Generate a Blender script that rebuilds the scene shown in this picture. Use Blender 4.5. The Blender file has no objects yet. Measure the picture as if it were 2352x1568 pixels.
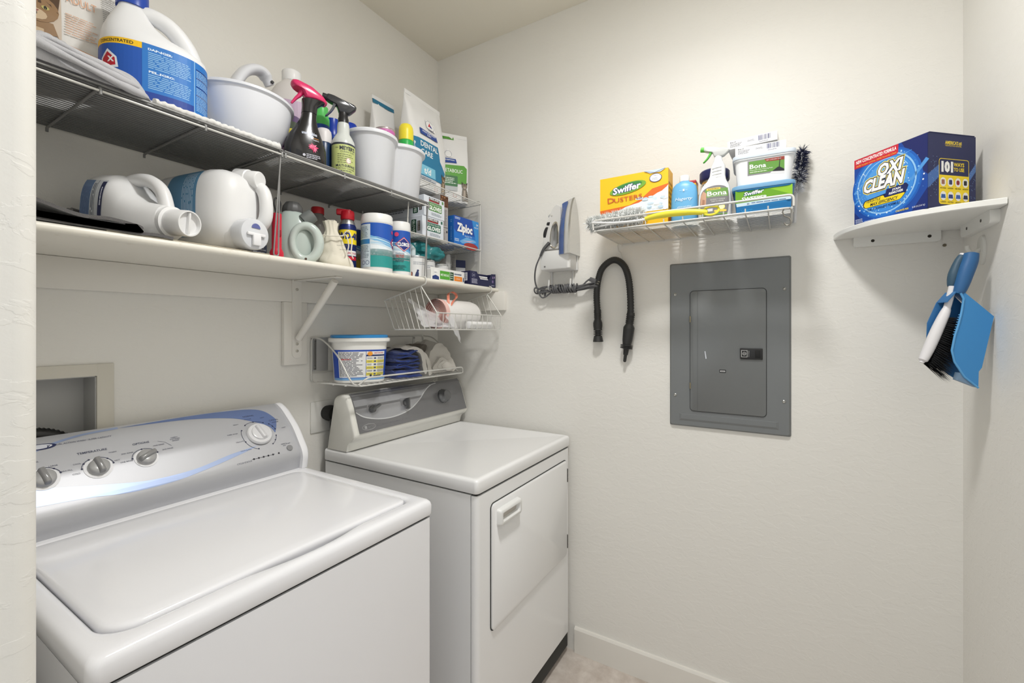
import bpy, bmesh, math, random
from mathutils import Vector, Matrix, noise
SC = bpy.context.scene
COL = SC.collection
PI = math.pi
R = math.radians
rnd = random.Random(7)

# ---------------------------------------------------------------- camera
cam = bpy.data.cameras.new('camera')
cam.sensor_width = 36.0
cam.lens = 1026.08 * 36.0 / 2352.0
cam.shift_y = (758.08 - 784.0) / 2352.0
cam.clip_start = 0.01
camo = bpy.data.objects.new('camera', cam)
COL.objects.link(camo)
camo.location = (-1.7613, -1.5122, 1.3597)
camo.rotation_euler = (PI / 2, 0, 0.5445 - PI / 2)
SC.camera = camo

# ---------------------------------------------------------------- world, exposure
SC.view_settings.view_transform = 'Standard'
SC.view_settings.look = 'None'
SC.view_settings.gamma = 1.0
SC.view_settings.use_curve_mapping = False
SC.view_settings.exposure = 0.52
wd = bpy.data.worlds.new('hallway_ambient')
SC.world = wd
wd.use_nodes = True
wd.node_tree.nodes['Background'].inputs['Color'].default_value = (0.95, 0.98, 1.0, 1)
wd.node_tree.nodes['Background'].inputs['Strength'].default_value = 0.55
LAMP_STRENGTH = 60.0
LAMP_DOWN_W = 4.4
LAMP_POS = (-0.98, -1.29)
ROOM_H = 2.737

# ---------------------------------------------------------------- materials
def lin(c):
    return tuple(((x / 255.0) / 12.92 if x / 255.0 <= 0.04045 else ((x / 255.0 + 0.055) / 1.055) ** 2.4) for x in c)

MATS = {}
def M(rgb, rough=0.5, metal=0.0, coat=0.0, trans=0.0, sub=0.0, sheen=0.0, name=None, alpha=1.0, emit=0.0, ior=1.45):
    key = (tuple(rgb), rough, metal, coat, trans, sub, sheen, alpha, emit)
    if key in MATS:
        return MATS[key]
    m = bpy.data.materials.new(name or ('mat_%d' % len(MATS)))
    m.use_nodes = True
    b = m.node_tree.nodes['Principled BSDF']
    l = lin(rgb)
    b.inputs['Base Color'].default_value = (*l, 1)
    b.inputs['Roughness'].default_value = rough
    b.inputs['Metallic'].default_value = metal
    b.inputs['Coat Weight'].default_value = coat
    b.inputs['Transmission Weight'].default_value = trans
    b.inputs['IOR'].default_value = ior
    b.inputs['Alpha'].default_value = alpha
    if sub:
        b.inputs['Subsurface Weight'].default_value = sub
        b.inputs['Subsurface Radius'].default_value = (0.02, 0.02, 0.02)
        b.inputs['Subsurface Scale'].default_value = 0.3
    if sheen:
        b.inputs['Sheen Weight'].default_value = sheen
    if emit:
        b.inputs['Emission Color'].default_value = (*l, 1)
        b.inputs['Emission Strength'].default_value = emit
    MATS[key] = m
    return m

def NM(name, rgb, rough=0.6, bump=None, mottling=None, metal=0.0, coat=0.0, sheen=0.0):
    """procedural material. bump: list of (kind, scale, strength, distance, stretch); mottling: (rgb2, scale, lo, hi)"""
    m = bpy.data.materials.new(name)
    m.use_nodes = True
    nt = m.node_tree
    b = nt.nodes['Principled BSDF']
    b.inputs['Roughness'].default_value = rough
    b.inputs['Metallic'].default_value = metal
    b.inputs['Coat Weight'].default_value = coat
    b.inputs['Sheen Weight'].default_value = sheen
    b.inputs['Base Color'].default_value = (*lin(rgb), 1)
    tc = nt.nodes.new('ShaderNodeTexCoord')
    def mapped(stretch):
        mp = nt.nodes.new('ShaderNodeMapping')
        nt.links.new(tc.outputs['Object'], mp.inputs['Vector'])
        mp.inputs['Scale'].default_value = stretch
        return mp.outputs['Vector']
    if mottling:
        rgb2, sc, lo, hi = mottling[:4]
        n = nt.nodes.new('ShaderNodeTexNoise')
        n.inputs['Scale'].default_value = sc
        n.inputs['Detail'].default_value = 6
        n.inputs['Roughness'].default_value = 0.65
        nt.links.new(mapped((1, 1, 1)), n.inputs['Vector'])
        r = nt.nodes.new('ShaderNodeValToRGB')
        r.color_ramp.elements[0].position = lo
        r.color_ramp.elements[1].position = hi
        r.color_ramp.elements[0].color = (*lin(rgb), 1)
        r.color_ramp.elements[1].color = (*lin(rgb2), 1)
        nt.links.new(n.outputs['Fac'], r.inputs['Fac'])
        nt.links.new(r.outputs['Color'], b.inputs['Base Color'])
    prev = None
    for (kind, sc, st, dist, stretch) in (bump or []):
        if kind == 'noise':
            n = nt.nodes.new('ShaderNodeTexNoise'); n.inputs['Detail'].default_value = 4
            out = n.outputs['Fac']
        elif kind == 'plateau':
            n = nt.nodes.new('ShaderNodeTexNoise'); n.inputs['Detail'].default_value = 5
            n.inputs['Roughness'].default_value = 0.55
            n.inputs['Distortion'].default_value = 0.6
            out = n.outputs['Fac']
        elif kind == 'wave':
            n = nt.nodes.new('ShaderNodeTexWave'); n.inputs['Distortion'].default_value = 0.6
            out = n.outputs['Fac']
        else:
            n = nt.nodes.new('ShaderNodeTexVoronoi'); out = n.outputs['Distance']
        n.inputs['Scale'].default_value = sc
        nt.links.new(mapped(stretch), n.inputs['Vector'])
        if kind == 'plateau':
            r = nt.nodes.new('ShaderNodeValToRGB')
            r.color_ramp.elements[0].position = 0.5
            r.color_ramp.elements[1].position = 0.535
            nt.links.new(out, r.inputs['Fac']); out = r.outputs['Color']
        bp = nt.nodes.new('ShaderNodeBump')
        bp.inputs['Strength'].default_value = st
        bp.inputs['Distance'].default_value = dist
        nt.links.new(out, bp.inputs['Height'])
        if prev:
            nt.links.new(prev, bp.inputs['Normal'])
        prev = bp.outputs['Normal']
    if prev:
        nt.links.new(prev, b.inputs['Normal'])
    return m

# ---------------------------------------------------------------- mesh builder
def V(*a):
    return Vector(a)

class MB:
    def __init__(s):
        s.v = []; s.f = []; s.m = []; s.X = None
    def add(s, vs, fs, mi=0):
        o = len(s.v)
        if s.X is not None:
            vs = [s.X @ Vector(p) for p in vs]
        s.v.extend([tuple(p) for p in vs])
        s.f.extend([tuple(i + o for i in f) for f in fs])
        s.m.extend([mi] * len(fs))
        return s
    def box(s, a, b, mi=0):
        x0, y0, z0 = a; x1, y1, z1 = b
        vs = [(x0, y0, z0), (x1, y0, z0), (x1, y1, z0), (x0, y1, z0), (x0, y0, z1), (x1, y0, z1), (x1, y1, z1), (x0, y1, z1)]
        return s.add(vs, [(0, 3, 2, 1), (4, 5, 6, 7), (0, 1, 5, 4), (1, 2, 6, 5), (2, 3, 7, 6), (3, 0, 4, 7)], mi)
    def rbox(s, a, b, r=0.003, seg=2, mi=0):
        bm = bmesh.new()
        bmesh.ops.create_cube(bm, size=1)
        for v in bm.verts:
            v.co = Vector([(a[i] + b[i]) / 2 + v.co[i] * (b[i] - a[i]) for i in range(3)])
        bmesh.ops.bevel(bm, geom=bm.edges[:], offset=r, segments=seg, affect='EDGES', profile=0.5)
        bm.verts.index_update()
        vs = [v.co.copy() for v in bm.verts]
        fs = [[v.index for v in f.verts] for f in bm.faces]
        bm.free()
        return s.add(vs, fs, mi)
    def loft(s, rings, cap0=True, cap1=True, closed=True, mi=0):
        n = len(rings[0]); vs = []; fs = []
        for r in rings:
            vs.extend(r)
        for i in range(len(rings) - 1):
            for j in range(n if closed else n - 1):
                k = (j + 1) % n
                fs.append((i * n + j, i * n + k, (i + 1) * n + k, (i + 1) * n + j))
        if cap0:
            fs.append(tuple(range(n - 1, -1, -1)))
        if cap1:
            fs.append(tuple((len(rings) - 1) * n + j for j in range(n)))
        return s.add(vs, fs, mi)
    def lathe(s, prof, n=32, c=(0, 0), cap0=True, cap1=True, mi=0, sx=1, sy=1):
        rings = [[(c[0] + r * sx * math.cos(2 * PI * j / n), c[1] + r * sy * math.sin(2 * PI * j / n), z) for j in range(n)] for r, z in prof]
        return s.loft(rings, cap0, cap1, True, mi)
    def tube(s, path, r, n=8, closed=False, mi=0, caps=True):
        P = [Vector(p) for p in path]; m = len(P)
        rr = r if isinstance(r, (list, tuple)) else [r] * m
        rings = []; up = None
        for i in range(m):
            if closed:
                t = P[(i + 1) % m] - P[i - 1]
            else:
                t = P[min(i + 1, m - 1)] - P[max(i - 1, 0)]
            if t.length < 1e-9:
                t = Vector((0, 0, 1))
            t.normalize()
            if up is None:
                up = Vector((0, 0, 1)) if abs(t.z) < 0.9 else Vector((1, 0, 0))
            a = up - t * up.dot(t)
            if a.length < 1e-6:
                a = t.orthogonal()
            a.normalize(); up = a
            b = t.cross(a)
            rings.append([P[i] + (a * math.cos(2 * PI * j / n) + b * math.sin(2 * PI * j / n)) * rr[i] for j in range(n)])
        if closed:
            rings.append(rings[0])
            return s.loft(rings, False, False, True, mi)
        return s.loft(rings, caps, caps, True, mi)
    def prism(s, poly, h0, h1, ax='z', mi=0):
        def mp(p, h):
            if ax == 'z': return (p[0], p[1], h)
            if ax == 'y': return (p[0], h, p[1])
            return (h, p[0], p[1])
        n = len(poly)
        vs = [mp(p, h0) for p in poly] + [mp(p, h1) for p in poly]
        fs = [tuple(range(n)), tuple(range(2 * n - 1, n - 1, -1))] + [(i, i + n, (i + 1) % n + n, (i + 1) % n) for i in range(n)]
        return s.add(vs, fs, mi)
    def build(s, name, mats, parent=None, smooth=True, angle=38, subsurf=0, weld=False):
        me = bpy.data.meshes.new(name)
        me.from_pydata(s.v, [], s.f)
        if not isinstance(mats, (list, tuple)):
            mats = [mats]
        for m in mats:
            me.materials.append(m)
        bm = bmesh.new(); bm.from_mesh(me)
        for f, mi in zip(bm.faces, s.m):
            f.material_index = mi
        if weld:
            bmesh.ops.remove_doubles(bm, verts=bm.verts[:], dist=1e-5)
        bmesh.ops.recalc_face_normals(bm, faces=bm.faces[:])
        bm.to_mesh(me); bm.free()
        if smooth:
            me.polygons.foreach_set('use_smooth', [True] * len(me.polygons))
            me.set_sharp_from_angle(angle=R(angle))
        me.update()
        o = bpy.data.objects.new(name, me)
        COL.objects.link(o)
        if parent:
            o.parent = parent
        if subsurf:
            md = o.modifiers.new('s', 'SUBSURF'); md.levels = subsurf; md.render_levels = subsurf
        return o

def rrect(x0, y0, x1, y1, r, n=5):
    if not isinstance(r, (list, tuple)):
        r = [r] * 4
    out = []
    for (cx, cy, a0, q) in ((x1 - r[0], y1 - r[0], 0, r[0]), (x0 + r[1], y1 - r[1], 90, r[1]), (x0 + r[2], y0 + r[2], 180, r[2]), (x1 - r[3], y0 + r[3], 270, r[3])):
        for i in range(n + 1):
            a = R(a0 + 90.0 * i / n)
            out.append((cx + q * math.cos(a), cy + q * math.sin(a)))
    return out

def sellipse(rx, ry, e, n=40, cx=0, cy=0):
    out = []
    for j in range(n):
        a = 2 * PI * j / n
        c, s = math.cos(a), math.sin(a)
        out.append((cx + rx * math.copysign(abs(c) ** (2.0 / e), c), cy + ry * math.copysign(abs(s) ** (2.0 / e), s)))
    return out

def smooth_path(pts, k=6, closed=False):
    P = [Vector(p) for p in pts]; out = []
    n = len(P)
    for i in range(n if closed else n - 1):
        if closed:
            p0, p1, p2, p3 = P[i - 1], P[i], P[(i + 1) % n], P[(i + 2) % n]
        else:
            p0, p1, p2, p3 = P[max(i - 1, 0)], P[i], P[i + 1], P[min(i + 2, n - 1)]
        for j in range(k):
            t = j / k
            out.append(0.5 * ((2 * p1) + (p2 - p0) * t + (2 * p0 - 5 * p1 + 4 * p2 - p3) * t * t + (3 * p1 - p0 - 3 * p2 + p3) * t ** 3))
    if not closed:
        out.append(P[-1])
    return out

def fillet(pts, r, k=4, closed=False):
    """polyline with rounded corners"""
    P = [Vector(p) for p in pts]; n = len(P); out = []
    for i in range(n):
        if not closed and i in (0, n - 1):
            out.append(P[i]); continue
        a, b, c = P[i - 1], P[i], P[(i + 1) % n]
        d0 = (a - b); d1 = (c - b)
        q = min(r, d0.length * 0.45, d1.length * 0.45)
        s, e = b + d0.normalized() * q, b + d1.normalized() * q
        for j in range(k + 1):
            t = j / k
            out.append((1 - t) ** 2 * s + 2 * t * (1 - t) * b + t * t * e)
    return out

# ---------------------------------------------------------------- scene objects
def thing(name, label, cat, loc=(0, 0, 0), rotz=0.0, group=None, rot=None):
    o = bpy.data.objects.new(name, None)
    o.empty_display_size = 0.02
    COL.objects.link(o)
    o.location = loc
    o.rotation_euler = rot if rot else (0, 0, rotz)
    o['label'] = label; o['category'] = cat
    if group:
        o['group'] = group
    return o

def tag(o, label, cat, group=None):
    o['label'] = label; o['category'] = cat
    if group:
        o['group'] = group
    return o

def struct(o):
    o['kind'] = 'structure'
    return o

def share(o, name, parent, loc=(0, 0, 0), rot=(0, 0, 0), scale=(1, 1, 1)):
    c = o.copy(); c.name = name
    COL.objects.link(c); c.parent = parent
    c.location = loc; c.rotation_euler = rot; c.scale = scale
    return c

# ---------------------------------------------------------------- flat print on surfaces
_txt = {}
def text2d(s, bold=0.0, ital=0.0):
    k = (s, bold, ital)
    if k not in _txt:
        cu = bpy.data.curves.new('t', 'FONT')
        cu.body = s; cu.size = 1; cu.resolution_u = 2
        cu.offset = bold; cu.shear = ital; cu.align_x = 'CENTER'
        ob = bpy.data.objects.new('t', cu)
        me = bpy.data.meshes.new_from_object(ob)
        vs = [(v.co.x, v.co.y) for v in me.vertices]
        fs = [tuple(p.vertices) for p in me.polygons]
        bpy.data.objects.remove(ob); bpy.data.curves.remove(cu); bpy.data.meshes.remove(me)
        _txt[k] = (vs, fs)
    return _txt[k]

class Print:
    """flat print laid on a surface; S(u, v, h) gives the 3-D point at height h above the surface"""
    def __init__(s, S, du=None, dv=None, step=0.00008):
        s.S = S; s.du = du; s.dv = dv; s.step = step
        s.vs = []; s.fs = []; s.mi = []; s.mats = []; s.layer = 1
    def _mi(s, rgb, rough=0.45, metal=0.0):
        m = rgb if isinstance(rgb, bpy.types.Material) else M(rgb, rough, metal)
        if m not in s.mats:
            s.mats.append(m)
        return s.mats.index(m)
    def mesh2d(s, v2, f2, rgb, cut=True, layer=None, over=0):
        mi = s._mi(rgb)
        if layer is None:
            if over: layer = s.layer + over
            else:
                s.layer += 1; layer = s.layer
        bm = bmesh.new()
        bv = [bm.verts.new((a, b, 0)) for a, b in v2]
        for f in f2:
            try: bm.faces.new([bv[i] for i in f])
            except ValueError: pass
        if cut:
            for d, ax in ((s.du, 0), (s.dv, 1)):
                if not d or not v2: continue
                lo = min(p[ax] for p in v2); hi = max(p[ax] for p in v2)
                k = math.floor(lo / d) + 1
                while k * d < hi - 1e-6:
                    co = (k * d, 0, 0) if ax == 0 else (0, k * d, 0)
                    no = (1, 0, 0) if ax == 0 else (0, 1, 0)
                    bmesh.ops.bisect_plane(bm, geom=bm.verts[:] + bm.edges[:] + bm.faces[:], plane_co=co, plane_no=no)
                    k += 1
        bm.verts.index_update()
        o = len(s.vs)
        h = 0.0002 + layer * s.step
        for v in bm.verts:
            s.vs.append(tuple(s.S(v.co.x, v.co.y, h)))
        for f in bm.faces:
            s.fs.append(tuple(v.index + o for v in f.verts)); s.mi.append(mi)
        bm.free()
        return s
    def poly(s, pts, rgb, layer=None, over=0):
        return s.mesh2d(pts, [tuple(range(len(pts)))], rgb, layer=layer, over=over)
    def rect(s, u0, v0, u1, v1, rgb, layer=None):
        return s.poly([(u0, v0), (u1, v0), (u1, v1), (u0, v1)], rgb, layer)
    def rr(s, u0, v0, u1, v1, r, rgb, n=4):
        return s.poly(rrect(u0, v0, u1, v1, r, n), rgb)
    def ell(s, u, v, ru, rv, rgb, n=18, rot=0.0):
        return s.poly([(u + ru * math.cos(2 * PI * i / n) * math.cos(rot) - rv * math.sin(2 * PI * i / n) * math.sin(rot),
                        v + ru * math.cos(2 * PI * i / n) * math.sin(rot) + rv * math.sin(2 * PI * i / n) * math.cos(rot)) for i in range(n)], rgb, over=2 if n <= 10 else 0)
    def ring(s, u, v, r, w, rgb, n=24, a0=0, a1=360, ry=None):
        ry = ry or r
        k = n if a1 - a0 >= 360 else n + 1
        vs = []
        for i in range(k):
            a = R(a0 + (a1 - a0) * i / n)
            vs += [(u + r * math.cos(a), v + ry * math.sin(a)), (u + (r + w) * math.cos(a), v + (ry + w) * math.sin(a))]
        fs = []
        for i in range(n):
            j = (i + 1) % k
            fs.append((2 * i, 2 * i + 1, 2 * j + 1, 2 * j))
        return s.mesh2d(vs, fs, rgb, over=1)
    def stroke(s, pts, w, rgb):
        vs = []; fs = []
        P = [Vector((p[0], p[1])) for p in pts]
        for i, p in enumerate(P):
            t = (P[min(i + 1, len(P) - 1)] - P[max(i - 1, 0)]).normalized()
            nn = Vector((-t.y, t.x)) * (w[i] if isinstance(w, (list, tuple)) else w) / 2
            vs += [tuple(p + nn), tuple(p - nn)]
        for i in range(len(P) - 1):
            fs.append((2 * i, 2 * i + 1, 2 * i + 3, 2 * i + 2))
        return s.mesh2d(vs, fs, rgb)
    def text(s, t, u, v, h, rgb, w=None, bold=0.0, ital=0.0, rot=0.0, outline=None, ow=0.04, align='c'):
        def lay(bold, col, over):
            vs, fs = text2d(t, bold, ital)
            if not vs: return
            vs0, _ = text2d(t, 0.0, ital)
            x0 = min(p[0] for p in vs0); x1 = max(p[0] for p in vs0)
            sy = h / 0.72; sx = (w / (x1 - x0)) if w else sy
            cx = (x0 + x1) / 2
            if align == 'l': cx = x0
            if align == 'r': cx = x1
            c, si = math.cos(rot), math.sin(rot)
            q = []
            for a, b in vs:
                a = (a - cx) * sx; b = (b - 0.36) * sy
                q.append((u + a * c - b * si, v + a * si + b * c))
            s.mesh2d(q, fs, col, over=over)
        if outline:
            lay(bold + ow, outline, 1)
        lay(bold, rgb, 2)
        return s
    def lines(s, u0, v0, u1, v1, n, rgb, thick=0.5, ragged=0.25):
        """rows of print too small to read"""
        d = (v1 - v0) / n; vs = []; fs = []
        rg = random.Random(int((u0 + v0) * 1e5) + n)
        for i in range(n):
            y = v1 - d * (i + 0.5)
            e = u1 - (u1 - u0) * ragged * rg.random()
            x = u0
            while x < e - 1e-6:
                L = (u1 - u0) * (0.08 + 0.16 * rg.random())
                b = min(x + L, e)
                o = len(vs)
                vs += [(x, y - d * thick / 2), (b, y - d * thick / 2), (b, y + d * thick / 2), (x, y + d * thick / 2)]
                fs.append((o, o + 1, o + 2, o + 3))
                x = b + (u1 - u0) * 0.025
        return s.mesh2d(vs, fs, rgb, over=1)
    def barcode(s, u0, v0, u1, v1, rgb):
        rg = random.Random(5); x = u0; vs = []; fs = []
        while x < u1:
            w = (u1 - u0) * rg.choice((0.02, 0.035, 0.05)); o = len(vs)
            vs += [(x, v0), (min(x + w, u1), v0), (min(x + w, u1), v1), (x, v1)]; fs.append((o, o + 1, o + 2, o + 3))
            x += w + (u1 - u0) * rg.choice((0.02, 0.03, 0.045))
        return s.mesh2d(vs, fs, rgb, cut=False, over=1)
    def build(s, parent, name='printed_label'):
        me = bpy.data.meshes.new(name)
        me.from_pydata(s.vs, [], s.fs)
        for m in s.mats: me.materials.append(m)
        me.polygons.foreach_set('material_index', s.mi)
        me.update()
        o = bpy.data.objects.new(name, me); COL.objects.link(o); o.parent = parent
        return o

def flatS(o, ux, vy, n):
    o, ux, vy, n = Vector(o), Vector(ux), Vector(vy), Vector(n)
    return lambda u, v, h: o + ux * u + vy * v + n * h

def frontS(y):            # on a face looking along -Y: u = x, v = z
    return lambda u, v, h: (u, y - h, v)
def leftS(x):             # on a face looking along -X: u = -y, v = z
    return lambda u, v, h: (x - h, -u, v)
def topS(z):
    return lambda u, v, h: (u, v, z + h)
def cylS(rad, c=(0, 0), a0=-90.0):
    """u = arc length at radius, v = z; a0 = heading (deg) of u = 0"""
    def S(u, v, h):
        r = rad(v) if callable(rad) else rad
        r0 = rad(0.0) if callable(rad) else rad
        a = R(a0) + u / (r if not callable(rad) else max(r, 1e-4))
        return (c[0] + (r + h) * math.cos(a), c[1] + (r + h) * math.sin(a), v)
    return S
# ================================================================ STRUCTURE
KN = [('plateau', 20, 0.2, 0.0013, (1, 1, 2.0)), ('noise', 95, 0.26, 0.0012, (1, 1, 1)), ('noise', 7, 0.2, 0.004, (1, 1, 1))]
wall_m = NM('wall_paint', (234, 232, 226), 0.55, bump=KN)
ceil_m = NM('ceiling_paint', (238, 233, 219), 0.7, bump=[('noise', 110, 0.25, 0.001, (1, 1, 1))])
trim_m = NM('trim_paint', (234, 231, 224), 0.35, bump=[('noise', 60, 0.08, 0.001, (1, 1, 1))])
floor_m = NM('floor_tile', (192, 180, 170), 0.4, mottling=((220, 211, 202), 14, 0.35, 0.65), bump=[('noise', 40, 0.15, 0.001, (1, 1, 1))])
WY = -1.954
H = ROOM_H
HX0, HX1, HZ0, HZ1 = -1.60, -1.331, 0.93, 1.243       # washer outlet box opening
XD = -1.62                                            # room face of the doorway wall

struct(MB().box((-3.2, -3.0, -0.06), (0.12, 0.12, 0)).build('floor', floor_m, smooth=False))
struct(MB().box((XD - 0.12, -2.08, H), (0.12, 0.12, H + 0.06)).build('ceiling', ceil_m, smooth=False))
w = MB()
w.box((XD - 0.12, 0, 0), (HX0, 0.12, H)); w.box((HX1, 0, 0), (0.12, 0.12, H))
w.box((HX0, 0, 0), (HX1, 0.12, HZ0)); w.box((HX0, 0, HZ1), (HX1, 0.12, H))
struct(w.build('wall_left', wall_m, smooth=False, weld=True))
struct(MB().box((0, WY - 0.12, 0), (0.12, 0, H)).build('wall_back', wall_m, smooth=False))
struct(MB().box((XD - 0.12, WY - 0.12, 0), (0, WY, H)).build('wall_right', wall_m, smooth=False))
# doorway wall with bullnosed jamb
JY = -0.865
w = MB()
pl = rrect(XD - 0.12, JY, XD, 0.0, [0.001, 0.001, 0.02, 0.02], 6)
w.prism(pl, 0, H, 'z')
pl = rrect(XD - 0.12, WY, XD, WY + 0.16, [0.02, 0.02, 0.001, 0.001], 6)
w.prism(pl, 0, H, 'z')
w.box((XD - 0.12, WY + 0.16, 2.06), (XD, JY, H))
struct(w.build('wall_front', wall_m, angle=50))
bb = MB()
bb.prism([(0, 0), (-0.013, 0), (-0.013, 0.098), (-0.009, 0.106), (0, 0.106)], WY, -0.76, 'z')
b2 = MB(); b2.v = [(p[0], p[2], p[1]) for p in bb.v]; b2.f = bb.f; b2.m = bb.m
struct(b2.build('baseboard_back', trim_m, smooth=False))
b2 = MB(); b2.v = [(p[2] + 0.0, WY - p[0], p[1]) for p in [(q[0], q[1], -1.3 if q[2] < -1 else -0.013) for q in bb.v]]; b2.f = bb.f; b2.m = bb.m
struct(b2.build('baseboard_right', trim_m, smooth=False))
# shelf ledgers and the board behind the bracket
struct(MB().rbox((XD, -0.019, 1.46), (0, 0, 1.5385), 0.002).build('trim_1', trim_m))
struct(MB().rbox((-0.02, -0.416, 1.452), (0, -0.0195, 1.5385), 0.002).build('trim_2', trim_m))
struct(MB().rbox((-0.836, -0.019, 1.236), (-0.748, 0, 1.4598), 0.002).build('trim_3', trim_m))

# ceiling lamp (above the frame)
t = thing('ceiling_light', 'round flush ceiling light with white glass in the middle of the ceiling', 'light', (LAMP_POS[0], LAMP_POS[1], H))
MB().lathe([(0.15, 0), (0.15, -0.022), (0.142, -0.03), (0.13, -0.03)], 40).build('base_ring', M((225, 225, 222), 0.35), t)
gl = M((255, 254, 252), 0.4, emit=LAMP_STRENGTH, name='lamp_glass')
MB().lathe([(0.122, -0.028), (0.120, -0.031), (0.1, -0.034), (0.07, -0.036), (0.03, -0.037), (0.001, -0.0372)], 40).build('glass_dome', gl, t)

la = bpy.data.lights.new('lamp_down_boost', 'AREA'); la.shape = 'DISK'; la.size = 0.22; la.energy = LAMP_DOWN_W; la.spread = R(150); la.color = (1.0, 0.99, 0.975)  # added disk light, boosts the lamp's downward share beyond its glowing glass
lo_ = bpy.data.objects.new('lamp_down_boost', la); COL.objects.link(lo_); lo_.location = (0, 0, -0.042); lo_.parent = t

# ---------------------------------------------------------------- main shelf
shelf_m = NM('shelf_paint', (232, 228, 217), 0.38, mottling=((208, 201, 184), 30, 0.62, 0.75), bump=[('noise', 45, 0.12, 0.001, (1, 1, 1))])
s = MB()
prof = [(-0.001, 1.539)] + [(-0.363 + 0.009 * math.cos(R(a)), 1.548 + 0.009 * math.sin(R(a))) for a in range(270, 89, -20)] + [(-0.001, 1.557)]
s.prism(prof, XD + 0.001, -0.001, 'x')
sh_o = s.build('long_shelf', shelf_m, angle=40)
tag(sh_o, 'long painted cream shelf board running along the wall above the washer and dryer', 'shelf')
# bracket
t = thing('shelf_bracket', 'painted steel shelf bracket with diagonal brace under the long shelf', 'bracket', (-0.79, -0.019, 1.26))
x, y, z = t.location
br = MB(); br.prism(rrect(-0.018, 0, 0.018, 0.2785, [0.001, 0.001, 0.016, 0.016], 5), -0.0035, 0, 'y'); br.build('mounting_plate', trim_m, t)
MB().rbox((-0.012, -0.235, 0.2735), (0.012, -0.0036, 0.2785), 0.001).build('shelf_arm', trim_m, t)
d = MB(); d.tube([(0, -0.014, 0.070), (0, -0.213, 0.265)], 0.0125, 10); d.build('brace', trim_m, t)
for dz in (0.025, 0.05, 0.245):
    q = MB(); q.X = Matrix.Translation((0, -0.0035, dz)) @ Matrix.Rotation(R(90), 4, 'X')
    q.lathe([(0.005, 0), (0.005, 0.0015), (0.003, 0.0025)], 10); q.build('screw', M((190, 186, 176), 0.4, 0.5), t)

# washer outlet box in the wall
t = thing('washer_outlet_box', 'recessed cream washer outlet box in the wall behind the washing machine', 'outlet box', (HX1, 0, HZ0))
ob_m = M((214, 210, 198), 0.5)
f = MB()
def fr(x0, z0, x1, z1): f.rbox((x0 - HX1, -0.006, z0 - HZ0), (x1 - HX1, 0, z1 - HZ0), 0.0015)
fr(HX1 - 0.001, HZ0 - 0.03, -1.297, 1.273); fr(HX0 - 0.018, HZ0 - 0.03, HX0 + 0.001, 1.273); fr(HX0, HZ1 - 0.001, HX1, 1.273); fr(HX0, HZ0 - 0.03, HX1, HZ0 + 0.001)
f.build('flange', ob_m, t)
f = MB(); W_ = HX1 - HX0; HH = HZ1 - HZ0
f.box((-W_, 0.083, 0), (0, 0.087, HH)); f.box((-0.003, 0.0, 0), (0, 0.085, HH)); f.box((-W_, 0, 0), (-W_ + 0.003, 0.085, HH)); f.box((-W_, 0, 0), (0, 0.085, 0.003)); f.box((-W_, 0, HH - 0.003), (0, 0.085, HH))
f.build('box_liner', M((196, 196, 194), 0.5), t, smooth=False)
t = thing('drain_hose', 'black corrugated drain hose rising behind the washing machine', 'hose', (-1.46, -0.03, 0.95))
pts = smooth_path([(-0.13, 0.0, -0.02), (-0.105, 0.005, 0.10), (-0.055, 0.02, 0.165), (0.0, 0.022, 0.165), (0.055, 0.022, 0.148), (0.11, 0.015, 0.09), (0.125, 0.0, 0.0), (0.125, -0.005, -0.12)], 16)
h = MB(); h.tube(pts, [0.016 if i % 2 else 0.0185 for i in range(len(pts))], 14); h.build('corrugated_tube', M((22, 22, 22), 0.35), t, angle=80)
h = MB(); pts2 = smooth_path([(-0.14, -0.022, -0.1), (-0.115, -0.018, 0.09), (-0.08, -0.01, 0.125), (-0.03, -0.01, 0.125), (0.02, -0.01, 0.08)], 10)
h.tube(pts2, [0.008 + 0.0006 * (i % 2) for i in range(len(pts2))], 10); h.build('braided_hose', M((150, 150, 150), 0.3, 0.9), t)

# ================================================================ WASHER
white_e = M((240, 240, 243), 0.16, coat=0.3, name='white_enamel')
seam_m = M((60, 60, 58), 0.8)
grey_k = M((160, 160, 158), 0.3, 0.15)
wx0, wx1, wyf, wyb, wzt = -1.546, -0.856, -0.721, -0.03, 0.914
t = thing('washing_machine', 'white top-loading washing machine with silver and blue control panel', 'washer', (-1.2, -0.375, 0))
L = Matrix.Translation((1.2, 0.375, 0))
def mbL():
    m = MB(); m.X = L; return m
def ringz(pts, z): return [(p[0], p[1], z) for p in pts]
c = mbL()
c.loft([ringz(rrect(wx0 + 0.004, wyf + 0.003, wx1 - 0.004, wyb, 0.012, 5), z) for z in (0.02, 0.868)])
c.build('cabinet', white_e, t)
g = mbL(); g.loft([ringz(rrect(wx0 + 0.010, wyf + 0.008, wx1 - 0.010, wyb - 0.002, 0.012, 5), z) for z in (0.866, 0.874)]); g.build('seam', seam_m, t)
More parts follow.
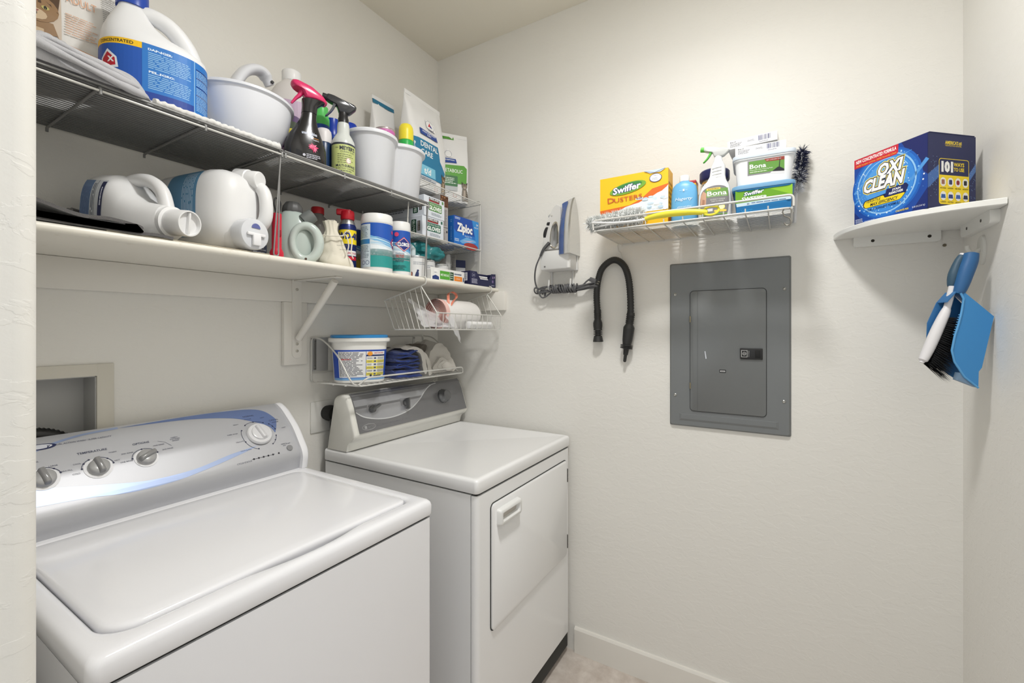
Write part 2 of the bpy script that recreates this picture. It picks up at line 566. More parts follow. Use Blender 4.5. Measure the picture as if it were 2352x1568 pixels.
# top deck with a lid well; the front rim dips into a hand hold
lx0, lx1, lyf, lyb = -1.510, -0.9, -0.672, -0.2
def well(o, dip=0.0):
    pts = rrect(lx0 - o, lyf - o, lx1 + o, lyb + o, [0.03, 0.03, 0.05, 0.03], 6)
    out = []
    # refine the front edge
    n = len(pts)
    for i in range(n):
        a, b = pts[i], pts[(i + 1) % n]
        out.append(a)
        if abs(a[1] - b[1]) < 1e-6 and a[1] < -0.6:
            for k in range(1, 24):
                xx = a[0] + (b[0] - a[0]) * k / 24
                q = max(0.0, 1 - ((xx + 1.19) / 0.135) ** 2)
                out.append((xx, a[1] - dip * q ** 1.5))
    return out
def outer(o, r):
    pts = rrect(wx0 + o, wyf + o, wx1 - o, wyb + o * 0, r, 6)
    out = []; n = len(pts)
    for i in range(n):
        a, b = pts[i], pts[(i + 1) % n]
        out.append(a)
        if abs(a[1] - b[1]) < 1e-6 and a[1] < -0.6:
            for k in range(1, 24):
                out.append((a[0] + (b[0] - a[0]) * k / 24, a[1]))
    return out
d = mbL()
rings = [ringz(outer(0.002, 0.014), 0.874), ringz(outer(0, 0.014), 0.878), ringz(outer(0, 0.014), 0.900)]
for a in (30, 60, 90):
    q = 0.014 * (1 - math.cos(R(a))); rings.append(ringz(outer(q, 0.016), 0.900 + 0.014 * math.sin(R(a))))
rings += [ringz(well(0.014, 0.014), 0.914), ringz(well(0.008, 0.018), 0.9125), ringz(well(0.004, 0.021), 0.908), ringz(well(0.003, 0.021), 0.882)]
d.loft(rings, False, True)
d.build('top_deck', white_e, t, angle=50)
l = mbL()
ll = lambda o: rrect(lx0 + o, lyf + o, lx1 - o, lyb - o, [0.028, 0.028, 0.048, 0.028], 8)
l.loft([ringz(ll(0.004), 0.896), ringz(ll(0), 0.902), ringz(ll(0), 0.9115), ringz(ll(0.003), 0.9155), ringz(ll(0.008), 0.9172), ringz(ll(0.03), 0.918)])
l.build('lid', white_e, t, angle=50)
# console
PW = [(-0.172, 0.914), (-0.180, 0.955), (-0.174, 0.972), (-0.128, 1.037), (-0.062, 1.092), (-0.030, 1.110)]
PWs = [(p.x, p.y) for p in fillet([Vector((a, b, 0)) for a, b in PW], 0.012, 3)]
def arclen(P):
    o = [0.0]
    for i in range(len(P) - 1):
        o.append(o[-1] + math.hypot(P[i + 1][0] - P[i][0], P[i + 1][1] - P[i][1]))
    return o
def profS(P, ox=0.0):
    A = arclen(P)
    def S(u, v, h):
        i = 0
        while i < len(P) - 2 and v > A[i + 1]: i += 1
        k = (v - A[i]) / (A[i + 1] - A[i])
        ty, tz = P[i + 1][0] - P[i][0], P[i + 1][1] - P[i][1]
        q = math.hypot(ty, tz)
        return (u + ox, P[i][0] + ty * k - tz / q * h, P[i][1] + tz * k + ty / q * h)
    return S
k = mbL(); cl = PWs + [(-0.028, 0.915)]
k.prism(cl, wx0 + 0.02, wx1 - 0.022, 'x')
silver = M((190, 191, 195), 0.45, 0.4, name='silver_console')
k.build('control_panel', silver, t, angle=30)
cap_prof = [(p.x, p.y) for p in fillet([Vector(q) for q in [(-0.188, 0.9145, 0), (-0.196, 0.962, 0), (-0.138, 1.045, 0), (-0.07, 1.101, 0), (-0.028, 1.118, 0), (-0.022, 0.9145, 0)]], 0.03, 5)]
for xx in (wx1 - 0.024, wx0 + 0.002):
    e = mbL()
    e.loft([[(xx + dx, yy * q + -0.1 * (1 - q), zz * q + 1.0 * (1 - q) if zz > 0.92 else zz) for yy, zz in cap_prof] for dx, q in ((0, 0.985), (0.004, 1.0), (0.014, 1.0), (0.019, 0.985), (0.022, 0.95))])
    e.build('end_cap', white_e, t, angle=50)
S0 = profS(PWs)
S = lambda u, v, h: tuple(L @ Vector(S0(u, v, h)))
p = Print(S, du=0.05, dv=0.012)
blue = M((118, 138, 186), 0.4, 0.5); lblue = M((164, 180, 214), 0.4, 0.5)
def arc_pts(pts, k=8): return [(q.x, q.y) for q in smooth_path([Vector((a, b, 0)) for a, b in pts], k)]
band = arc_pts([(-1.30, 0.252), (-1.18, 0.258), (-1.05, 0.2575), (-0.95, 0.243), (-0.912, 0.195), (-0.918, 0.165), (-0.935, 0.135)])
inn = arc_pts([(-0.935, 0.135), (-0.945, 0.165), (-0.985, 0.195), (-1.04, 0.222), (-1.15, 0.245), (-1.30, 0.252)])
p.poly(band + inn[1:-1], blue)
p.stroke(arc_pts([(-1.30, 0.253), (-1.38, 0.245), (-1.46, 0.215), (-1.53, 0.17)]), 0.007, lblue)
lo = arc_pts([(-1.0, 0.105), (-1.045, 0.092), (-1.144, 0.0705), (-1.23, 0.058), (-1.32, 0.058), (-1.40, 0.07), (-1.5, 0.078)])
up = arc_pts([(-1.5, 0.125), (-1.45, 0.112), (-1.354, 0.09), (-1.272, 0.076), (-1.175, 0.078), (-1.08, 0.096), (-1.0, 0.105)])
p.poly(lo + up[:-1], lblue)
ink = (70, 74, 96)
p.text('TEMPERATURE', -1.365, 0.187, 0.006, ink, bold=0.01); p.text('OPTIONS', -1.27, 0.186, 0.006, ink, bold=0.01)
p.text('NORMAL', -0.985, 0.218, 0.006, ink); p.text('CASUAL', -0.918, 0.186, 0.006, ink)
p.text('DUAL ACTION WASH / SUPER CAPACITY', -1.372, 0.226, 0.0048, ink, w=0.105, ital=0.2)
p.text('CYCLE STATUS', -1.052, 0.062, 0.0045, ink)
for (tx, a, b) in (('HEAVY', -1.033, 0.192), ('REGULAR', -0.992, 0.206), ('LIGHT', -0.948, 0.203), ('SUPER WASH', -1.056, 0.158), ('DELICATE', -1.045, 0.128), ('DRAIN & SPIN', -1.037, 0.098), ('REGULAR', -0.917, 0.176), ('LIGHT', -0.902, 0.148), ('RINSE &', -0.922, 0.092), ('SPIN', -0.922, 0.086), ('START', -0.908, 0.09),
                   ('COLD', -1.4035, 0.132), ('COOL', -1.398, 0.158), ('WARM', -1.33, 0.174), ('HOT', -1.3275, 0.147), ('ONE RINSE', -1.311, 0.138), ('2ND RINSE', -1.304, 0.162), ('ONE RINSE', -1.236, 0.17), ('2ND RINSE', -1.221, 0.152), ('FABRIC', -1.196, 0.186), ('SOFTENER', -1.196, 0.1805), ('ADDED', -1.196, 0.175), ('MAX FILL', -1.418, 0.145), ('LARGE', -1.436, 0.166), ('LEVEL', -1.462, 0.185)):
    p.text(tx, a, b, 0.0036, ink)
p.stroke([(-1.235, 0.183), (-1.221, 0.176), (-1.21, 0.160)], 0.0007, ink)
for (a, b, a0, a1, r) in ((-1.364, 0.137, 10, 80, 0.029), (-1.364, 0.137, 115, 172, 0.029), (-1.271, 0.138, 20, 172, 0.028), (-1.456, 0.136, 15, 80, 0.029), (-0.983, 0.141, 55, 122, 0.05), (-0.983, 0.141, 150, 250, 0.05), (-0.983, 0.141, -55, -18, 0.05), (-0.983, 0.141, 8, 36, 0.054)):
    p.ring(a, b, r, 0.0012, (44, 50, 80), 14, a0, a1)
    for q in (a0, (a0 + a1) / 2, a1):
        p.ell(a + r * math.cos(R(q)), b + r * math.sin(R(q)), 0.0022, 0.0022, (40, 44, 72), 8)
p.stroke([(-1.03, 0.0655), (-0.96, 0.0655)], 0.001, (30, 30, 40))
for i in range(6): p.ell(-1.024 + i * 0.0145 + (0.004 if i == 5 else 0), 0.0655, 0.0028, 0.0028, (30, 30, 40), 8)
p.ell(-1.446, 0.226, 0.026, 0.0095, (40, 46, 84), 24); p.ell(-1.449, 0.2265, 0.0225, 0.007, (205, 207, 214), 24); p.text('y', -1.434, 0.226, 0.008, (40, 46, 84), ital=0.3, bold=0.03)
for (a, b, r) in ((-1.364, 0.137, 0.027), (-1.271, 0.138, 0.0255), (-1.456, 0.136, 0.027)):
    p.ell(a, b, r, r, (236, 236, 238), 30)
p.build(t)
def onface(Sf, u, v):
    o = Vector(Sf(u, v, 0)); n = (Vector(Sf(u, v, 0.01)) - o).normalized()
    x = Vector((1, 0, 0)); y = n.cross(x)
    return Matrix.Translation(o) @ Matrix((x, y, n)).transposed().to_4x4()
def knob(u, v, r, rot, big=False):
    base = onface(S, u, v)
    kn = MB(); kn.X = base
    if big:
        kn.lathe([(0.037, 0), (0.037, 0.004), (0.034, 0.008), (0.026, 0.009), (0.025, 0.013), (0.022, 0.014)], 36)
    kn.lathe([(r, 0), (r, 0.004), (r * 0.93, 0.010), (r * 0.8, 0.0125), (r * 0.4, 0.0135)], 30)
    ko = kn.build('knob', M((222, 222, 224), 0.25, coat=0.3) if big else M((176, 176, 176), 0.25, 0.2), t, angle=45)
    gr = MB(); gr.X = base @ Matrix.Rotation(R(rot), 4, 'Z')
    w_ = r * 0.3
    gr.loft([[(a, b, z) for a, b in rrect(-w_ * q, -r * 0.97 * q2, w_ * q, r * 1.02 * q2, w_ * 0.6 * q, 4)] for z, q, q2 in ((0.008, 1.15, 1.0), (0.016, 0.95, 0.98), (0.020, 0.7, 0.9), (0.021, 0.45, 0.85))])
    gr.build('grip', M((214, 214, 216), 0.25) if big else M((150, 150, 150), 0.22, 0.2), ko, angle=45)
knob(-1.364, 0.137, 0.0205, 8); knob(-1.271, 0.138, 0.0205, -65); knob(-1.456, 0.136, 0.0205, 10); knob(-0.983, 0.141, 0.025, 12, True)
sb = MB(); sb.X = onface(S, -0.909, 0.074); sb.lathe([(0.0095, 0), (0.0095, 0.0025), (0.0085, 0.0035)], 24); sb.build('start_button', M((140, 140, 142), 0.4), t)

# ================================================================ DRYER
white_d = M((240, 240, 240), 0.2, coat=0.25, name='dryer_enamel')
dx0, dx1, dyf, dyb, dzt = -0.690, -0.016, -0.744, -0.04, 0.918
t = thing('clothes_dryer', 'white front-loading clothes dryer with dark grey control panel', 'dryer', (-0.353, -0.39, 0))
L = Matrix.Translation((0.353, 0.39, 0))
c = mbL(); c.box((dx0 + 0.004, -0.716, 0.02), (dx1 - 0.004, dyb, 0.868)); c.build('cabinet', white_d, t)
c = mbL(); c.box((dx0 + 0.010, -0.735, 0.03), (dx1 - 0.010, dyb - 0.003, 0.874)); c.build('seam', seam_m, t)
fp = mbL()
fr_ = lambda z: ringz(rrect(dx0 + 0.004, dyf + 0.003, dx1 - 0.004, -0.7185, [0.001, 0.001, 0.016, 0.016], 6), z)
fp.loft([fr_(0.095), fr_(0.866)]); fp.build('front_panel', white_d, t, angle=50)
tk = mbL(); tk.loft([ringz(rrect(dx0 + 0.004, dyf + 0.003 + o, dx1 - 0.004, -0.7185, [0.001, 0.001, 0.016, 0.016], 6), z) for z, o in ((0.02, 0.014), (0.075, 0.012), (0.094, 0.001))]); tk.build('toe_panel', white_d, t, angle=50)
tp = mbL()
to = lambda o, r=0.014: rrect(dx0 + o, dyf + o, dx1 - o, dyb, [0.003, 0.003, r, r], 6)
rings = [ringz(to(0.002), 0.8735), ringz(to(0), 0.877), ringz(to(0), 0.906)]
for a in (30, 60, 90):
    rings.append(ringz(to(0.010 * (1 - math.cos(R(a)))), 0.906 + 0.010 * math.sin(R(a))))
rings += [ringz(to(0.018), 0.916), ringz(to(0.024), 0.9145)]
tp.loft(rings); tp.build('top_panel', white_d, t, angle=50)
# door with groove, hinges and pull
gz = mbL(); gz.prism(rrect(-0.618, 0.426, -0.056, 0.824, 0.018, 6), dyf + 0.0012, dyf + 0.004, 'y'); gz.build('door_gap', seam_m, t)
dm = mbL()
ro = lambda o, y: [(a, y, b) for a, b in rrect(-0.615 + o, 0.429 + o, -0.059 - o, 0.821 - o, 0.016, 6)]
dm.loft([ro(0, dyf + 0.003), ro(0, dyf - 0.003), ro(0.004, dyf - 0.006)]); door = dm.build('door', white_d, t, angle=50)
hd = mbL(); Yd = dyf - 0.006
hr = lambda o, y, r=0.008: [(a, y, b) for a, b in rrect(-0.595 + o, 0.748 + o, -0.462 - o, 0.801 - o, r, 5)]
hd.loft([hr(0, Yd + 0.001), hr(0.002, Yd - 0.014), hr(0.005, Yd - 0.017), hr(0.012, Yd - 0.017), hr(0.015, Yd - 0.012), hr(0.017, Yd - 0.0015)], True, True); hd.build('handle', M((232, 232, 230), 0.25), door, angle=50)
pk = mbL(); pk.prism(rrect(-0.5785, 0.7645, -0.4785, 0.7845, 0.004, 4), Yd - 0.0022, Yd - 0.0014, 'y'); pk.build('handle_recess', M((196, 190, 182), 0.5), door)
for zc in (0.757, 0.483):
    hg = mbL()
    for i in range(3): hg.lathe([(0.0045, zc - 0.027 + i * 0.0185), (0.0045, zc - 0.027 + i * 0.0185 + 0.0165)], 12, (-0.0535, dyf - 0.002))
    hg.build('hinge', M((120, 120, 118), 0.3, 0.9), t)
# console
out_p = [(-0.163, 0.918), (-0.172, 0.95), (-0.200, 0.966), (-0.208, 0.98), (-0.176, 1.078), (-0.157, 1.119), (-0.13, 1.126), (-0.092, 1.115), (-0.05, 0.918)]
out_s = [(q.x, q.y) for q in fillet([Vector((a, b, 0)) for a, b in out_p], 0.012, 4)]
cs = mbL()
def scl(P, q): return [(-0.125 + (a + 0.125) * q, 0.918 + (b - 0.918) * q) for a, b in P]
cs.loft([[(xx, a, b) for a, b in scl(out_s, q)] for xx, q in ((dx0 + 0.002, 0.93), (dx0 + 0.004, 0.965), (dx0 + 0.010, 0.99), (dx0 + 0.018, 1.0), (dx1 - 0.022, 1.0), (dx1 - 0.012, 0.99), (dx1 - 0.006, 0.965), (dx1 - 0.004, 0.93))])
cs.build('console', M((230, 229, 222), 0.25, coat=0.2), t, angle=40)
PD = [(-0.2085, 0.985), (-0.2, 1.008), (-0.1775, 1.077), (-0.161, 1.113), (-0.15, 1.1235)]
Sd0 = profS(PD)
Sd = lambda u, v, h: tuple(L @ Vector(Sd0(u, v, h)))
AL = arclen(PD)
pn = MB(); vs = []
xs = [-0.668, -0.034]
for h_ in (0.0005, 0.0025):
    for vv in AL:
        for xx in xs: vs.append(Sd(xx, vv, h_))
n_ = len(AL); fs = []
for lay in (0, 1):
    for i in range(n_ - 1):
        o = lay * n_ * 2 + i * 2; fs.append((o, o + 1, o + 3, o + 2))
for i in range(n_ - 1):
    for sdx in (0, 1):
        a = i * 2 + sdx; fs.append((a, a + 2, a + 2 + 2 * n_, a + 2 * n_))
fs.append((0, 1, 1 + 2 * n_, 2 * n_)); e = (n_ - 1) * 2; fs.append((e, e + 1, e + 1 + 2 * n_, e + 2 * n_))
pn.add(vs, fs); dk = M((128, 128, 130), 0.22, 0.35, name='dryer_panel_dark'); pn.build('control_panel', dk, t, smooth=False)
S2 = lambda u, v, h: Sd(u, v, h + 0.0023)
p = Print(S2, du=0.05, dv=0.02)
curve = arc_pts([(-0.666, 0.078), (-0.63, 0.055), (-0.56, 0.038), (-0.48, 0.036), (-0.40, 0.05), (-0.34, 0.078), (-0.29, 0.112), (-0.245, 0.135), (-0.2, 0.142)], 6)
p.poly(curve + [(-0.666, 0.1425)], M((176, 177, 181), 0.22, 0.45))
p.stroke(curve, 0.004, (205, 206, 206))
p.ring(-0.622, 0.018, 0.03, 0.0015, (170, 170, 170), 28, ry=0.010); p.rr(-0.642, 0.0125, -0.632, 0.0235, 0.001, (165, 165, 165)); p.text('MAYTAG', -0.612, 0.018, 0.006, (150, 150, 152))
p.lines(-0.58, 0.014, -0.42, 0.019, 1, (112, 112, 114), ragged=0.0)
p.ring(-0.185, 0.077, 0.030, 0.003, (186, 186, 186), 32)
p.ring(-0.592, 0.082, 0.02, 0.003, (150, 150, 152), 20, 40, 230); p.ell(-0.43, 0.086, 0.014, 0.018, (150, 150, 152), 20)
p.build(t)
kg = M((112, 113, 114), 0.22, 0.6)
def knob2(u, v, kind, rot=0):
    base = onface(S2, u, v); q = MB(); q.X = base
    if kind == 'dial':
        q.lathe([(0.032, 0), (0.032, 0.008), (0.030, 0.014), (0.026, 0.017), (0.024, 0.03), (0.022, 0.034), (0.012, 0.036)], 36)
    else:
        q.lathe([(0.014, 0), (0.014, 0.01), (0.012, 0.012)], 24)
    ko = q.build('dial' if kind == 'dial' else 'knob', kg, t, angle=45)
    if kind != 'dial':
        gr = MB(); gr.X = base @ Matrix.Rotation(R(rot), 4, 'Z')
        gr.loft([[(a, b, z) for a, b in rrect(-0.0065 * k_, -0.016, 0.0065 * k_, 0.028, 0.003 * k_, 4)] for z, k_ in ((0.008, 1.0), (0.02, 0.9), (0.026, 0.5))])
        gr.build('grip', kg, ko, angle=45)
knob2(-0.592, 0.08, 'k', -70); knob2(-0.417, 0.08, 'k', 165); knob2(-0.185, 0.077, 'dial')

# dryer outlet with cord
t = thing('dryer_outlet', 'white wall plate with a thick black plug beside the dryer', 'outlet', (-0.66, 0, 1.03))
MB().rbox((-0.063, -0.006, -0.058), (0.055, 0, 0.06), 0.003).build('mounting_plate', M((226, 225, 220), 0.35), t)
q = MB(); q.X = Matrix.Translation((0.005, -0.006, 0.012)) @ Matrix.Rotation(R(90), 4, 'X')
q.lathe([(0.027, 0), (0.027, 0.012), (0.03, 0.014), (0.03, 0.03), (0.024, 0.042), (0.014, 0.045)], 28); pl_ = q.build('plug', M((20, 20, 20), 0.5), t)
q = MB(); q.tube(smooth_path([(0.005, -0.042, 0.01), (0.005, -0.044, -0.03), (0.012, -0.035, -0.08), (0.02, -0.02, -0.2), (0.03, -0.015, -0.4)], 6), 0.012, 12); q.build('cord', M((20, 20, 20), 0.5), pl_)
# ================================================================ WIRE RACKS AND BASKETS
wire_m = M((214, 213, 208), 0.35, 0.15, name='white_coated_wire')
wire_g = M((142, 142, 141), 0.4, 0.3, name='shade_grey_wire')  # dark rack metal, with the unlit underside's shade put into the grey
ZS = 1.557                      # top of the long shelf

def wire(parent, pts, r, name='wire', n=6, mat=None, closed=False):
    m = MB(); m.tube(pts, r, n, closed); return m.build(name, mat or wire_m, parent, angle=60)

def stack_rack(x0, x1, label, left_legs=True):
    t = thing('wire_rack', label, 'rack', (x0, -0.355, ZS), 0, 'low wire racks standing on the long shelf')
    Lx = x1 - x0; D = 0.335; Hh = 0.289
    n = 31
    w0 = None
    for i in range(n):
        y = D * i / (n - 1)
        if w0 is None:
            w0 = wire(t, [(0, 0, 0), (Lx, 0, 0)], 0.0027, 'wire', 6, wire_g); w0.location = (0, y, Hh)
        else:
            share(w0, 'wire', t, (0, y, Hh))
    lip = wire(t, [(0, -0.001, Hh - 0.012), (Lx, -0.001, Hh - 0.012)], 0.0024, 'front_lip', 6, wire_m)
    c0 = None
    for x in (0.003, Lx * 0.335, Lx * 0.667, Lx - 0.003):
        if c0 is None:
            c0 = wire(t, fillet([(0, -0.0015, -0.014), (0, -0.0015, 0), (0, D, 0), (0, D, -0.01)], 0.004), 0.003, 'crossbar', 8, wire_g); c0.location = (x, 0, Hh - 0.0055)
        else:
            share(c0, 'crossbar', t, (x, 0, Hh - 0.0055))
    for (x, dx) in ((0.004, 0.012), (Lx - 0.004, -0.010))[0 if left_legs else 1:]:
        for y, e in ((0.002, 0.002), (D - 0.02, 0)):
            wire(t, fillet([(x, y, Hh - 0.005), (x + dx * 2.2, y - e, 0.0022), (x + dx * 0.6, y - e + 0.004, 0.0022), (x, y + 0.006, Hh - 0.005)], 0.008), 0.0021, 'leg', 8, wire_g)
    return t
stack_rack(-1.617, -1.048, 'long low wire rack at the left end of the shelf, carrying the bleach jug')
stack_rack(-1.044, -0.463, 'long low wire rack beside the tiered rack, carrying the spray bottles and white tub', False)

# two-tier rack in the corner
t = thing('tiered_rack', 'white two-tier wire rack in the corner carrying glove boxes and pet food bags', 'rack', (-0.52, -0.305, ZS))
for zt in (0.175, 0.391):
    fr_o = wire(t, fillet([(0, 0, zt), (0.475, 0, zt), (0.475, 0.262, zt), (0, 0.262, zt)], 0.012, 4, True), 0.0028, 'tier_frame', 8, None, True)
    w0 = None
    for i in range(1, 15):
        y = 0.262 * i / 15
        if w0 is None:
            w0 = wire(t, [(0, 0, 0), (0.475, 0, 0)], 0.0013, 'tier_wire'); w0.location = (0, y, zt)
        else:
            share(w0, 'tier_wire', t, (0, y, zt))
    for x in (0.12, 0.24, 0.36):
        wire(t, [(x, 0, zt - 0.003), (x, 0.262, zt - 0.003)], 0.0018, 'tier_crossbar')
for y in (0.004, 0.258):
    wire(t, smooth_path([(0.471, y, 0.391), (0.472, y, 0.31), (0.474, y, 0.19), (0.471, y, 0.17), (0.466, y, 0.06), (0.464, y, 0.0025)], 4), 0.0026, 'leg', 8)
    wire(t, smooth_path([(0.004, y, 0.391), (0.004, y, 0.31), (-0.002, y, 0.21), (0.008, y, 0.16), (0.012, y, 0.06), (0.014, y, 0.0025)], 4), 0.0026, 'leg', 8)
for x in (0.0, 0.475):
    s_ = 1 if x == 0 else -1
    wire(t, smooth_path([(x, 0.01, 0.391), (x, 0.006, 0.402), (x, 0.018, 0.408), (x, 0.05, 0.402), (x, 0.06, 0.391)], 5), 0.0024, 'side_loop', 8)

# basket hung under the shelf
t = thing('hanging_basket', 'white wire basket hooked under the right end of the long shelf', 'basket', (-0.285, -0.3, 1.36))
B0 = Vector((-0.285, -0.3, 1.36))
def wl(pts, r, name, n=6, rad=0.008, closed=False):
    return wire(t, fillet([Vector(p) - B0 for p in pts], rad, 4, closed), r, name, n, None, closed)
bx0, bx1 = -0.505, -0.068
for x in (bx0, bx1):
    wl([(x, -0.10, 1.5595), (x, -0.378, 1.5595), (x, -0.379, 1.532), (x, -0.16, 1.478)], 0.0026, 'shelf_hook', 8, 0.012)
    wl([(x, -0.16, 1.478), (x, -0.215, 1.362), (x, -0.425, 1.362), (x, -0.43, 1.424)], 0.0024, 'side_frame', 8)
    wl([(x, -0.352, 1.5255), (x, -0.43, 1.424)], 0.0024, 'side_strut', 8)
    for k in range(1, 8):
        q = k / 8
        yt = -0.16 - 0.215 * q; zt = 1.478 + 0.054 * q
        wl([(x, yt, zt), (x, -0.215 - 0.21 * q, 1.362)], 0.0014, 'side_wire')
wl([(bx0, -0.16, 1.478), (bx1, -0.16, 1.478)], 0.0022, 'back_rail')
wl([(bx0, -0.43, 1.424), (bx1, -0.43, 1.424)], 0.0024, 'front_rail')
wl([(bx0, -0.425, 1.362), (bx1, -0.425, 1.362)], 0.0022, 'front_bottom_rail')
wl([(bx0, -0.215, 1.362), (bx1, -0.215, 1.362)], 0.0022, 'back_bottom_rail')
for k in range(1, 12):
    x = bx0 + (bx1 - bx0) * k / 12
    wl([(x, -0.43, 1.424), (x, -0.427, 1.362), (x, -0.215, 1.362), (x, -0.16, 1.478)], 0.0014, 'floor_wire', 6, 0.005)
for k in range(1, 5):
    y = -0.425 + 0.21 * k / 5
    wl([(bx0, y, 1.3635), (bx1, y, 1.3635)], 0.0014, 'long_wire')

# wire shelf on the wall above the dryer
t = thing('wire_shelf', 'white wire shelf on the wall above the dryer holding a tub and folded cloths', 'shelf', (-0.415, 0, 1.165))
B0 = Vector((-0.415, 0, 1.165))
sx0, sx1 = -0.722, -0.112; SZ = 1.165
wl([(sx0, -0.006, 1.334), (sx0, -0.006, SZ), (sx0 + 0.012, -0.258, SZ), (sx1 - 0.012, -0.258, SZ), (sx1, -0.006, SZ), (sx1, -0.006, 1.334)], 0.003, 'outer_frame', 8, 0.02, True)
wl([(sx0, -0.006, 1.20), (sx1, -0.006, 1.20)], 0.0022, 'back_rail')
wl([(sx0 + 0.012, -0.252, SZ + 0.004), (sx0 + 0.035, -0.268, SZ + 0.028), (sx1 - 0.03, -0.268, SZ + 0.028), (sx1 - 0.008, -0.252, SZ + 0.004)], 0.0032, 'front_rail', 8, 0.02)
for x in (sx0, sx1):
    sg = 1 if x == sx0 else -1
    pts = smooth_path([(x, -0.008, 1.333), (x + sg * 0.003, -0.07, 1.322), (x + sg * 0.008, -0.145, 1.268), (x + sg * 0.011, -0.205, 1.19), (x + sg * 0.012, -0.235, 1.168), (x + sg * 0.014, -0.258, SZ + 0.003)], 6)
    wire(t, [p - B0 for p in pts], 0.0031, 'side_brace', 8)
for k in range(1, 24):
    x = sx0 + (sx1 - sx0) * k / 24
    wl([(x, -0.006, SZ), (x, -0.258, SZ)], 0.0013, 'floor_wire')
for k in range(1, 4):
    wl([(sx0, -0.26 * k / 4, SZ - 0.002), (sx1, -0.26 * k / 4, SZ - 0.002)], 0.002, 'cross_wire')
mt = M((150, 150, 150), 0.35, 0.9)
for x in (sx0 + 0.017, -0.175):
    q = MB(); q.rbox((x - 0.006 + 0.415, -0.004, 0.045), (x + 0.006 + 0.415, 0, 0.168), 0.001); st = q.build('mounting_strip', mt if x < -0.5 else wire_m, t)
    for z in (0.055, 0.158):
        q = MB(); q.X = Matrix.Translation((x + 0.415, -0.004, z)) @ Matrix.Rotation(R(90), 4, 'X'); q.lathe([(0.0045, 0), (0.0045, 0.002), (0.002, 0.003)], 12); q.build('screw', mt, st)
q = MB(); q.rbox((sx0 + 0.002 + 0.415, -0.0018, 0.04), (sx0 + 0.075 + 0.415, -0.0004, 0.166), 0.0004); q.build('back_plate', M((196, 196, 196), 0.35, 0.3), t)

def s_hook(name, label, loc, h, mat, rotz=0, group=None, r=0.0017, w=0.011):
    t = thing(name, label, 'hook', loc, rotz, group)
    pts = [(-w, 0, -0.012), (-w * 0.9, 0, -0.004)]
    pts = [(w * math.cos(R(a)), 0, w * math.sin(R(a)) - w) for a in range(200, -10, -20)] + [(w * 0.6, 0, -h * 0.45), (-w * 0.6, 0, -h * 0.6)] + [(-w * 0.2 + w * 0.8 * math.cos(R(a)), 0, -h + w * 0.8 + w * 0.8 * math.sin(R(a))) for a in range(180, 361, 20)]
    m = MB(); m.tube(pts, r, 8); m.build('bent_wire', mat, t, angle=60)
    return t
s_hook('wire_hook', 'small metal hook hanging under the wire shelf above the dryer', (-0.245, -0.195, 1.166), 0.034, M((170, 168, 160), 0.3, 0.9))

# ================================================================ WALL BASKET (back wall)
t = thing('wire_basket', 'white wire wall basket above the breaker panel full of cleaning supplies', 'basket', (0, -1.24, 1.705))
B0 = Vector((0, -1.24, 1.705))
y0, y1, xf, BZ = -0.952, -1.535, -0.278, 1.705
wl([(-0.004, y0, BZ), (xf, y0, BZ), (xf, y1, BZ), (-0.004, y1, BZ)], 0.003, 'floor_frame', 8, 0.02, True)
wl([(xf - 0.004, y0 + 0.004, BZ + 0.003), (xf - 0.006, y0 + 0.006, BZ + 0.035), (xf - 0.006, y1 - 0.004, BZ + 0.035), (xf - 0.004, y1 - 0.004, BZ + 0.003)], 0.0034, 'front_rail', 8, 0.014)
for y in (y0, y1):
    wl([(xf, y, BZ), (-0.09, y - 0.004 if y == y1 else y + 0.004, BZ + 0.03), (-0.006, y - 0.006 if y == y1 else y + 0.006, BZ + 0.05), (-0.006, y - 0.006 if y == y1 else y + 0.006, BZ + 0.17), (-0.006, y + 0.02 if y == y1 else y - 0.02, BZ + 0.175)], 0.0034, 'side_brace', 8, 0.03)
for k in range(1, 21):
    x = xf * k / 21.0
    wl([(x, y0, BZ), (x, y1, BZ)], 0.0014, 'long_wire')
for k in range(1, 10):
    y = y0 + (y1 - y0) * k / 10.0
    wl([(-0.004, y, BZ - 0.003), (xf, y, BZ - 0.003), (xf - 0.003, y, BZ + 0.012)], 0.002, 'cross_wire', 6, 0.005)
BT = BZ + 0.0025                # where things stand

s_hook('wire_hook', 'bare metal hook at the right end of the wall basket', (xf + 0.004, y1 + 0.012, BZ + 0.002), 0.05, M((150, 146, 138), 0.3, 0.9), R(75))
s_hook('wire_hook', 'white hook under the wall basket holding the black hose', (-0.016, -0.958, BZ), 0.062, wire_m, R(90), None, 0.0019, 0.009)

# ---------------------------------------------------------------- black hose
t = thing('flexible_hose', 'black corrugated steam hose draped over a white hook on the wall', 'hose', (-0.03, -0.94, 1.25))
B0 = Vector((-0.03, -0.94, 1.25)); blk = M((44, 44, 43), 0.45)
ctr = smooth_path([(-0.025, -0.868, 1.43), (-0.025, -0.864, 1.50), (-0.025, -0.870, 1.56), (-0.026, -0.890, 1.612), (-0.026, -0.935, 1.640), (-0.026, -0.975, 1.617), (-0.026, -0.995, 1.565), (-0.026, -1.003, 1.49), (-0.026, -1.004, 1.41)], 16)
m = MB(); m.tube([p - B0 for p in ctr], [0.0118 if (i // 1) % 2 else 0.0138 for i in range(len(ctr))], 14); m.build('corrugated_hose', blk, t, angle=80)
def fitting(prof, top, direction, name):
    z = Vector(direction).normalized(); x = z.orthogonal().normalized(); y = z.cross(x)
    m = MB(); m.X = Matrix.Translation(Vector(top) - B0) @ Matrix((x, y, z)).transposed().to_4x4()
    m.lathe(prof, 20); return m.build(name, blk, t, angle=30)
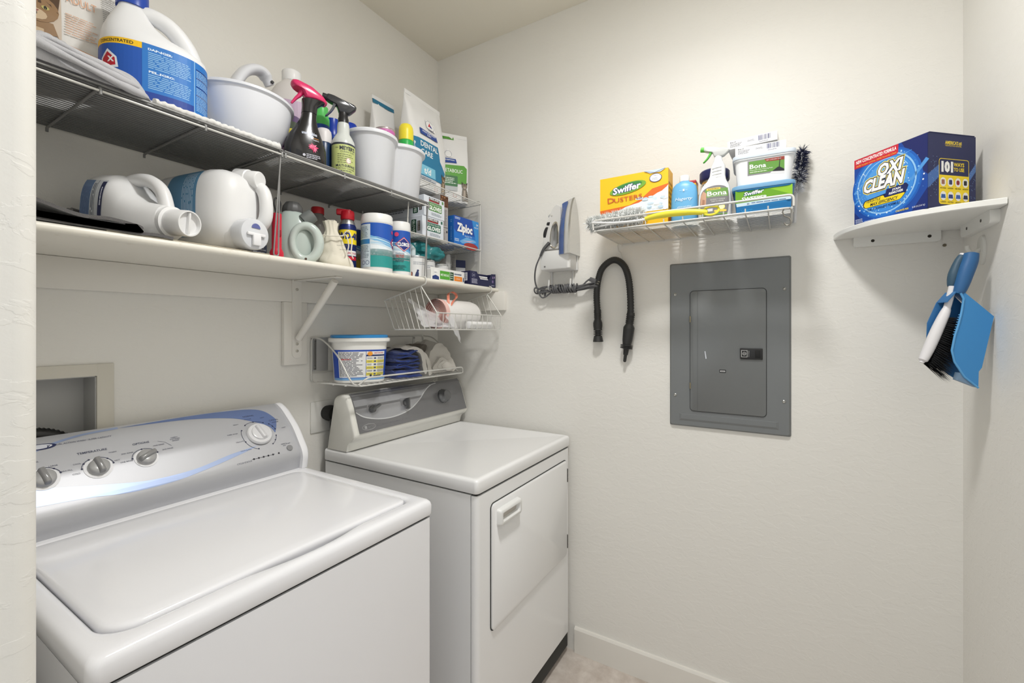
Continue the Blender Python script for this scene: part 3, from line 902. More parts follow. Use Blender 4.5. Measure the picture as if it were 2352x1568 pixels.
def ribs(z0, z1, n, r0, r1):
    out = []
    for i in range(n):
        a = z0 + (z1 - z0) * i / n; d_ = (z1 - z0) / n
        out += [(r1, a), (r1, a + d_ * 0.45), (r0, a + d_ * 0.5), (r0, a + d_ * 0.95)]
    return out
fitting([(0.0145, -0.01), (0.0148, 0.0)] + ribs(0, 0.026, 4, 0.0135, 0.0150) + [(0.0135, 0.028), (0.0185, 0.042), (0.0185, 0.055), (0.0165, 0.068)] + ribs(0.07, 0.094, 4, 0.0115, 0.0175) + [(0.0165, 0.096), (0.021, 0.118), (0.019, 0.120)], (-0.025, -0.868, 1.432), (0, -0.02, -1), 'hose_coupling')
fitting([(0.0145, -0.01), (0.016, 0.0)] + ribs(0, 0.036, 5, 0.0145, 0.0165) + [(0.0145, 0.038), (0.0215, 0.05), (0.0215, 0.058), (0.0195, 0.10), (0.0165, 0.118)] + ribs(0.12, 0.136, 3, 0.012, 0.024) + [(0.011, 0.137), (0.009, 0.158), (0.0065, 0.16), (0.006, 0.183), (0.004, 0.187)], (-0.026, -1.004, 1.42), (0, 0.13, -1), 'hose_nozzle')

# ================================================================ IRON AND HOLDER
t = thing('iron_holder', 'white plastic wall holder for the iron with two cord hooks below', 'holder', (0, -0.705, 1.56))
B0 = Vector((0, -0.705, 1.56)); hw = M((226, 226, 224), 0.35)
def add(bm_, name, mat, **k): return bm_.build(name, mat, t, **k)
q = MB(); q.X = Matrix.Translation(-B0)
q.rbox((-0.012, -0.775, 1.612), (0, -0.637, 1.84), 0.004)
add(q, 'back_plate', hw)
q = MB(); q.X = Matrix.Translation(-B0)
sec = lambda z, o: [(a, b, z) for a, b in rrect(-0.088 + o, -0.772 + o, -0.012, -0.640 - o, [0.001, 0.001, 0.012, 0.012], 5)]
ini = lambda z, o: [(a, b, z) for a, b in rrect(-0.084 + o, -0.768 + o, -0.016, -0.644 - o, [0.001, 0.001, 0.010, 0.010], 5)]
q.loft([sec(1.612, 0.004), sec(1.616, 0), sec(1.690, 0), ini(1.690, 0), ini(1.62, 0)], True, True)
add(q, 'cup', hw, angle=45)
q = MB(); q.X = Matrix.Translation(-B0)
q.prism([(-0.012, 1.69), (-0.088, 1.69), (-0.088, 1.70), (-0.06, 1.722), (-0.052, 1.75), (-0.06, 1.775), (-0.045, 1.80), (-0.012, 1.84)], 0, 0.004, 'z')
vv = q.v[-16:]; q.v[-16:] = [(p[0] , -0.773 + 0 + p[2] + B0.z - 0 - B0.y * 0, p[1]) for p in vv]
q2 = MB(); pts_ = [(-0.012, 1.69), (-0.088, 1.69), (-0.088, 1.70), (-0.06, 1.722), (-0.052, 1.75), (-0.06, 1.775), (-0.045, 1.80), (-0.012, 1.84)]
q2.X = Matrix.Translation(-B0); q2.prism(pts_, -0.776, -0.771, 'y'); add(q2, 'side_cheek', hw)
for yy in (-0.652, -0.752):
    m = MB(); m.X = Matrix.Translation(-B0); m.tube(fillet([(-0.006, yy, 1.615), (-0.006, yy, 1.545), (-0.012, yy, 1.532), (-0.05, yy - 0.006, 1.532), (-0.05, yy - 0.008, 1.572)], 0.012), [0.0028, 0.0028] + [0.0036] * 14 + [0.0036], 8) if False else m.tube(fillet([(-0.006, yy, 1.615), (-0.006, yy, 1.532), (-0.05, yy - 0.006, 1.532), (-0.05, yy - 0.008, 1.574)], 0.014), 0.0035, 8)
    add(m, 'cord_hook', hw)
m = MB(); m.X = Matrix.Translation(Vector((-0.089, -0.66, 1.625)) - B0) @ Matrix.Rotation(R(-90), 4, 'Y'); m.lathe([(0.0035, 0), (0.0035, 0.001)], 12); add(m, 'screw', M((140, 140, 138), 0.4, 0.8))

t = thing('clothes_iron', 'silver and blue clothes iron parked upright in the wall holder, cord wound below', 'iron', (-0.05, -0.711, 1.625))
B0 = Vector((-0.05, -0.711, 1.625))
# side view in (y along wall is thickness from soleplate to handle); iron stands on its heel, tip up, soleplate towards -y (right)
def sole(o, k=18):
    pts = []
    for i in range(k + 1):
        q = i / k
        z = q * 0.245; wdt = 0.052 * (1 - q ** 2.6) ** 0.75 - o
        pts.append((max(wdt, 0.0005), z))
    return pts
def body_ring(y, o, zs=1.0, z0=0.0):
    p = sole(o)
    return [(-a, y, z0 + b * zs) for a, b in p] + [(a, y, z0 + b * zs) for a, b in reversed(p)]
def iron_part(rings, name, mat, **k):
    m = MB(); m.X = Matrix.Rotation(R(0), 4, 'Z'); m.loft(rings); return m.build(name, mat, t, **k)
chrome = M((205, 205, 203), 0.12, 0.9)
iron_part([body_ring(-0.050, 0.001, 1.0), body_ring(-0.044, 0.0, 1.0)], 'soleplate', chrome, angle=40)
iron_part([body_ring(-0.044, 0.0015, 0.99), body_ring(-0.034, 0.004, 0.98), body_ring(-0.026, 0.010, 0.965)], 'heat_shield', M((214, 212, 208), 0.2, 0.3), angle=60)
iron_part([body_ring(-0.026, 0.010, 0.955), body_ring(-0.014, 0.014, 0.94), body_ring(-0.006, 0.02, 0.92)], 'water_tank', M((74, 96, 148), 0.15, coat=0.6), angle=60)
# upper body with the grip loop
gm = M((212, 211, 208), 0.3)
m = MB()
outl = smooth_path([Vector((-0.006, 0.004, 0)), Vector((-0.006, 0.19, 0)), Vector((0.004, 0.222, 0)), Vector((0.018, 0.215, 0)), Vector((0.038, 0.165, 0)), Vector((0.05, 0.12, 0)), Vector((0.055, 0.06, 0)), Vector((0.052, 0.004, 0))], 5)
inl = smooth_path([Vector((0.004, 0.05, 0)), Vector((0.003, 0.10, 0)), Vector((0.006, 0.135, 0)), Vector((0.015, 0.142, 0)), Vector((0.024, 0.125, 0)), Vector((0.030, 0.09, 0)), Vector((0.030, 0.05, 0)), Vector((0.016, 0.034, 0))], 5)
# resample both loops to the same count
def resamp(P, n, closed=True):
    P = list(P) + ([P[0]] if closed else [])
    A = [0]
    for i in range(len(P) - 1): A.append(A[-1] + (P[i + 1] - P[i]).length)
    out = []; j = 0
    for i in range(n):
        d_ = A[-1] * i / n
        while A[j + 1] < d_: j += 1
        out.append(P[j].lerp(P[j + 1], (d_ - A[j]) / max(A[j + 1] - A[j], 1e-9)))
    return out
no_ = 48
O = resamp(outl, no_); I = resamp(inl, no_)
O = [O[(i) % no_] for i in range(no_)]
# align start angle
ang = lambda p: math.atan2(p.y - 0.09, p.x - 0.017)
O.sort(key=ang); I.sort(key=ang)
def loop(P, x, s_=1.0, c=(0.017, 0.09)): return [(x, c[0] + (p.x - c[0]) * s_, c[1] + (p.y - c[1]) * s_) for p in P]
m.loft([loop(I, -0.014), loop(O, -0.016, 0.97), loop(O, -0.010), loop(O, 0.010), loop(O, 0.016, 0.97), loop(I, 0.014), loop(I, -0.014)], False, False)
gb = m.build('handle_body', gm, t, angle=50)
m = MB(); m.loft([loop(I, -0.0145, 1.06), loop(I, -0.0155, 1.12), loop(I, -0.0165, 1.04), loop(I, -0.0145, 0.97)], False, False); m.build('grip_trim', M((214, 206, 190), 0.12, 0.9), gb, angle=60)
m = MB(); m.rbox((-0.0135, 0.004, 0.045), (0.0135, 0.0085, 0.135), 0.002); m.build('inner_panel', M((120, 116, 106), 0.25, 0.7), gb)
for zz, hh, rr_ in ((0.106, 0.022, 0.011), (0.142, 0.006, 0.008)):
    m = MB(); m.X = Matrix.Translation((-0.012, 0.0465 - (0.01 if zz > 0.12 else 0), zz)) @ Matrix.Rotation(R(-78), 4, 'X') ; m.lathe([(rr_, -0.004), (rr_, 0.004), (rr_ * 0.8, 0.006)], 20, sy=2.2 if zz < 0.12 else 1.0); m.build('button', M((40, 40, 42), 0.4), gb)
m = MB(); m.X = Matrix.Translation((-0.004, 0.028, 0.176)) @ Matrix.Rotation(R(-55), 4, 'X'); m.lathe([(0.012, -0.006), (0.012, 0.006), (0.010, 0.009)], 22); m.build('steam_dial', M((222, 222, 220), 0.15, 0.6), gb)
m = MB(); m.rbox((-0.022, -0.026, 0.0), (0.022, 0.05, 0.03), 0.006); m.build('heel', M((126, 124, 120), 0.4), t)
ck = M((92, 92, 94), 0.5)
cord = MB()
pp = smooth_path([(-0.03, 0.035, 0.10), (-0.045, 0.052, 0.075), (-0.05, 0.066, 0.045)], 5); cord.tube(pp, [0.0075 - 0.003 * i / (len(pp) - 1) for i in range(len(pp))], 10)
cord.build('cord_boot', M((70, 70, 72), 0.5), t)
cord = MB()
path = [(-0.05, 0.066, 0.045), (-0.045, 0.09, 0.0), (-0.02, 0.108, -0.05), (0.0, 0.105, -0.09), (0.012, 0.085, -0.125), (0.012, 0.02, -0.09), (0.014, -0.06, -0.085)]
rg = random.Random(3)
for k in range(5):
    rr2 = 0.010
    path += [(0.02 - 0.012 * rg.random(), -0.135 - 0.008 * k % 0.02, -0.080 + rg.uniform(-rr2, rr2)), (0.024 - 0.01 * rg.random(), -0.148 + 0.006 * k, -0.092), (0.012 + 0.01 * rg.random(), -0.02, -0.092 + rg.uniform(-rr2, rr2)), (0.012, 0.07, -0.085 + rg.uniform(-rr2, rr2)), (0.02, 0.128 - 0.012 * k, -0.080 - 0.01 * k), (0.016, 0.12 - 0.012 * k, -0.105 + 0.003 * k), (0.01, 0.06, -0.10), (0.008, -0.05, -0.09 + rg.uniform(-rr2, rr2))]
path += [(0.01, -0.09, -0.085), (0.012, -0.115, -0.065), (0.014, -0.128, -0.056)]
cord.tube(smooth_path(path, 6), 0.0033, 8)
cord.build('cord', ck, t, angle=60)
cord = MB(); a = math.pi * 2
for k in range(16):
    yb = 0.045 - 0.0075 * k + rg.uniform(-0.002, 0.002)
    cord.tube([(0.012 + 0.018 * math.cos(a * i / 12), yb + 0.006 * math.sin(a * i / 12 + k) - 0.0055 * i / 12, -0.09 + 0.017 * math.sin(a * i / 12)) for i in range(13)], 0.0033, 6)
cord.build('cord_wrap', ck, t, angle=60)
pg = MB(); pg.X = Matrix.Translation((0.014, -0.128, -0.056)) @ Matrix.Rotation(R(25), 4, 'X'); pg.rbox((-0.007, -0.03, -0.009), (0.007, 0.0, 0.009), 0.003); pgo = pg.build('plug', ck, t)
pg = MB(); pg.X = Matrix.Translation((0.014, -0.128, -0.056)) @ Matrix.Rotation(R(25), 4, 'X'); pg.box((-0.001, -0.044, -0.006), (0.001, -0.029, -0.003)); pg.box((-0.001, -0.044, 0.003), (0.001, -0.029, 0.006)); pg.build('prong', M((170, 165, 150), 0.3, 0.9), pgo)

for ch in t.children:
    if ch.name.split('.')[0] not in ('cord', 'cord_wrap', 'plug', 'cord_boot'):
        ch.scale = (1.05, 1.3, 0.96); ch.location = (-0.006, -0.006, 0.046)
# ================================================================ BREAKER PANEL
t = thing('breaker_panel', 'grey metal electrical breaker panel cover on the wall', 'breaker panel', (0, -1.342, 1.003))
B0 = Vector((0, -1.342, 1.003))
pm = M((122, 125, 126), 0.42, 0.15, name='panel_grey')
q = MB(); q.X = Matrix.Translation(-B0)
pr_ = lambda x, o, r=0.006: [(x, a, b) for a, b in rrect(-1.537 + o, 1.003 + o, -1.147 - o, 1.609 - o, r, 4)]
q.loft([pr_(0, 0), pr_(-0.002, 0), pr_(-0.011, 0.006)]); q.build('cover', pm, t, angle=20)
q = MB(); q.X = Matrix.Translation(-B0)
q.loft([[(x, a, b) for a, b in pts] for x, pts in ((-0.009, [(-1.508, 1.018), (-1.176, 1.018), (-1.176, 1.052), (-1.508, 1.052)]), (-0.0135, [(-1.494, 1.032), (-1.19, 1.032), (-1.19, 1.049), (-1.494, 1.049)]))]); q.build('embossed_ridge', pm, t, smooth=False)
q = MB(); q.X = Matrix.Translation(-B0)
q.prism(rrect(-1.4665, 1.0625, -1.2195, 1.5045, 0.014, 6), -0.0125, -0.0108, 'x'); q.build('door_gap', M((58, 59, 60), 0.7), t)
q = MB(); q.X = Matrix.Translation(-B0)
dr_ = lambda x, o: [(x, a, b) for a, b in rrect(-1.4645 + o, 1.0645 + o, -1.2215 - o, 1.5025 - o, 0.0125, 6)]
q.loft([dr_(-0.011, 0), dr_(-0.0145, 0), dr_(-0.0158, 0.0015)]); dro = q.build('door', pm, t, angle=40)
q = MB(); q.X = Matrix.Translation(-B0); q.box((-0.0164, -1.2472, 1.066), (-0.0157, -1.2464, 1.501)); q.build('door_crease', M((98, 101, 102), 0.5), dro)
for zz in (1.4, 1.156):
    q = MB(); q.X = Matrix.Translation(-B0); q.lathe([(0.003, zz - 0.011), (0.003, zz + 0.011)], 10, (-0.0155, -1.2215)); q.build('hinge', M((150, 142, 120), 0.35, 0.8), t)
for yy, zz in ((-1.168, 1.493), (-1.518, 1.498), (-1.168, 1.118), (-1.516, 1.121)):
    q = MB(); q.X = Matrix.Translation(Vector((-0.011, yy, zz)) - B0) @ Matrix.Rotation(R(-90), 4, 'Y')
    q.lathe([(0.0055, 0), (0.0052, 0.002), (0.003, 0.0035), (0.0018, 0.0028)], 14); q.build('screw', M((176, 176, 172), 0.3, 0.9), t)
q = MB(); q.X = Matrix.Translation(-B0); q.rbox((-0.0215, -1.4545, 1.259), (-0.0155, -1.386, 1.297), 0.002); la = q.build('latch', M((36, 36, 37), 0.4), dro)
q = MB(); q.X = Matrix.Translation(-B0); q.rbox((-0.0222, -1.448, 1.264), (-0.0212, -1.432, 1.292), 0.0004); q.build('latch_slot', M((12, 12, 12), 0.5), la)
p = Print(lambda u, v, h: tuple(Vector((-0.0215 - h, -u, v)) - B0))
p.rect(1.3895, 1.2665, 1.4085, 1.2905, (200, 200, 198)); p.rect(1.391, 1.268, 1.407, 1.289, (34, 34, 34)); p.ring(1.399, 1.2785, 0.0045, 0.0012, (200, 200, 198), 14); p.text('GE', 1.399, 1.2785, 0.0045, (200, 200, 198)); p.text('Circuit Breaker', 1.4125, 1.2785, 0.0032, (190, 190, 188), w=0.022, rot=R(90))
p.build(la)
p = Print(lambda u, v, h: tuple(Vector((-0.0158 - h, -u, v)) - B0))
p.poly([(1.2705, 1.283), (1.2735, 1.284), (1.2775, 1.257), (1.274, 1.256)], (214, 218, 226)); p.rr(1.3195, 1.2085, 1.341, 1.2195, 0.002, (30, 30, 32)); p.rect(1.322, 1.2115, 1.3385, 1.2165, (200, 200, 200)); p.lines(1.324, 1.2125, 1.3365, 1.2155, 1, (40, 40, 40), ragged=0)
p.build(dro, 'sticker')
# ================================================================ THINGS IN THE WALL BASKET
# (modelled with the front towards local -Y; rotz = -90 deg turns the front towards the room, -X)
FB = R(-90)
def box_thing(name, label, loc, rotz, size, mat, cat='box', r=0.0012, group=None, rot=None):
    """cardboard box: local x = width, y = depth (front at -d/2), z up from 0"""
    t = thing(name, label, cat, loc, rotz, group, rot)
    w, d, h = size
    MB().rbox((-w / 2, -d / 2, 0), (w / 2, d / 2, h), r, 1).build('carton', mat, t)
    return t

# yellow duster box
t = box_thing('duster_box', 'yellow cardboard duster refill box in the wall basket', (-0.176, -1.066, BT), FB, (0.238, 0.07, 0.197), M((246, 190, 30), 0.4))
w, h = 0.238, 0.197
p = Print(lambda u, v, hh: (u, -0.035 - hh, 0.3 * h + 0.7 * v))
Yl = (250, 196, 36)
p.rect(-w / 2, 0, w / 2, h, Yl)
p.poly([(-w / 2, 0), (w / 2, 0), (w / 2, h * 0.62), (w * 0.28, h * 0.55), (w * 0.12, h * 0.34), (-w * 0.05, h * 0.22), (-w / 2, h * 0.17)], (222, 108, 40))
cl = [(w / 2, 0), (w / 2, h * 0.59)]
rg = random.Random(11)
for i in range(15):
    q = i / 14; a = 0.48 - q * 0.92
    cl.append((w * a, h * (0.55 - 0.5 * q ** 0.65) + rg.uniform(-0.004, 0.004)))
cl.append((-w * 0.46, 0))
p.poly(cl, (226, 236, 242))
for i in range(26):
    p.ell(w * rg.uniform(0.08, 0.46), h * rg.uniform(0.03, 0.36), rg.uniform(0.006, 0.014), rg.uniform(0.004, 0.009), rg.choice([(240, 244, 246), (206, 224, 238), (190, 214, 234), (248, 250, 250)]), 11)
p.ell(-0.018, h * 0.66, 0.066, 0.027, (120, 170, 60), 22, R(14)); p.ell(-0.02, h * 0.68, 0.054, 0.019, (60, 130, 66), 22, R(14))
p.text('Swiffer', -0.022, h * 0.66, 0.031, (252, 252, 250), w=0.1, bold=0.03, ital=0.25, rot=R(9), outline=(40, 52, 110), ow=0.05)
p.text('D', -0.078, h * 0.405, 0.027, (198, 96, 50), bold=0.01, rot=R(3)); p.text('USTERS', -0.0165, h * 0.40, 0.022, (198, 96, 50), w=0.098, bold=0.01, rot=R(3))
p.ring(0.078, h * 0.80, 0.0185, 0.0022, (60, 76, 126), 24); p.ell(0.078, h * 0.80, 0.0185, 0.0185, (236, 240, 244), 24); p.text('P&G', 0.078, h * 0.86, 0.005, (110, 120, 150)); p.lines(0.067, h * 0.74, 0.089, h * 0.81, 3, (170, 178, 190))
p.poly([(0.04, h), (0.112, h), (0.095, h * 0.93), (0.06, h * 0.925)], (206, 222, 236)); p.stroke([(0.04, h * 0.99), (0.075, h * 0.93), (0.11, h * 0.995)], 0.0022, (60, 76, 126))
p.build(t)
p = Print(lambda u, v, hh: (0.119 + hh, u, v)); p.rect(-0.035, 0, 0.035, h, (248, 186, 24)); p.rect(-0.035, 0, 0.035, h * 0.2, (226, 120, 40)); p.lines(-0.03, h * 0.3, 0.03, h * 0.8, 6, (180, 120, 40)); p.build(t, 'side_print')
# small yellow carton behind
t = box_thing('small_yellow_carton', 'small yellow carton with a red corner behind the blue polish bottle', (-0.06, -1.222, BT), FB, (0.06, 0.05, 0.18), M((244, 196, 40), 0.45))
MB().rbox((0.0, -0.0255, 0.17), (0.0302, 0.0255, 0.1805), 0.0005).build('red_flap', M((190, 40, 50), 0.45), t)

# fluffy duster with yellow handle
def fluffy(parent, name, mat, path, rad, n, length, seed, wdt=0.0022):
    """soft fibres around a path"""
    rg = random.Random(seed); m = MB()
    P = [Vector(q) for q in path]
    for i in range(n):
        k = rg.random() * (len(P) - 1); j = int(k); c = P[j].lerp(P[min(j + 1, len(P) - 1)], k - j)
        d_ = Vector((rg.gauss(0, 1), rg.gauss(0, 1), rg.gauss(0, 1))).normalized()
        tan = (P[min(j + 1, len(P) - 1)] - P[j]).normalized()
        d_ = (d_ - tan * d_.dot(tan) * 0.6).normalized()
        s_ = d_.cross(Vector((rg.gauss(0, 1), rg.gauss(0, 1), rg.gauss(0, 1)))).normalized() * wdt * rg.uniform(0.6, 1.3)
        a = c + d_ * rad * 0.3; b = c + d_ * (rad + length * rg.uniform(0.4, 1)) * 0.7 + tan * rg.uniform(-0.004, 0.004); e = c + d_ * (rad + length * rg.uniform(0.5, 1.1)) + Vector((0, 0, -0.004 * rg.random()))
        m.add([a + s_, a - s_, b - s_ * 0.9, b + s_ * 0.9, e], [(0, 1, 2, 3), (3, 2, 4)])
    o = m.build(name, mat, parent); o['kind'] = 'stuff'
    return o
t = thing('duster', 'grey fluffy hand duster with yellow handle lying along the front of the wall basket', 'duster', (-0.247, -1.0, BT + 0.002))
def hp(y, x, z): return (x, -(y), z)
fl = MB(); core = [(0.0, 0.075, 0.028), (0.0, 0.03, 0.032), (0.0, -0.02, 0.036), (0.005, -0.07, 0.04), (0.01, -0.10, 0.036)]
fl.tube(smooth_path(core, 5), 0.02, 10); fl.build('duster_core', M((216, 218, 216), 0.9), t)
fluffy(t, 'duster_fibres', M((226, 228, 226), 0.9, sheen=0.3), smooth_path(core, 5), 0.016, 3600, 0.02, 3, 0.0016)
q = MB()
for dy in (-0.007, 0.007):
    q.tube(smooth_path([(-0.03 + dy, 0.055, 0.018 - dy), (-0.035 + dy, -0.02, 0.014), (-0.034 + dy * 0.6, -0.09, 0.012), (-0.03, -0.135, 0.016)], 6), 0.0038, 8)
q.build('fork', M((232, 232, 230), 0.35), t)
q = MB(); pts = smooth_path([(-0.03, -0.125, 0.016), (-0.03, -0.16, 0.022), (-0.03, -0.21, 0.024), (-0.03, -0.27, 0.02), (-0.03, -0.315, 0.012)], 5)
rr_ = [0.006, 0.007, 0.008, 0.009, 0.010, 0.0105, 0.011, 0.0115, 0.012, 0.012, 0.012, 0.012, 0.012, 0.0115, 0.011, 0.0105, 0.010, 0.0095, 0.009, 0.008, 0.006][:len(pts)]
q.tube(pts, rr_, 12); q.build('handle', M((238, 226, 70), 0.35), t)
q = MB(); q.tube([( -0.03 + 0.004 * math.sin(R(a)), -0.325 + 0.022 * math.cos(R(a)), 0.016 + 0.014 * math.sin(R(a))) for a in range(0, 360, 20)], 0.0035, 8, True); q.build('hanging_loop', M((238, 226, 70), 0.35), t)

# blue polish bottle
def bottle_oval(sections, n=40, e=2.4):
    return [[(a, b, z) for a, b in sellipse(rx, ry, e, n, cx)] for (rx, ry, z, cx) in sections]
t = thing('polish_bottle', 'pale blue polish bottle with white cap in the wall basket', 'bottle', (-0.187, -1.232, BT), FB + R(4))
t.scale = (1.13, 1.0, 0.93)
q = MB(); bl = M((108, 176, 222), 0.35)
q.loft(bottle_oval([(0.035, 0.02, 0, 0), (0.037, 0.022, 0.004, 0), (0.0375, 0.0225, 0.06, 0), (0.036, 0.022, 0.115, 0), (0.033, 0.02, 0.138, 0), (0.024, 0.017, 0.151, 0), (0.014, 0.013, 0.156, 0), (0.013, 0.0125, 0.162, 0)])); q.build('body', bl, t, angle=60)
q = MB(); q.lathe([(0.014, 0.158), (0.014, 0.176), (0.0125, 0.179)], 24); q.build('cap', M((240, 240, 238), 0.35), t)
p = Print(lambda u, v, hh: (u, -0.0235 * (max(0.0, 1 - (abs(u) / 0.0385) ** 2.4)) ** (1 / 2.4) - hh, v), du=0.006)
p.text('Hagerty', 0, 0.092, 0.0115, (236, 244, 250), w=0.048, ital=0.3); p.text("silversmiths'", 0.002, 0.064, 0.006, (232, 242, 250), w=0.04); p.text('polish', 0, 0.054, 0.006, (232, 242, 250), w=0.022); p.lines(-0.018, 0.035, 0.018, 0.046, 2, (190, 220, 240)); p.rect(-0.0025, 0.118, 0.0025, 0.126, (220, 236, 246)); p.lines(-0.012, 0.121, -0.004, 0.123, 1, (200, 226, 242)); p.lines(0.004, 0.121, 0.012, 0.123, 1, (200, 226, 242))
p.build(t)

# jar with navy lid
t = thing('polish_jar', 'amber polish jar with navy blue lid behind the white spray bottle', 'jar', (-0.085, -1.312, BT))
t.scale = (1.0, 1.0, 1.12)
q = MB(); q.lathe([(0.04, 0), (0.043, 0.003), (0.044, 0.135), (0.04, 0.142), (0.038, 0.148)], 36); q.build('body', M((226, 220, 210), 0.35), t)
q = MB(); q.lathe([(0.046, 0.146), (0.0475, 0.15), (0.0475, 0.172), (0.044, 0.176)], 40); q.build('lid', M((38, 42, 92), 0.4), t)
p = Print(cylS(0.0435, (0, 0), 190), du=0.006)
p.rect(-0.05, 0.012, 0.05, 0.14, (190, 140, 60)); p.rect(-0.05, 0.11, 0.0, 0.135, (48, 40, 40)); p.text("Wright's", -0.025, 0.124, 0.011, (250, 248, 240), w=0.04, bold=0.02, ital=0.15); p.rect(0.002, 0.108, 0.05, 0.14, (40, 44, 100)); p.ell(0.0, 0.085, 0.045, 0.02, (238, 234, 226)); p.rect(-0.05, 0.02, 0.05, 0.06, (196, 150, 70)); p.lines(-0.04, 0.025, 0.03, 0.055, 4, (90, 70, 40)); p.rect(-0.05, 0.044, 0.05, 0.05, (70, 110, 60))
p.build(t)

# spray bottle builder with trigger head
def trigger(t, base, z0, s, head, neck, nozzle, lever, name='trigger_head'):
    """head points to local -X; z0 = neck base height"""
    X0 = Matrix.Translation((base[0], base[1], z0)) @ Matrix.Scale(s, 4)
    q = MB(); q.X = X0
    q.lathe([(0.0145, 0), (0.0145, 0.016), (0.013, 0.018), (0.0125, 0.03), (0.011, 0.036)], 24); col = q.build('collar', neck, t, angle=40)
    q = MB(); q.X = X0
    prof = [(0.018, 0.030), (0.034, 0.046), (0.036, 0.053), (0.03, 0.058), (0.0, 0.067), (-0.028, 0.076), (-0.045, 0.078), (-0.047, 0.062), (-0.038, 0.058), (-0.018, 0.051), (-0.012, 0.03)]
    prof = [(v.x, v.y) for v in fillet([Vector((a, b, 0)) for a, b in prof], 0.006, 3, True)]
    q.loft([[(a * k2 + -0.0 * (1 - k2), yy, 0.05 + (b - 0.05) * k2) for a, b in prof] for yy, k2 in ((-0.012, 0.86), (-0.0105, 0.95), (-0.006, 1), (0.006, 1), (0.0105, 0.95), (0.012, 0.86))])
    hd = q.build('trigger_head', head, t, angle=45)
    q = MB(); q.X = X0; q.X = X0 @ Matrix.Translation((-0.047, 0, 0.069)) @ Matrix.Rotation(R(-80), 4, 'Y')
    q.lathe([(0.0095, -0.006), (0.0095, 0.008), (0.008, 0.009), (0.003, 0.009)], 18); q.build('nozzle', nozzle, hd)
    q = MB(); q.X = X0
    lv = smooth_path([Vector((-0.022, 0.056, 0)), Vector((-0.026, 0.044, 0)), Vector((-0.034, 0.03, 0)), Vector((-0.046, 0.016, 0))], 4)
    rings = []
    for i, v in enumerate(lv):
        k2 = i / (len(lv) - 1); th = 0.0045 * (1 - 0.55 * k2); wd_ = 0.008 * (1 - 0.25 * k2)
        rings.append([(v.x - th, -wd_, v.y), (v.x + th, -wd_, v.y + th * 0.4), (v.x + th, wd_, v.y + th * 0.4), (v.x - th, wd_, v.y)])
    q.loft(rings); q.build('trigger', lever, hd, angle=60)
    return hd

t = thing('floor_cleaner_spray', 'white floor cleaner spray bottle with green trigger in the wall basket', 'spray bottle', (-0.205, -1.327, BT), FB + R(3))
t.scale = (1.0, 1.0, 0.86)
wh = M((236, 237, 238), 0.3)
q = MB()
q.loft(bottle_oval([(0.046, 0.025, 0, 0), (0.049, 0.028, 0.005, 0), (0.049, 0.028, 0.06, 0), (0.047, 0.027, 0.10, 0), (0.04, 0.025, 0.128, 0.002), (0.028, 0.021, 0.148, 0.005), (0.023, 0.018, 0.165, 0.008), (0.021, 0.017, 0.20, 0.010), (0.016, 0.0155, 0.212, 0.010), (0.0145, 0.0145, 0.216, 0.010)])); q.build('body', wh, t, angle=60)
for i in range(4):
    m = MB(); m.tube([(0.010 - 0.016 + 0.0, -0.016 + 0.0006, 0.155 + 0.012 * i), (0.008, -0.0195 + i * 0.0004, 0.1565 + 0.012 * i), (0.02, -0.0165, 0.158 + 0.012 * i)], 0.0022, 6); m.build('grip_ridge', wh, t)
trigger(t, (0.01, 0), 0.208, 0.92, M((214, 216, 214), 0.25, alpha=1.0), wh, M((96, 196, 70), 0.4), M((96, 196, 70), 0.4))
p = Print(lambda u, v, hh: (u, -0.0285 * (max(0.0, 1 - (abs(u) / 0.0505) ** 2.4)) ** (1 / 2.4) - hh, v), du=0.006, dv=0.03)
p.poly([(v.x, v.y) for v in fillet([Vector(q) for q in [(-0.038, 0.012, 0), (0.038, 0.012, 0), (0.043, 0.075, 0), (0.038, 0.118, 0), (0.0, 0.126, 0), (-0.036, 0.113, 0), (-0.043, 0.07, 0)]], 0.02, 4, True)], (128, 126, 130))
p.rect(-0.026, 0.082, 0.039, 0.112, (112, 158, 78)); p.rr(-0.022, 0.108, 0.018, 0.115, 0.002, (238, 208, 90)); p.lines(-0.018, 0.1095, 0.014, 0.1135, 1, (90, 80, 50), ragged=0)
p.text('Bona', 0.008, 0.096, 0.016, (248, 248, 246), w=0.055, bold=0.02); p.text('Hard-Surface Floor Cleaner', 0.008, 0.0855, 0.0032, (240, 240, 236), w=0.055)
p.poly([(-0.041, 0.05), (-0.024, 0.052), (-0.022, 0.098), (-0.032, 0.108), (-0.04, 0.09)], (206, 164, 140)); p.poly([(-0.036, 0.05), (-0.028, 0.05), (-0.027, 0.075), (-0.034, 0.078)], (176, 130, 108))
p.text('QUICKLY CLEANS', 0.01, 0.073, 0.0042, (230, 230, 228), w=0.042); p.text('DIRT & GRIME', 0.01, 0.066, 0.0042, (230, 230, 228), w=0.034)
p.ell(0.02, 0.044, 0.011, 0.011, (240, 226, 130)); p.ell(0.02, 0.044, 0.0085, 0.0085, (250, 244, 196)); p.poly([(0.006, 0.042), (0.012, 0.036), (0.014, 0.05)], (52, 70, 46)); p.rr(0.0, 0.026, 0.035, 0.034, 0.003, (238, 208, 90)); p.rr(-0.02, 0.03, -0.004, 0.04, 0.001, (222, 222, 220)); p.rect(-0.037, 0.0165, 0.037, 0.021, (112, 158, 78)); p.ring(-0.03, 0.04, 0.004, 0.0008, (220, 220, 220), 12)
p.build(t)

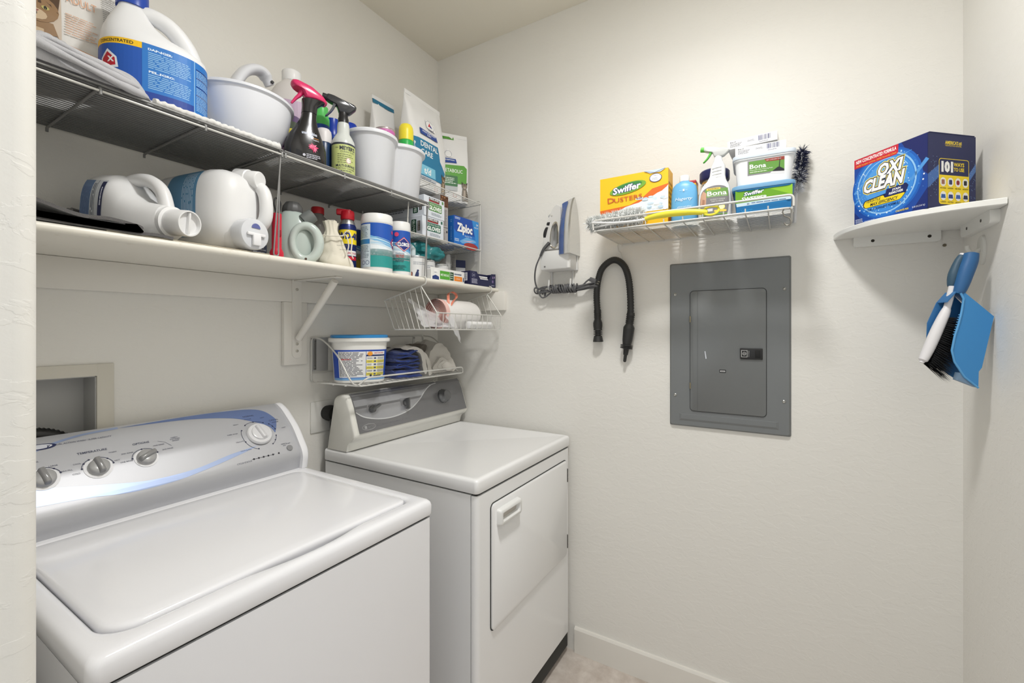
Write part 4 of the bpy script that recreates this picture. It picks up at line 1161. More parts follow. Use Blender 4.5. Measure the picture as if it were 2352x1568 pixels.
# stacked tubs
def tub(name, label, loc, rotz, w, d, h, body, lid, lidh=0.014, r=0.02, rot=None):
    t = thing(name, label, 'tub', loc, rotz, None, rot)
    q = MB(); rc = lambda o, z: [(a, b, z) for a, b in rrect(-w / 2 + o, -d / 2 + o, w / 2 - o, d / 2 - o, r, 6)]
    q.loft([rc(0.010, 0), rc(0.007, 0.003), rc(0.001, h - 0.006), rc(-0.003, h - 0.004), rc(-0.003, h)]); q.build('body', body, t, angle=40)
    q = MB(); q.loft([rc(-0.005, h), rc(-0.006, h + 0.004), rc(-0.005, h + lidh * 0.8), rc(0.0, h + lidh), rc(0.008, h + lidh), rc(0.010, h + lidh * 0.6)]); q.build('lid', lid, t, angle=40)
    return t
def tubS(w, d, h): return lambda u, v, hh: (u, -d / 2 + 0.009 * (1 - v / h) - hh - 0.0006, v)
tw, td, th_ = 0.215, 0.15, 0.1
t = tub('wipes_tub', 'green and blue wet cloth tub under the white pad tub in the wall basket', (-0.148, -1.459, BT), FB + R(2), 0.158, 0.15, 0.082, M((30, 120, 180), 0.35), M((120, 168, 206), 0.3))
p = Print(lambda u, v, hh: tubS(0.158, 0.15, 0.082)(u * 0.86, v * 0.84, hh))
p.rect(-0.086, 0.05, 0.088, 0.095, (110, 168, 40)); p.poly([(-0.086, 0.095), (0.088, 0.095), (0.088, 0.06), (0.02, 0.09)], (146, 200, 50)); p.poly([(-0.082, 0.038), (0.084, 0.045), (0.084, 0.056), (-0.084, 0.05)], (206, 226, 240)); p.rect(-0.083, 0.004, 0.084, 0.037, (22, 112, 172))
p.ell(-0.028, 0.083, 0.034, 0.0095, (60, 140, 60), 20, R(10)); p.text('Swiffer', -0.028, 0.083, 0.0125, (252, 252, 250), w=0.062, bold=0.03, ital=0.25, rot=R(6), outline=(40, 52, 110), ow=0.05); p.text('SWEEPER', -0.026, 0.0635, 0.012, (250, 250, 248), w=0.078, bold=0.03); p.text('20', -0.046, 0.045, 0.0055, (40, 60, 110), bold=0.02); p.lines(-0.035, 0.044, 0.07, 0.05, 1, (90, 120, 160), ragged=0); p.text('WET', -0.05, 0.02, 0.012, (40, 140, 200), bold=0.02)
p.build(t)
t = tub('cleaning_pad_tub', 'white tub of floor cleaning pads with a green label stacked on the green tub', (-0.148, -1.460, BT + 0.0945), FB + R(3), 0.158, 0.148, 0.081, M((234, 236, 238), 0.3), M((214, 224, 236), 0.25))
p = Print(lambda u, v, hh: tubS(0.158, 0.148, 0.081)(u * 0.86, v * 0.83, hh))
p.rect(-0.05, 0.008, 0.062, 0.086, (140, 138, 142)); p.rect(-0.046, 0.04, 0.062, 0.084, (104, 156, 70)); p.poly([(0.002, 0.086), (0.062, 0.086), (0.062, 0.074), (0.008, 0.076)], (150, 60, 50)); p.text('40% LARGER PAD', 0.03, 0.0808, 0.0035, (240, 230, 226), w=0.045)
p.text('Bona', -0.018, 0.066, 0.0155, (248, 248, 246), w=0.05, bold=0.02); p.text('Disposable Wet Cleaning Pads', -0.008, 0.053, 0.0038, (244, 244, 240), w=0.07); p.lines(-0.043, 0.043, 0.01, 0.048, 1, (220, 230, 210), ragged=0); p.text('QUICKLY CLEANS DIRT & GRIME', -0.002, 0.033, 0.0035, (232, 232, 230), w=0.056); p.ring(-0.042, 0.018, 0.005, 0.001, (236, 236, 234), 14); p.lines(-0.03, 0.015, 0.02, 0.021, 2, (214, 214, 212)); p.text('Bona', 0.052, 0.0165, 0.005, (30, 30, 40), w=0.017, bold=0.02)
p.poly([(0.045, 0.044), (0.048, 0.086), (0.050, 0.086), (0.048, 0.044)], (36, 36, 44)); p.poly([(0.026, 0.04), (0.062, 0.036), (0.062, 0.042), (0.048, 0.052), (0.042, 0.052)], (40, 40, 48)); p.poly([(0.018, 0.033), (0.062, 0.026), (0.062, 0.035), (0.024, 0.039)], (226, 226, 228))
p.build(t)
# two thin white cartons on top
for (lab, loc, rz, tilt, nm) in (('thin white carton lying on the white pad tub, lower of the two', (-0.15, -1.452, BT + 0.191), FB + R(2), 0.3, 0), ('thin white carton on top of the carton stack in the wall basket', (-0.15, -1.435, BT + 0.2195), FB + R(-3), 1.2, 1)):
    t = thing('thin_carton', lab, 'box', loc, 0, 'thin white cartons on the wall basket', (0, R(-tilt), rz))
    MB().rbox((-0.068, -0.06, 0), (0.068, 0.06, 0.027), 0.001, 1).build('carton', M((238, 238, 238), 0.45), t)
    p = Print(frontS(-0.06)); p.barcode(0.018, 0.009, 0.05, 0.024, (70, 74, 120)); p.lines(0.02, 0.003, 0.05, 0.006, 1, (120, 120, 140)); p.text('Bona US', -0.052, 0.021, 0.004, (70, 70, 80), w=0.016, bold=0.02); p.lines(-0.06, 0.005, -0.025, 0.017, 4, (130, 130, 138)); p.lines(-0.012, 0.012, 0.012, 0.018, 2, (150, 150, 158)); p.build(t)
# dark bottle brush standing behind the tubs
t = thing('cleaning_brush', 'dark navy and white bristle brush standing behind the tubs in the wall basket', 'brush', (-0.03, -1.556, BT + 0.003))
q = MB(); q.tube([(0, 0.01, 0.0), (0, 0.006, 0.1), (0, -0.012, 0.225)], 0.005, 8); q.build('handle', M((230, 230, 230), 0.4), t)
fluffy(t, 'dark_bristles', M((40, 46, 76), 0.8), [(0, -0.003, 0.13), (0, -0.012, 0.235)], 0.004, 900, 0.026, 9, 0.0009)
fluffy(t, 'white_bristles', M((226, 228, 232), 0.8), [(0, 0.002, 0.1), (0, -0.003, 0.17)], 0.004, 500, 0.025, 10, 0.0009)

# ================================================================ CORNER SHELF WITH STAIN REMOVER BOX
t = thing('corner_shelf', 'white quarter-round corner shelf carrying the blue detergent box', 'shelf', (0, WY, 1.648))
cw = M((236, 236, 232), 0.3)
q = MB(); arc = [(-0.002, 0.002), (-0.002, 0.314)] + [(-0.3 * math.sin(R(a)) - 0.0, 0.3 * math.cos(R(a)) + 0.002) for a in range(4, 90, 4)] + [(-0.314, 0.002)]
arc[1] = (-0.002, 0.302); arc[-1] = (-0.302, 0.002)
q.loft([[(a * k2, b * k2, z) for a, b in arc] for z, k2 in ((0, 0.99), (0.002, 1.0), (0.014, 1.0), (0.016, 0.993))]); q.build('board', cw, t, angle=30)
q = MB(); q.prism(rrect(0.05, -0.03, 0.252, 0, [0.001, 0.001, 0.008, 0.008], 4), -0.016, 0, 'x'); cl1 = q.build('cleat', cw, t)
q = MB(); q.prism(rrect(-0.256, -0.032, -0.05, 0, [0.001, 0.001, 0.01, 0.01], 4), 0.0, 0.018, 'y'); cl2 = q.build('cleat', cw, t)
for yy in (0.205, 0.075):
    m = MB(); m.X = Matrix.Translation((-0.0162, yy, -0.014)) @ Matrix.Rotation(R(-90), 4, 'Y'); m.lathe([(0.0045, -0.0005), (0.0045, 0.0005), (0.003, 0.0002)], 12); m.build('screw', M((50, 46, 40), 0.5, 0.5), cl1)
for xx in (-0.2, -0.1):
    m = MB(); m.X = Matrix.Translation((xx, 0.0182, -0.015)) @ Matrix.Rotation(R(-90), 4, 'X'); m.lathe([(0.004, -0.0005), (0.004, 0.0005), (0.002, 0.0002)], 12); m.build('screw', M((70, 66, 60), 0.5, 0.5), cl2)
m = MB(); m.X = Matrix.Translation((0, -1.914, 1.606)) @ Matrix.Rotation(R(-90), 4, 'Y'); m.lathe([(0.003, 0), (0.003, 0.004), (0.0045, 0.004), (0.004, 0.006)], 10)
tag(m.build('nail', M((120, 112, 96), 0.5, 0.6)), 'small nail in the wall below the corner shelf', 'nail')

# blue stain remover box: front edge corner nearest the room
CZ = 1.6645
# corner F nearest the camera; front face runs to the left/back, side face runs to the right/back
F = Vector((-0.272, -1.822, 0)); Lc = Vector((-0.129, -1.692, 0))
wv = F - Lc; bw = wv.length
fx = wv.normalized(); fn = Vector((fx.y, -fx.x, 0))
if fn.x > 0: fn = -fn
bd = 0.152; bh = 0.1885
# local frame: x along front (left->right as seen), -y towards viewer
ctr = (F + Lc) / 2 - fn * bd / 2
rz = math.atan2(fx.y, fx.x)
t = thing('detergent_box', 'dark blue stain remover powder box standing on the corner shelf', 'box', (ctr.x, ctr.y, CZ), rz)
navy = M((34, 40, 84), 0.45)
q = MB(); q.rbox((-bw / 2, -bd / 2, 0), (bw / 2, bd / 2, bh), 0.0012, 1); q.build('carton', navy, t)
q = MB(); q.rbox((-bw / 2 + 0.004, -bd / 2 + 0.004, bh), (bw / 2 + 0.0015, bd / 2 - 0.004, bh + 0.0025), 0.0008, 1); q.build('top_flap', navy, t)
p = Print(frontS(-bd / 2), step=0.00005)
W2 = bw / 2
p.rect(-W2, 0, W2, bh, (30, 74, 160))
p.poly([(W2, bh), (W2 * 0.35, bh), (W2 * 0.75, bh * 0.6), (W2, bh * 0.45)], (32, 40, 100)); p.poly([(W2, 0), (W2, bh * 0.28), (W2 * 0.6, 0)], (28, 44, 112)); p.poly([(-W2, 0), (-W2, bh * 0.2), (-W2 * 0.7, 0)], (32, 50, 120))
for (r_, col) in ((0.1, (34, 96, 186)), (0.088, (44, 118, 206)), (0.074, (64, 142, 222)), (0.058, (84, 160, 232))):
    p.ell(-0.008, 0.094, min(r_, 0.094), min(r_, 0.0925), col, 36)
p.ring(-0.008, 0.094, 0.076, 0.004, (150, 200, 240), 40); p.ring(-0.008, 0.094, 0.066, 0.0016, (170, 214, 246), 40, 30, 160)
p.stroke([(-W2, 0.06), (-0.06, 0.085), (0.0, 0.095), (0.06, 0.085), (W2, 0.125)], [0.004, 0.007, 0.009, 0.008, 0.010], (84, 152, 220)); p.stroke([(-W2, 0.09), (-0.055, 0.125), (0.0, 0.15), (0.06, 0.16)], [0.006, 0.004, 0.003, 0.001], (96, 162, 226))
rg = random.Random(21)
for i in range(150):
    a = rg.uniform(0, 2 * PI); r_ = rg.gauss(0.078, 0.014)
    uu, vv = -0.008 + r_ * math.cos(a), 0.094 + r_ * math.sin(a)
    if abs(uu) < W2 - 0.003 and 0.004 < vv < bh - (0.03 if uu < W2 * 0.3 else 0.004):
        s_ = rg.choice((0.0006, 0.0008, 0.001, 0.0014, 0.0022)); p.ell(uu, vv, s_, s_, rg.choice([(206, 230, 250), (150, 204, 244), (232, 244, 254)]), 7)
p.poly([(-W2, bh), (-W2, bh - 0.026), (W2 * 0.22, bh - 0.026), (W2 * 0.27, bh - 0.022), (W2 * 0.28, bh)], (206, 40, 58))
p.text('NEW CONCENTRATED FORMULA', -W2 * 0.36, bh - 0.0085, 0.0095, (252, 250, 250), w=bw * 0.58, bold=0.03); p.text('SAME Number of Uses. SAME Powerful Clean', -W2 * 0.36, bh - 0.02, 0.0048, (250, 200, 60), w=bw * 0.58, ital=0.2)
p.poly([(v.x, v.y) for v in fillet([Vector(q) for q in [(-0.066, 0.04, 0), (0.032, 0.04, 0), (0.048, 0.058, 0), (0.044, 0.072, 0), (-0.066, 0.062, 0), (-0.072, 0.05, 0)]], 0.008, 3, True)], (28, 30, 60))
p.poly([(v.x, v.y) for v in fillet([Vector(q) for q in [(-0.064, 0.041, 0), (0.031, 0.041, 0), (0.045, 0.056, 0), (-0.01, 0.056, 0), (-0.012, 0.064, 0), (-0.064, 0.06, 0), (-0.069, 0.05, 0)]], 0.006, 3, True)], (248, 218, 40))
p.poly([(-0.01, 0.057), (0.046, 0.057), (0.052, 0.072), (0.046, 0.08), (-0.004, 0.078)], (30, 40, 96))
p.text('VERSATILE', -0.04, 0.058, 0.0075, (30, 34, 60), w=0.04, bold=0.01, ital=0.25); p.text('STAIN', 0.022, 0.0715, 0.0058, (250, 250, 250), bold=0.03, ital=0.25); p.text('REMOVER', 0.02, 0.0635, 0.0058, (250, 250, 250), w=0.036, bold=0.03, ital=0.25); p.text('MAX EFFICIENCY', -0.012, 0.0475, 0.0085, (26, 28, 50), w=0.075, bold=0.02, ital=0.3); p.text('OUR STRONGEST FORMULA', -0.014, 0.0335, 0.0065, (26, 34, 84), w=0.092, bold=0.01, ital=0.3)
for dy, tx, hh, ww, uu in ((0.1355, 'OXI', 0.031, 0.064, 0.006), (0.1015, 'CLEAN', 0.034, 0.108, -0.012)):
    p.text(tx, uu, dy, hh, (250, 250, 250), w=ww, bold=0.06, ital=0.28, outline=(250, 232, 120), ow=0.085); p.layer += 2
for dy, tx, hh, ww, uu in ((0.1355, 'OXI', 0.031, 0.064, 0.006), (0.1015, 'CLEAN', 0.034, 0.108, -0.012)):
    p.text(tx, uu, dy, hh, (250, 250, 250), w=ww, bold=0.045, ital=0.28, outline=(30, 34, 60), ow=0.05)
p.text('CHLORINE FREE', 0.036, 0.011, 0.0045, (248, 218, 40), w=0.032, bold=0.02); p.text('8.08 LB (3.66 kg)', 0.076, 0.011, 0.0045, (220, 226, 240), w=0.03); p.lines(-W2 + 0.004, 0.004, -W2 + 0.03, 0.016, 3, (190, 200, 226)); p.lines(-W2 + 0.03, 0.004, -0.03, 0.006, 1, (170, 190, 226))
p.build(t)
p = Print(lambda u, v, hh: (bw / 2 + hh, u, v), step=0.00005)
D2 = bd / 2
p.rect(-D2, 0, D2, bh, (38, 44, 88)); p.text("AMERICA'S #1", 0.004, bh * 0.89, 0.0085, (244, 216, 60), w=0.052, bold=0.03); p.text('VERSATILE STAIN REMOVER', 0.004, bh * 0.85, 0.0038, (244, 216, 60), w=0.052)
p.poly([(-D2, 0.05), (-D2, 0.085), (-0.03, 0.12), (-0.03, 0.09)], (70, 110, 176)); p.poly([(0.052, 0.07), (D2, 0.1), (D2, 0.12), (0.052, 0.09)], (80, 118, 180))
p.rr(-0.042, 0.012, 0.054, 0.127, 0.007, (248, 218, 40)); p.rr(-0.0405, 0.0855, 0.0525, 0.1255, 0.006, (34, 40, 84)); p.rect(-0.0405, 0.0845, 0.0525, 0.0905, (34, 40, 84)); p.rect(-0.042, 0.08, 0.054, 0.0853, (248, 218, 40))
p.text('101', -0.016, 0.107, 0.024, (246, 246, 244), w=0.033, bold=0.07); p.text('WAYS', 0.0215, 0.1135, 0.0095, (248, 218, 40), w=0.033, bold=0.03); p.text('TO USE', 0.0215, 0.101, 0.009, (248, 218, 40), w=0.033, bold=0.03)
ic = [(160, 110, 90), (50, 60, 110), (140, 30, 40), (40, 40, 44), (40, 90, 160), (40, 60, 130), (50, 90, 170), (30, 40, 80)]
nm_ = ['PET STAINS', 'LAUNDRY', 'RED WINE', 'APPLIANCES', 'CARPETS', 'PATIO', 'GROUT', 'UPHOLSTERY']
for i in range(8):
    uu = -0.029 + (i % 4) * 0.0235; vv = 0.068 - (i // 4) * 0.035
    p.ell(uu, vv, 0.0095, 0.0115, (238, 236, 230), 18)
    if i < 4: p.rr(uu - 0.005, vv - 0.006, uu + 0.005, vv + 0.006, 0.002 if i != 2 else 0.0045, ic[i])
    else: p.poly([(uu - 0.0075, vv - 0.006), (uu + 0.0075, vv - 0.006), (uu + 0.006, vv + 0.004), (uu - 0.006, vv + 0.004)], ic[i])
    p.text(nm_[i], uu, vv - 0.0155, 0.0032, (60, 54, 30), w=0.018, bold=0.02)
for i in range(60):
    p.ell(rg.choice((rg.uniform(-D2 + 0.003, -0.045), rg.uniform(0.057, D2 - 0.003))), rg.uniform(0.03, 0.13), 0.0008, 0.0008, (140, 176, 220), 6)
p.build(t, 'side_print')

# adhesive hook, dustpan and brush
t = thing('adhesive_hook', 'white oval adhesive hook stuck on the right wall below the corner shelf', 'hook', (-0.149, WY, 1.566))
hm = M((222, 221, 215), 0.35)
q = MB(); q.X = Matrix.Rotation(R(-90), 4, 'X'); q.loft([[(a, b, z) for a, b in sellipse(0.023 * k2, 0.038 * k2, 2.3, 28)] for z, k2 in ((0, 1), (0.004, 1), (0.006, 0.93))]); q.build('back_plate', hm, t, angle=50)
q = MB(); q.tube(smooth_path([(0, 0.004, 0.004), (-0.004, 0.02, -0.006), (-0.008, 0.03, 0.002), (-0.008, 0.032, 0.012)], 5), 0.005, 10); q.build('hook_arm', hm, t)

OP = Vector((-0.2377, -1.916, 1.5495))
RZ = R(-70)
def PX(u, v): return ((u - 2240) * 0.00092, -(v - 580) * 0.00107)
t = thing('dustpan', 'light blue plastic dustpan hanging from the adhesive hook on the right wall', 'dustpan', OP, RZ)
pb = M((66, 142, 204), 0.4); pb_shaded = M((52, 112, 168), 0.4)  # the second, darker blue carries the shade inside the pan
face = [PX(*q) for q in [(2203, 668), (2217, 672), (2281, 726), (2254, 843), (2247, 852), (2246, 889), (2216, 866), (2194, 833), (2186, 804), (2193, 770), (2208, 717), (2213, 690)]]
q = MB(); q.prism(face, -0.0012, 0.0012, 'y'); q.build('pan_floor', pb, t, smooth=False)
# rim with comb teeth along the inner edge
edge = [PX(*q) for q in [(2206, 672), (2213, 685), (2208, 717), (2201, 745), (2193, 770), (2186, 804), (2192, 830), (2214, 864), (2246, 889)]]
q = MB(); q.tube([(a, -0.001, b) for a, b in edge], 0.0024, 8); rim = q.build('rim', M((96, 166, 220), 0.4), t)
q = MB()
for i in range(9):
    a, b = PX(2207 - i * 1.6, 722 + i * 5.6); q.rbox((a - 0.0045, -0.002, b - 0.0011), (a + 0.001, 0.001, b + 0.0011), 0.0003, 1)
q.build('comb_teeth', M((96, 166, 220), 0.4), t)
# rear wall of the pan and the hood joining it, open downwards
back = [PX(*q) for q in [(2200, 668), (2174, 692), (2152, 740), (2150, 790), (2160, 835), (2230, 880), (2262, 820), (2272, 735), (2215, 676)]]
q = MB(); q.prism(back, 0.032, 0.0345, 'y'); q.build('pan_side', pb_shaded, t, smooth=False)
hood = [PX(*q) for q in [(2176, 690), (2196, 668), (2215, 672), (2250, 700), (2279, 727)]]
q = MB(); q.loft([[(a, y, b) for a, b in hood] + [(a, y, b - 0.003) for a, b in reversed(hood)] for y in (-0.001, 0.0345)]); q.build('hood', pb_shaded, t, angle=40)
lip = [PX(*q) for q in [(2200, 872), (2246, 889), (2240, 878), (2205, 855)]]
q = MB(); q.prism(lip, 0.0, 0.016, 'y'); q.build('rubber_lip', M((120, 146, 172), 0.5, alpha=1.0), t)
hs = smooth_path([(*PX(2207, 672), 0), (*PX(2214, 655), 0), (*PX(2224, 625), 0), (*PX(2234, 598), 0), (*PX(2238, 578), 0)], 5)
q = MB(); rr_ = [0.011 + 0.005 * math.sin(PI * min(1, i / (len(hs) - 1) * 0.85)) for i in range(len(hs))]; rr_[-1] = 0.007
q.tube([(a.x, 0.008, a.y) for a in hs], rr_, 14); q.build('handle', M((46, 96, 146), 0.45), t)

t = thing('hand_brush', 'white hand brush with black bristles clipped into the dustpan', 'brush', OP - Vector((math.sin(RZ), -math.cos(RZ), 0)) * 0.017 + Vector((math.cos(RZ), math.sin(RZ), 0)) * 0.008, RZ)
wb = M((226, 224, 226), 0.4)
q = MB(); bar = smooth_path([(*PX(2192, 655), 0), (*PX(2186, 680), 0), (*PX(2179, 705), 0), (*PX(2172, 722), 0), (*PX(2158, 752), 0), (*PX(2142, 788), 0), (*PX(2128, 818), 0), (*PX(2119, 834), 0)], 4)
rb = []
for i in range(len(bar)):
    k2 = i / (len(bar) - 1)
    rb.append(0.0075 if k2 < 0.3 else (0.0085 + 0.004 * math.sin(PI * (k2 - 0.3) / 0.7)) if k2 < 0.93 else 0.005)
q.tube([(a.x, 0, a.y) for a in bar], rb, 14); q.build('brush_back', wb, t)
hb = smooth_path([(*PX(2192, 655), 0), (*PX(2198, 628), 0), (*PX(2208, 600), 0), (*PX(2218, 584), 0)], 5)
q = MB(); q.tube([(a.x, 0.004, a.y) for a in hb], [0.0078, 0.009, 0.010, 0.011, 0.0115, 0.0118, 0.0115, 0.011, 0.0105, 0.010, 0.0095, 0.0095, 0.009, 0.0088, 0.0085, 0.008][:len(hb)], 14); q.build('handle', M((56, 84, 104), 0.5), t)
q = MB(); a, b = PX(2221, 580); q.tube([(PX(2217, 587)[0], 0.004, PX(2217, 587)[1]), (a, 0.004, b)], 0.0078, 12); q.build('handle_tip', wb, t)
q = MB(); rg = random.Random(5)
b0, b1 = Vector((*PX(2178, 727), 0)), Vector((*PX(2131, 838), 0)); e0, e1 = Vector((*PX(2204, 728), 0)), Vector((*PX(2178, 882), 0))
for i in range(26):
    for j in range(5):
        k2 = (i + 0.5) / 26; yy = -0.012 + 0.006 * j
        a_ = b0.lerp(b1, k2)
        e_ = e0.lerp(e1, k2); bulge = math.sin(PI * k2) * 0.012; e_ = e_ + Vector((bulge, 0, 0))
        for m_ in range(5):
            ja = Vector((rg.uniform(-0.0012, 0.0012), rg.uniform(-0.0012, 0.0012), 0)); je = Vector((rg.uniform(-0.003, 0.003), rg.uniform(-0.003, 0.003), 0)); dy = rg.uniform(-0.003, 0.003)
            A = Vector(((a_ + ja).x, yy, (a_ + ja).y)); E_ = Vector(((e_ + je).x, yy + dy, (e_ + je).y))
            sd = Vector((0.0006, 0.0006, 0.0008)); sd2 = Vector((-0.0005, 0.0007, 0))
            q.add([A + sd, A - sd, E_, A + sd2], [(0, 1, 2), (1, 3, 2), (3, 0, 2)])
bo = q.build('bristles', M((24, 24, 25), 0.55), t, smooth=False); bo['kind'] = 'stuff'
# ================================================================ THINGS ON THE WIRE RACKS
CAMXY = (-1.7613, -1.5122)
def facing(x, y, off=0.0):
    return math.atan2(CAMXY[0] - x, -(CAMXY[1] - y)) + R(off)
RT = ZS + 0.2920           # top of the rack wires

def sellS(rx, ry, e=2.4, cx=0.0):
    """print surface round a superellipse body: u = arc length from the front (-Y), v = z; rx, ry may be functions of z"""
    def S(u, v, h):
        a_ = rx(v) if callable(rx) else rx; b_ = ry(v) if callable(ry) else ry
        t_ = -PI / 2 + u / ((a_ + b_) / 2)
        c, s_ = math.cos(t_), math.sin(t_)
        x = (a_ + h) * math.copysign(abs(c) ** (2.0 / e), c); y = (b_ + h) * math.copysign(abs(s_) ** (2.0 / e), s_)
        return (cx + x, y, v)
    return S

def folded_cloth(t, name, mat, w, d, layers, th, seed=1, wav=0.004, taper=0.0):
    rg = random.Random(seed); m = MB()
    z = 0.0
    for i in range(layers):
        hw = w / 2 * (1 + rg.uniform(-0.06, 0.04)) - taper * i; hd = d / 2 * (1 + rg.uniform(-0.06, 0.03)) - taper * i
        tt = th * rg.uniform(0.8, 1.2); ox, oy = rg.uniform(-0.004, 0.004), rg.uniform(-0.004, 0.004)
        rings = []; n = 20
        for j in range(n + 1):
            q = j / n; x = -hw + 2 * hw * q
            k2 = math.sin(PI * min(max(q, 0.03), 0.97)) ** 0.25
            dz = wav * noise.noise((x * 22, i * 3.1, seed)); dy = wav * noise.noise((x * 17, i * 2.3 + 9, seed))
            rings.append([(x + ox, oy + dy + a * 1.0, z + tt / 2 + dz * (0.5 + i / layers) + b + wav * 0.8 * noise.noise((x * 25, a * 25, i * 1.7 + seed)) + wav * 0.35 * noise.noise((x * 60, a * 60, i * 1.7 + seed))) for a, b in sellipse(hd * (0.9 + 0.1 * k2), tt / 2 * (0.55 + 0.55 * k2), 2.3, 30)])
        m.loft(rings); z += tt * 0.93
    return m.build(name, mat, t, angle=70)

def pet_bag(name, label, loc, rotz, w, d, h, mat, lean=0.0, fold=0.86, seed=1, cat='bag', group=None):
    t = thing(name, label, cat, loc, 0, group, (R(lean), 0, rotz))
    dp = lambda z: (d / 2) * (max(0.03, (1 - max(0.0, (z / h - 0.45) / 0.55) ** 1.5)) * (0.92 + 0.1 * math.sin(PI * min(1, z / h * 1.4))))
    wp = lambda z: (w / 2) * (0.97 + 0.03 * (z / h))
    rings = []; nz = 22
    for i in range(nz + 1):
        z = h * i / nz; ring = []
        for (a, b) in sellipse(wp(z), dp(z), 5.0, 44):
            cr = 0.003 * noise.noise((a * 26 + seed, b * 20, z * 18)) * (0.4 + z / h)
            ring.append((a + cr, b + cr, z))
        rings.append(ring)
    m = MB(); m.loft(rings); m.build('pouch', mat, t, angle=60)
    m = MB(); m.box((-w / 2 * 0.985, -0.0022, h - 0.004), (w / 2 * 0.985, 0.0022, h + 0.012)); m.build('top_seal', mat, t)
    def S(u, v, hh):
        rx, ry = wp(v), dp(v); k2 = min(0.999, abs(u) / rx)
        y = -ry * (1 - k2 ** 5) ** 0.2
        return (u, y - hh - 0.0024, v)
    return t, S
def cat_print(p, u, v, s, fur, dark, light):
    """small photo of a sitting cat, head at (u, v)"""
    p.poly([(u - 0.30 * s, v - 1.9 * s), (u + 0.62 * s, v - 1.9 * s), (u + 0.5 * s, v - 1.0 * s), (u + 0.28 * s, v - 0.3 * s), (u - 0.28 * s, v - 0.3 * s), (u - 0.34 * s, v - 1.0 * s)], fur)
    p.poly([(u - 0.16 * s, v - 1.7 * s), (u + 0.2 * s, v - 1.7 * s), (u + 0.12 * s, v - 0.5 * s), (u - 0.14 * s, v - 0.5 * s)], light)
    for k2 in range(4): p.stroke([(u + 0.2 * s, v - (0.6 + 0.3 * k2) * s), (u + 0.45 * s, v - (0.7 + 0.3 * k2) * s)], 0.06 * s, dark)
    p.poly([(u - 0.36 * s, v), (u - 0.42 * s, v + 0.55 * s), (u - 0.1 * s, v + 0.28 * s)], dark); p.poly([(u + 0.36 * s, v), (u + 0.42 * s, v + 0.55 * s), (u + 0.1 * s, v + 0.28 * s)], dark)
    p.ell(u, v, 0.38 * s, 0.36 * s, fur, 18)
    p.stroke([(u - 0.05 * s, v + 0.32 * s), (u - 0.06 * s, v + 0.12 * s)], 0.05 * s, dark); p.stroke([(u + 0.05 * s, v + 0.32 * s), (u + 0.06 * s, v + 0.12 * s)], 0.05 * s, dark)
    p.ell(u - 0.15 * s, v + 0.03 * s, 0.07 * s, 0.05 * s, (190, 180, 110), 10); p.ell(u + 0.15 * s, v + 0.03 * s, 0.07 * s, 0.05 * s, (190, 180, 110), 10); p.ell(u - 0.15 * s, v + 0.03 * s, 0.03 * s, 0.05 * s, (20, 20, 20), 8); p.ell(u + 0.15 * s, v + 0.03 * s, 0.03 * s, 0.05 * s, (20, 20, 20), 8)
    p.ell(u, v - 0.18 * s, 0.18 * s, 0.13 * s, light, 12); p.poly([(u - 0.05 * s, v - 0.08 * s), (u + 0.05 * s, v - 0.08 * s), (u, v - 0.14 * s)], (150, 90, 84)); p.stroke([(u, v - 0.14 * s), (u, v - 0.2 * s)], 0.02 * s, (70, 50, 40))

terry = NM('terry_white', (232, 231, 228), 0.9, bump=[('noise', 700, 0.5, 0.002, (1, 1, 1))], sheen=0.3)
grey_c = NM('grey_knit', (188, 188, 192), 0.9, bump=[('wave', 320, 0.35, 0.0008, (1, 0.1, 1)), ('noise', 500, 0.3, 0.001, (1, 1, 1))], sheen=0.3)
# white towel under the jug and the bowl
t = thing('white_towel', 'thin white terry towel lying on the wire rack under the bleach jug and bowl', 'towel', (-1.195, -0.2, RT))
folded_cloth(t, 'towel_fold', terry, 0.30, 0.30, 1, 0.006, 4, 0.001)
m = MB(); pts = [(-0.14 + 0.28 * i / 60, -0.149 + 0.002 * math.sin(i * 0.7), 0.006 + 0.0012 * math.sin(i * 2.1)) for i in range(61)]
m.tube(pts, [0.0065 + 0.0008 * math.sin(i * 1.9) + (0.003 * max(0, (i - 52) / 8)) for i in range(61)], 10); m.build('rolled_hem', terry, t)
RT2 = RT + 0.0075

# pet food bag at the left end
t, S = pet_bag('pet_food_bag', 'white and orange pet food bag with a tabby cat photo beside the bleach jug', (-1.425, -0.115, RT + 0.008), facing(-1.42, -0.15, 8), 0.20, 0.11, 0.38, M((232, 230, 226), 0.3), -2, seed=3)
p = Print(S, du=0.03, dv=0.03)
p.rect(-0.096, 0.03, -0.006, 0.30, (206, 190, 172)); cat_print(p, -0.044, 0.188, 0.09, (150, 118, 84), (84, 62, 44), (206, 182, 150)); p.stroke([(-0.076, 0.128), (-0.044, 0.121), (-0.012, 0.131)], 0.010, (36, 44, 66)); p.rr(-0.066, 0.117, -0.053, 0.129, 0.002, (190, 180, 160))
p.poly([(-0.022, 0.06), (0.1, 0.05), (0.1, 0.115), (-0.018, 0.13)], (226, 168, 126)); p.lines(-0.012, 0.07, 0.055, 0.12, 8, (170, 120, 90), 0.35); p.rect(0.06, 0.14, 0.1, 0.148, (226, 130, 70)); p.lines(0.0, 0.15, 0.055, 0.2, 9, (214, 176, 150), 0.4); p.text('ADULT', 0.028, 0.24, 0.02, (232, 176, 140), w=0.05); p.lines(0.0, 0.265, 0.055, 0.285, 3, (226, 186, 156), 0.4); p.lines(0.064, 0.16, 0.098, 0.29, 24, (176, 176, 176), 0.4); p.rect(0.066, 0.3, 0.1, 0.33, (60, 70, 130))
p.build(t)
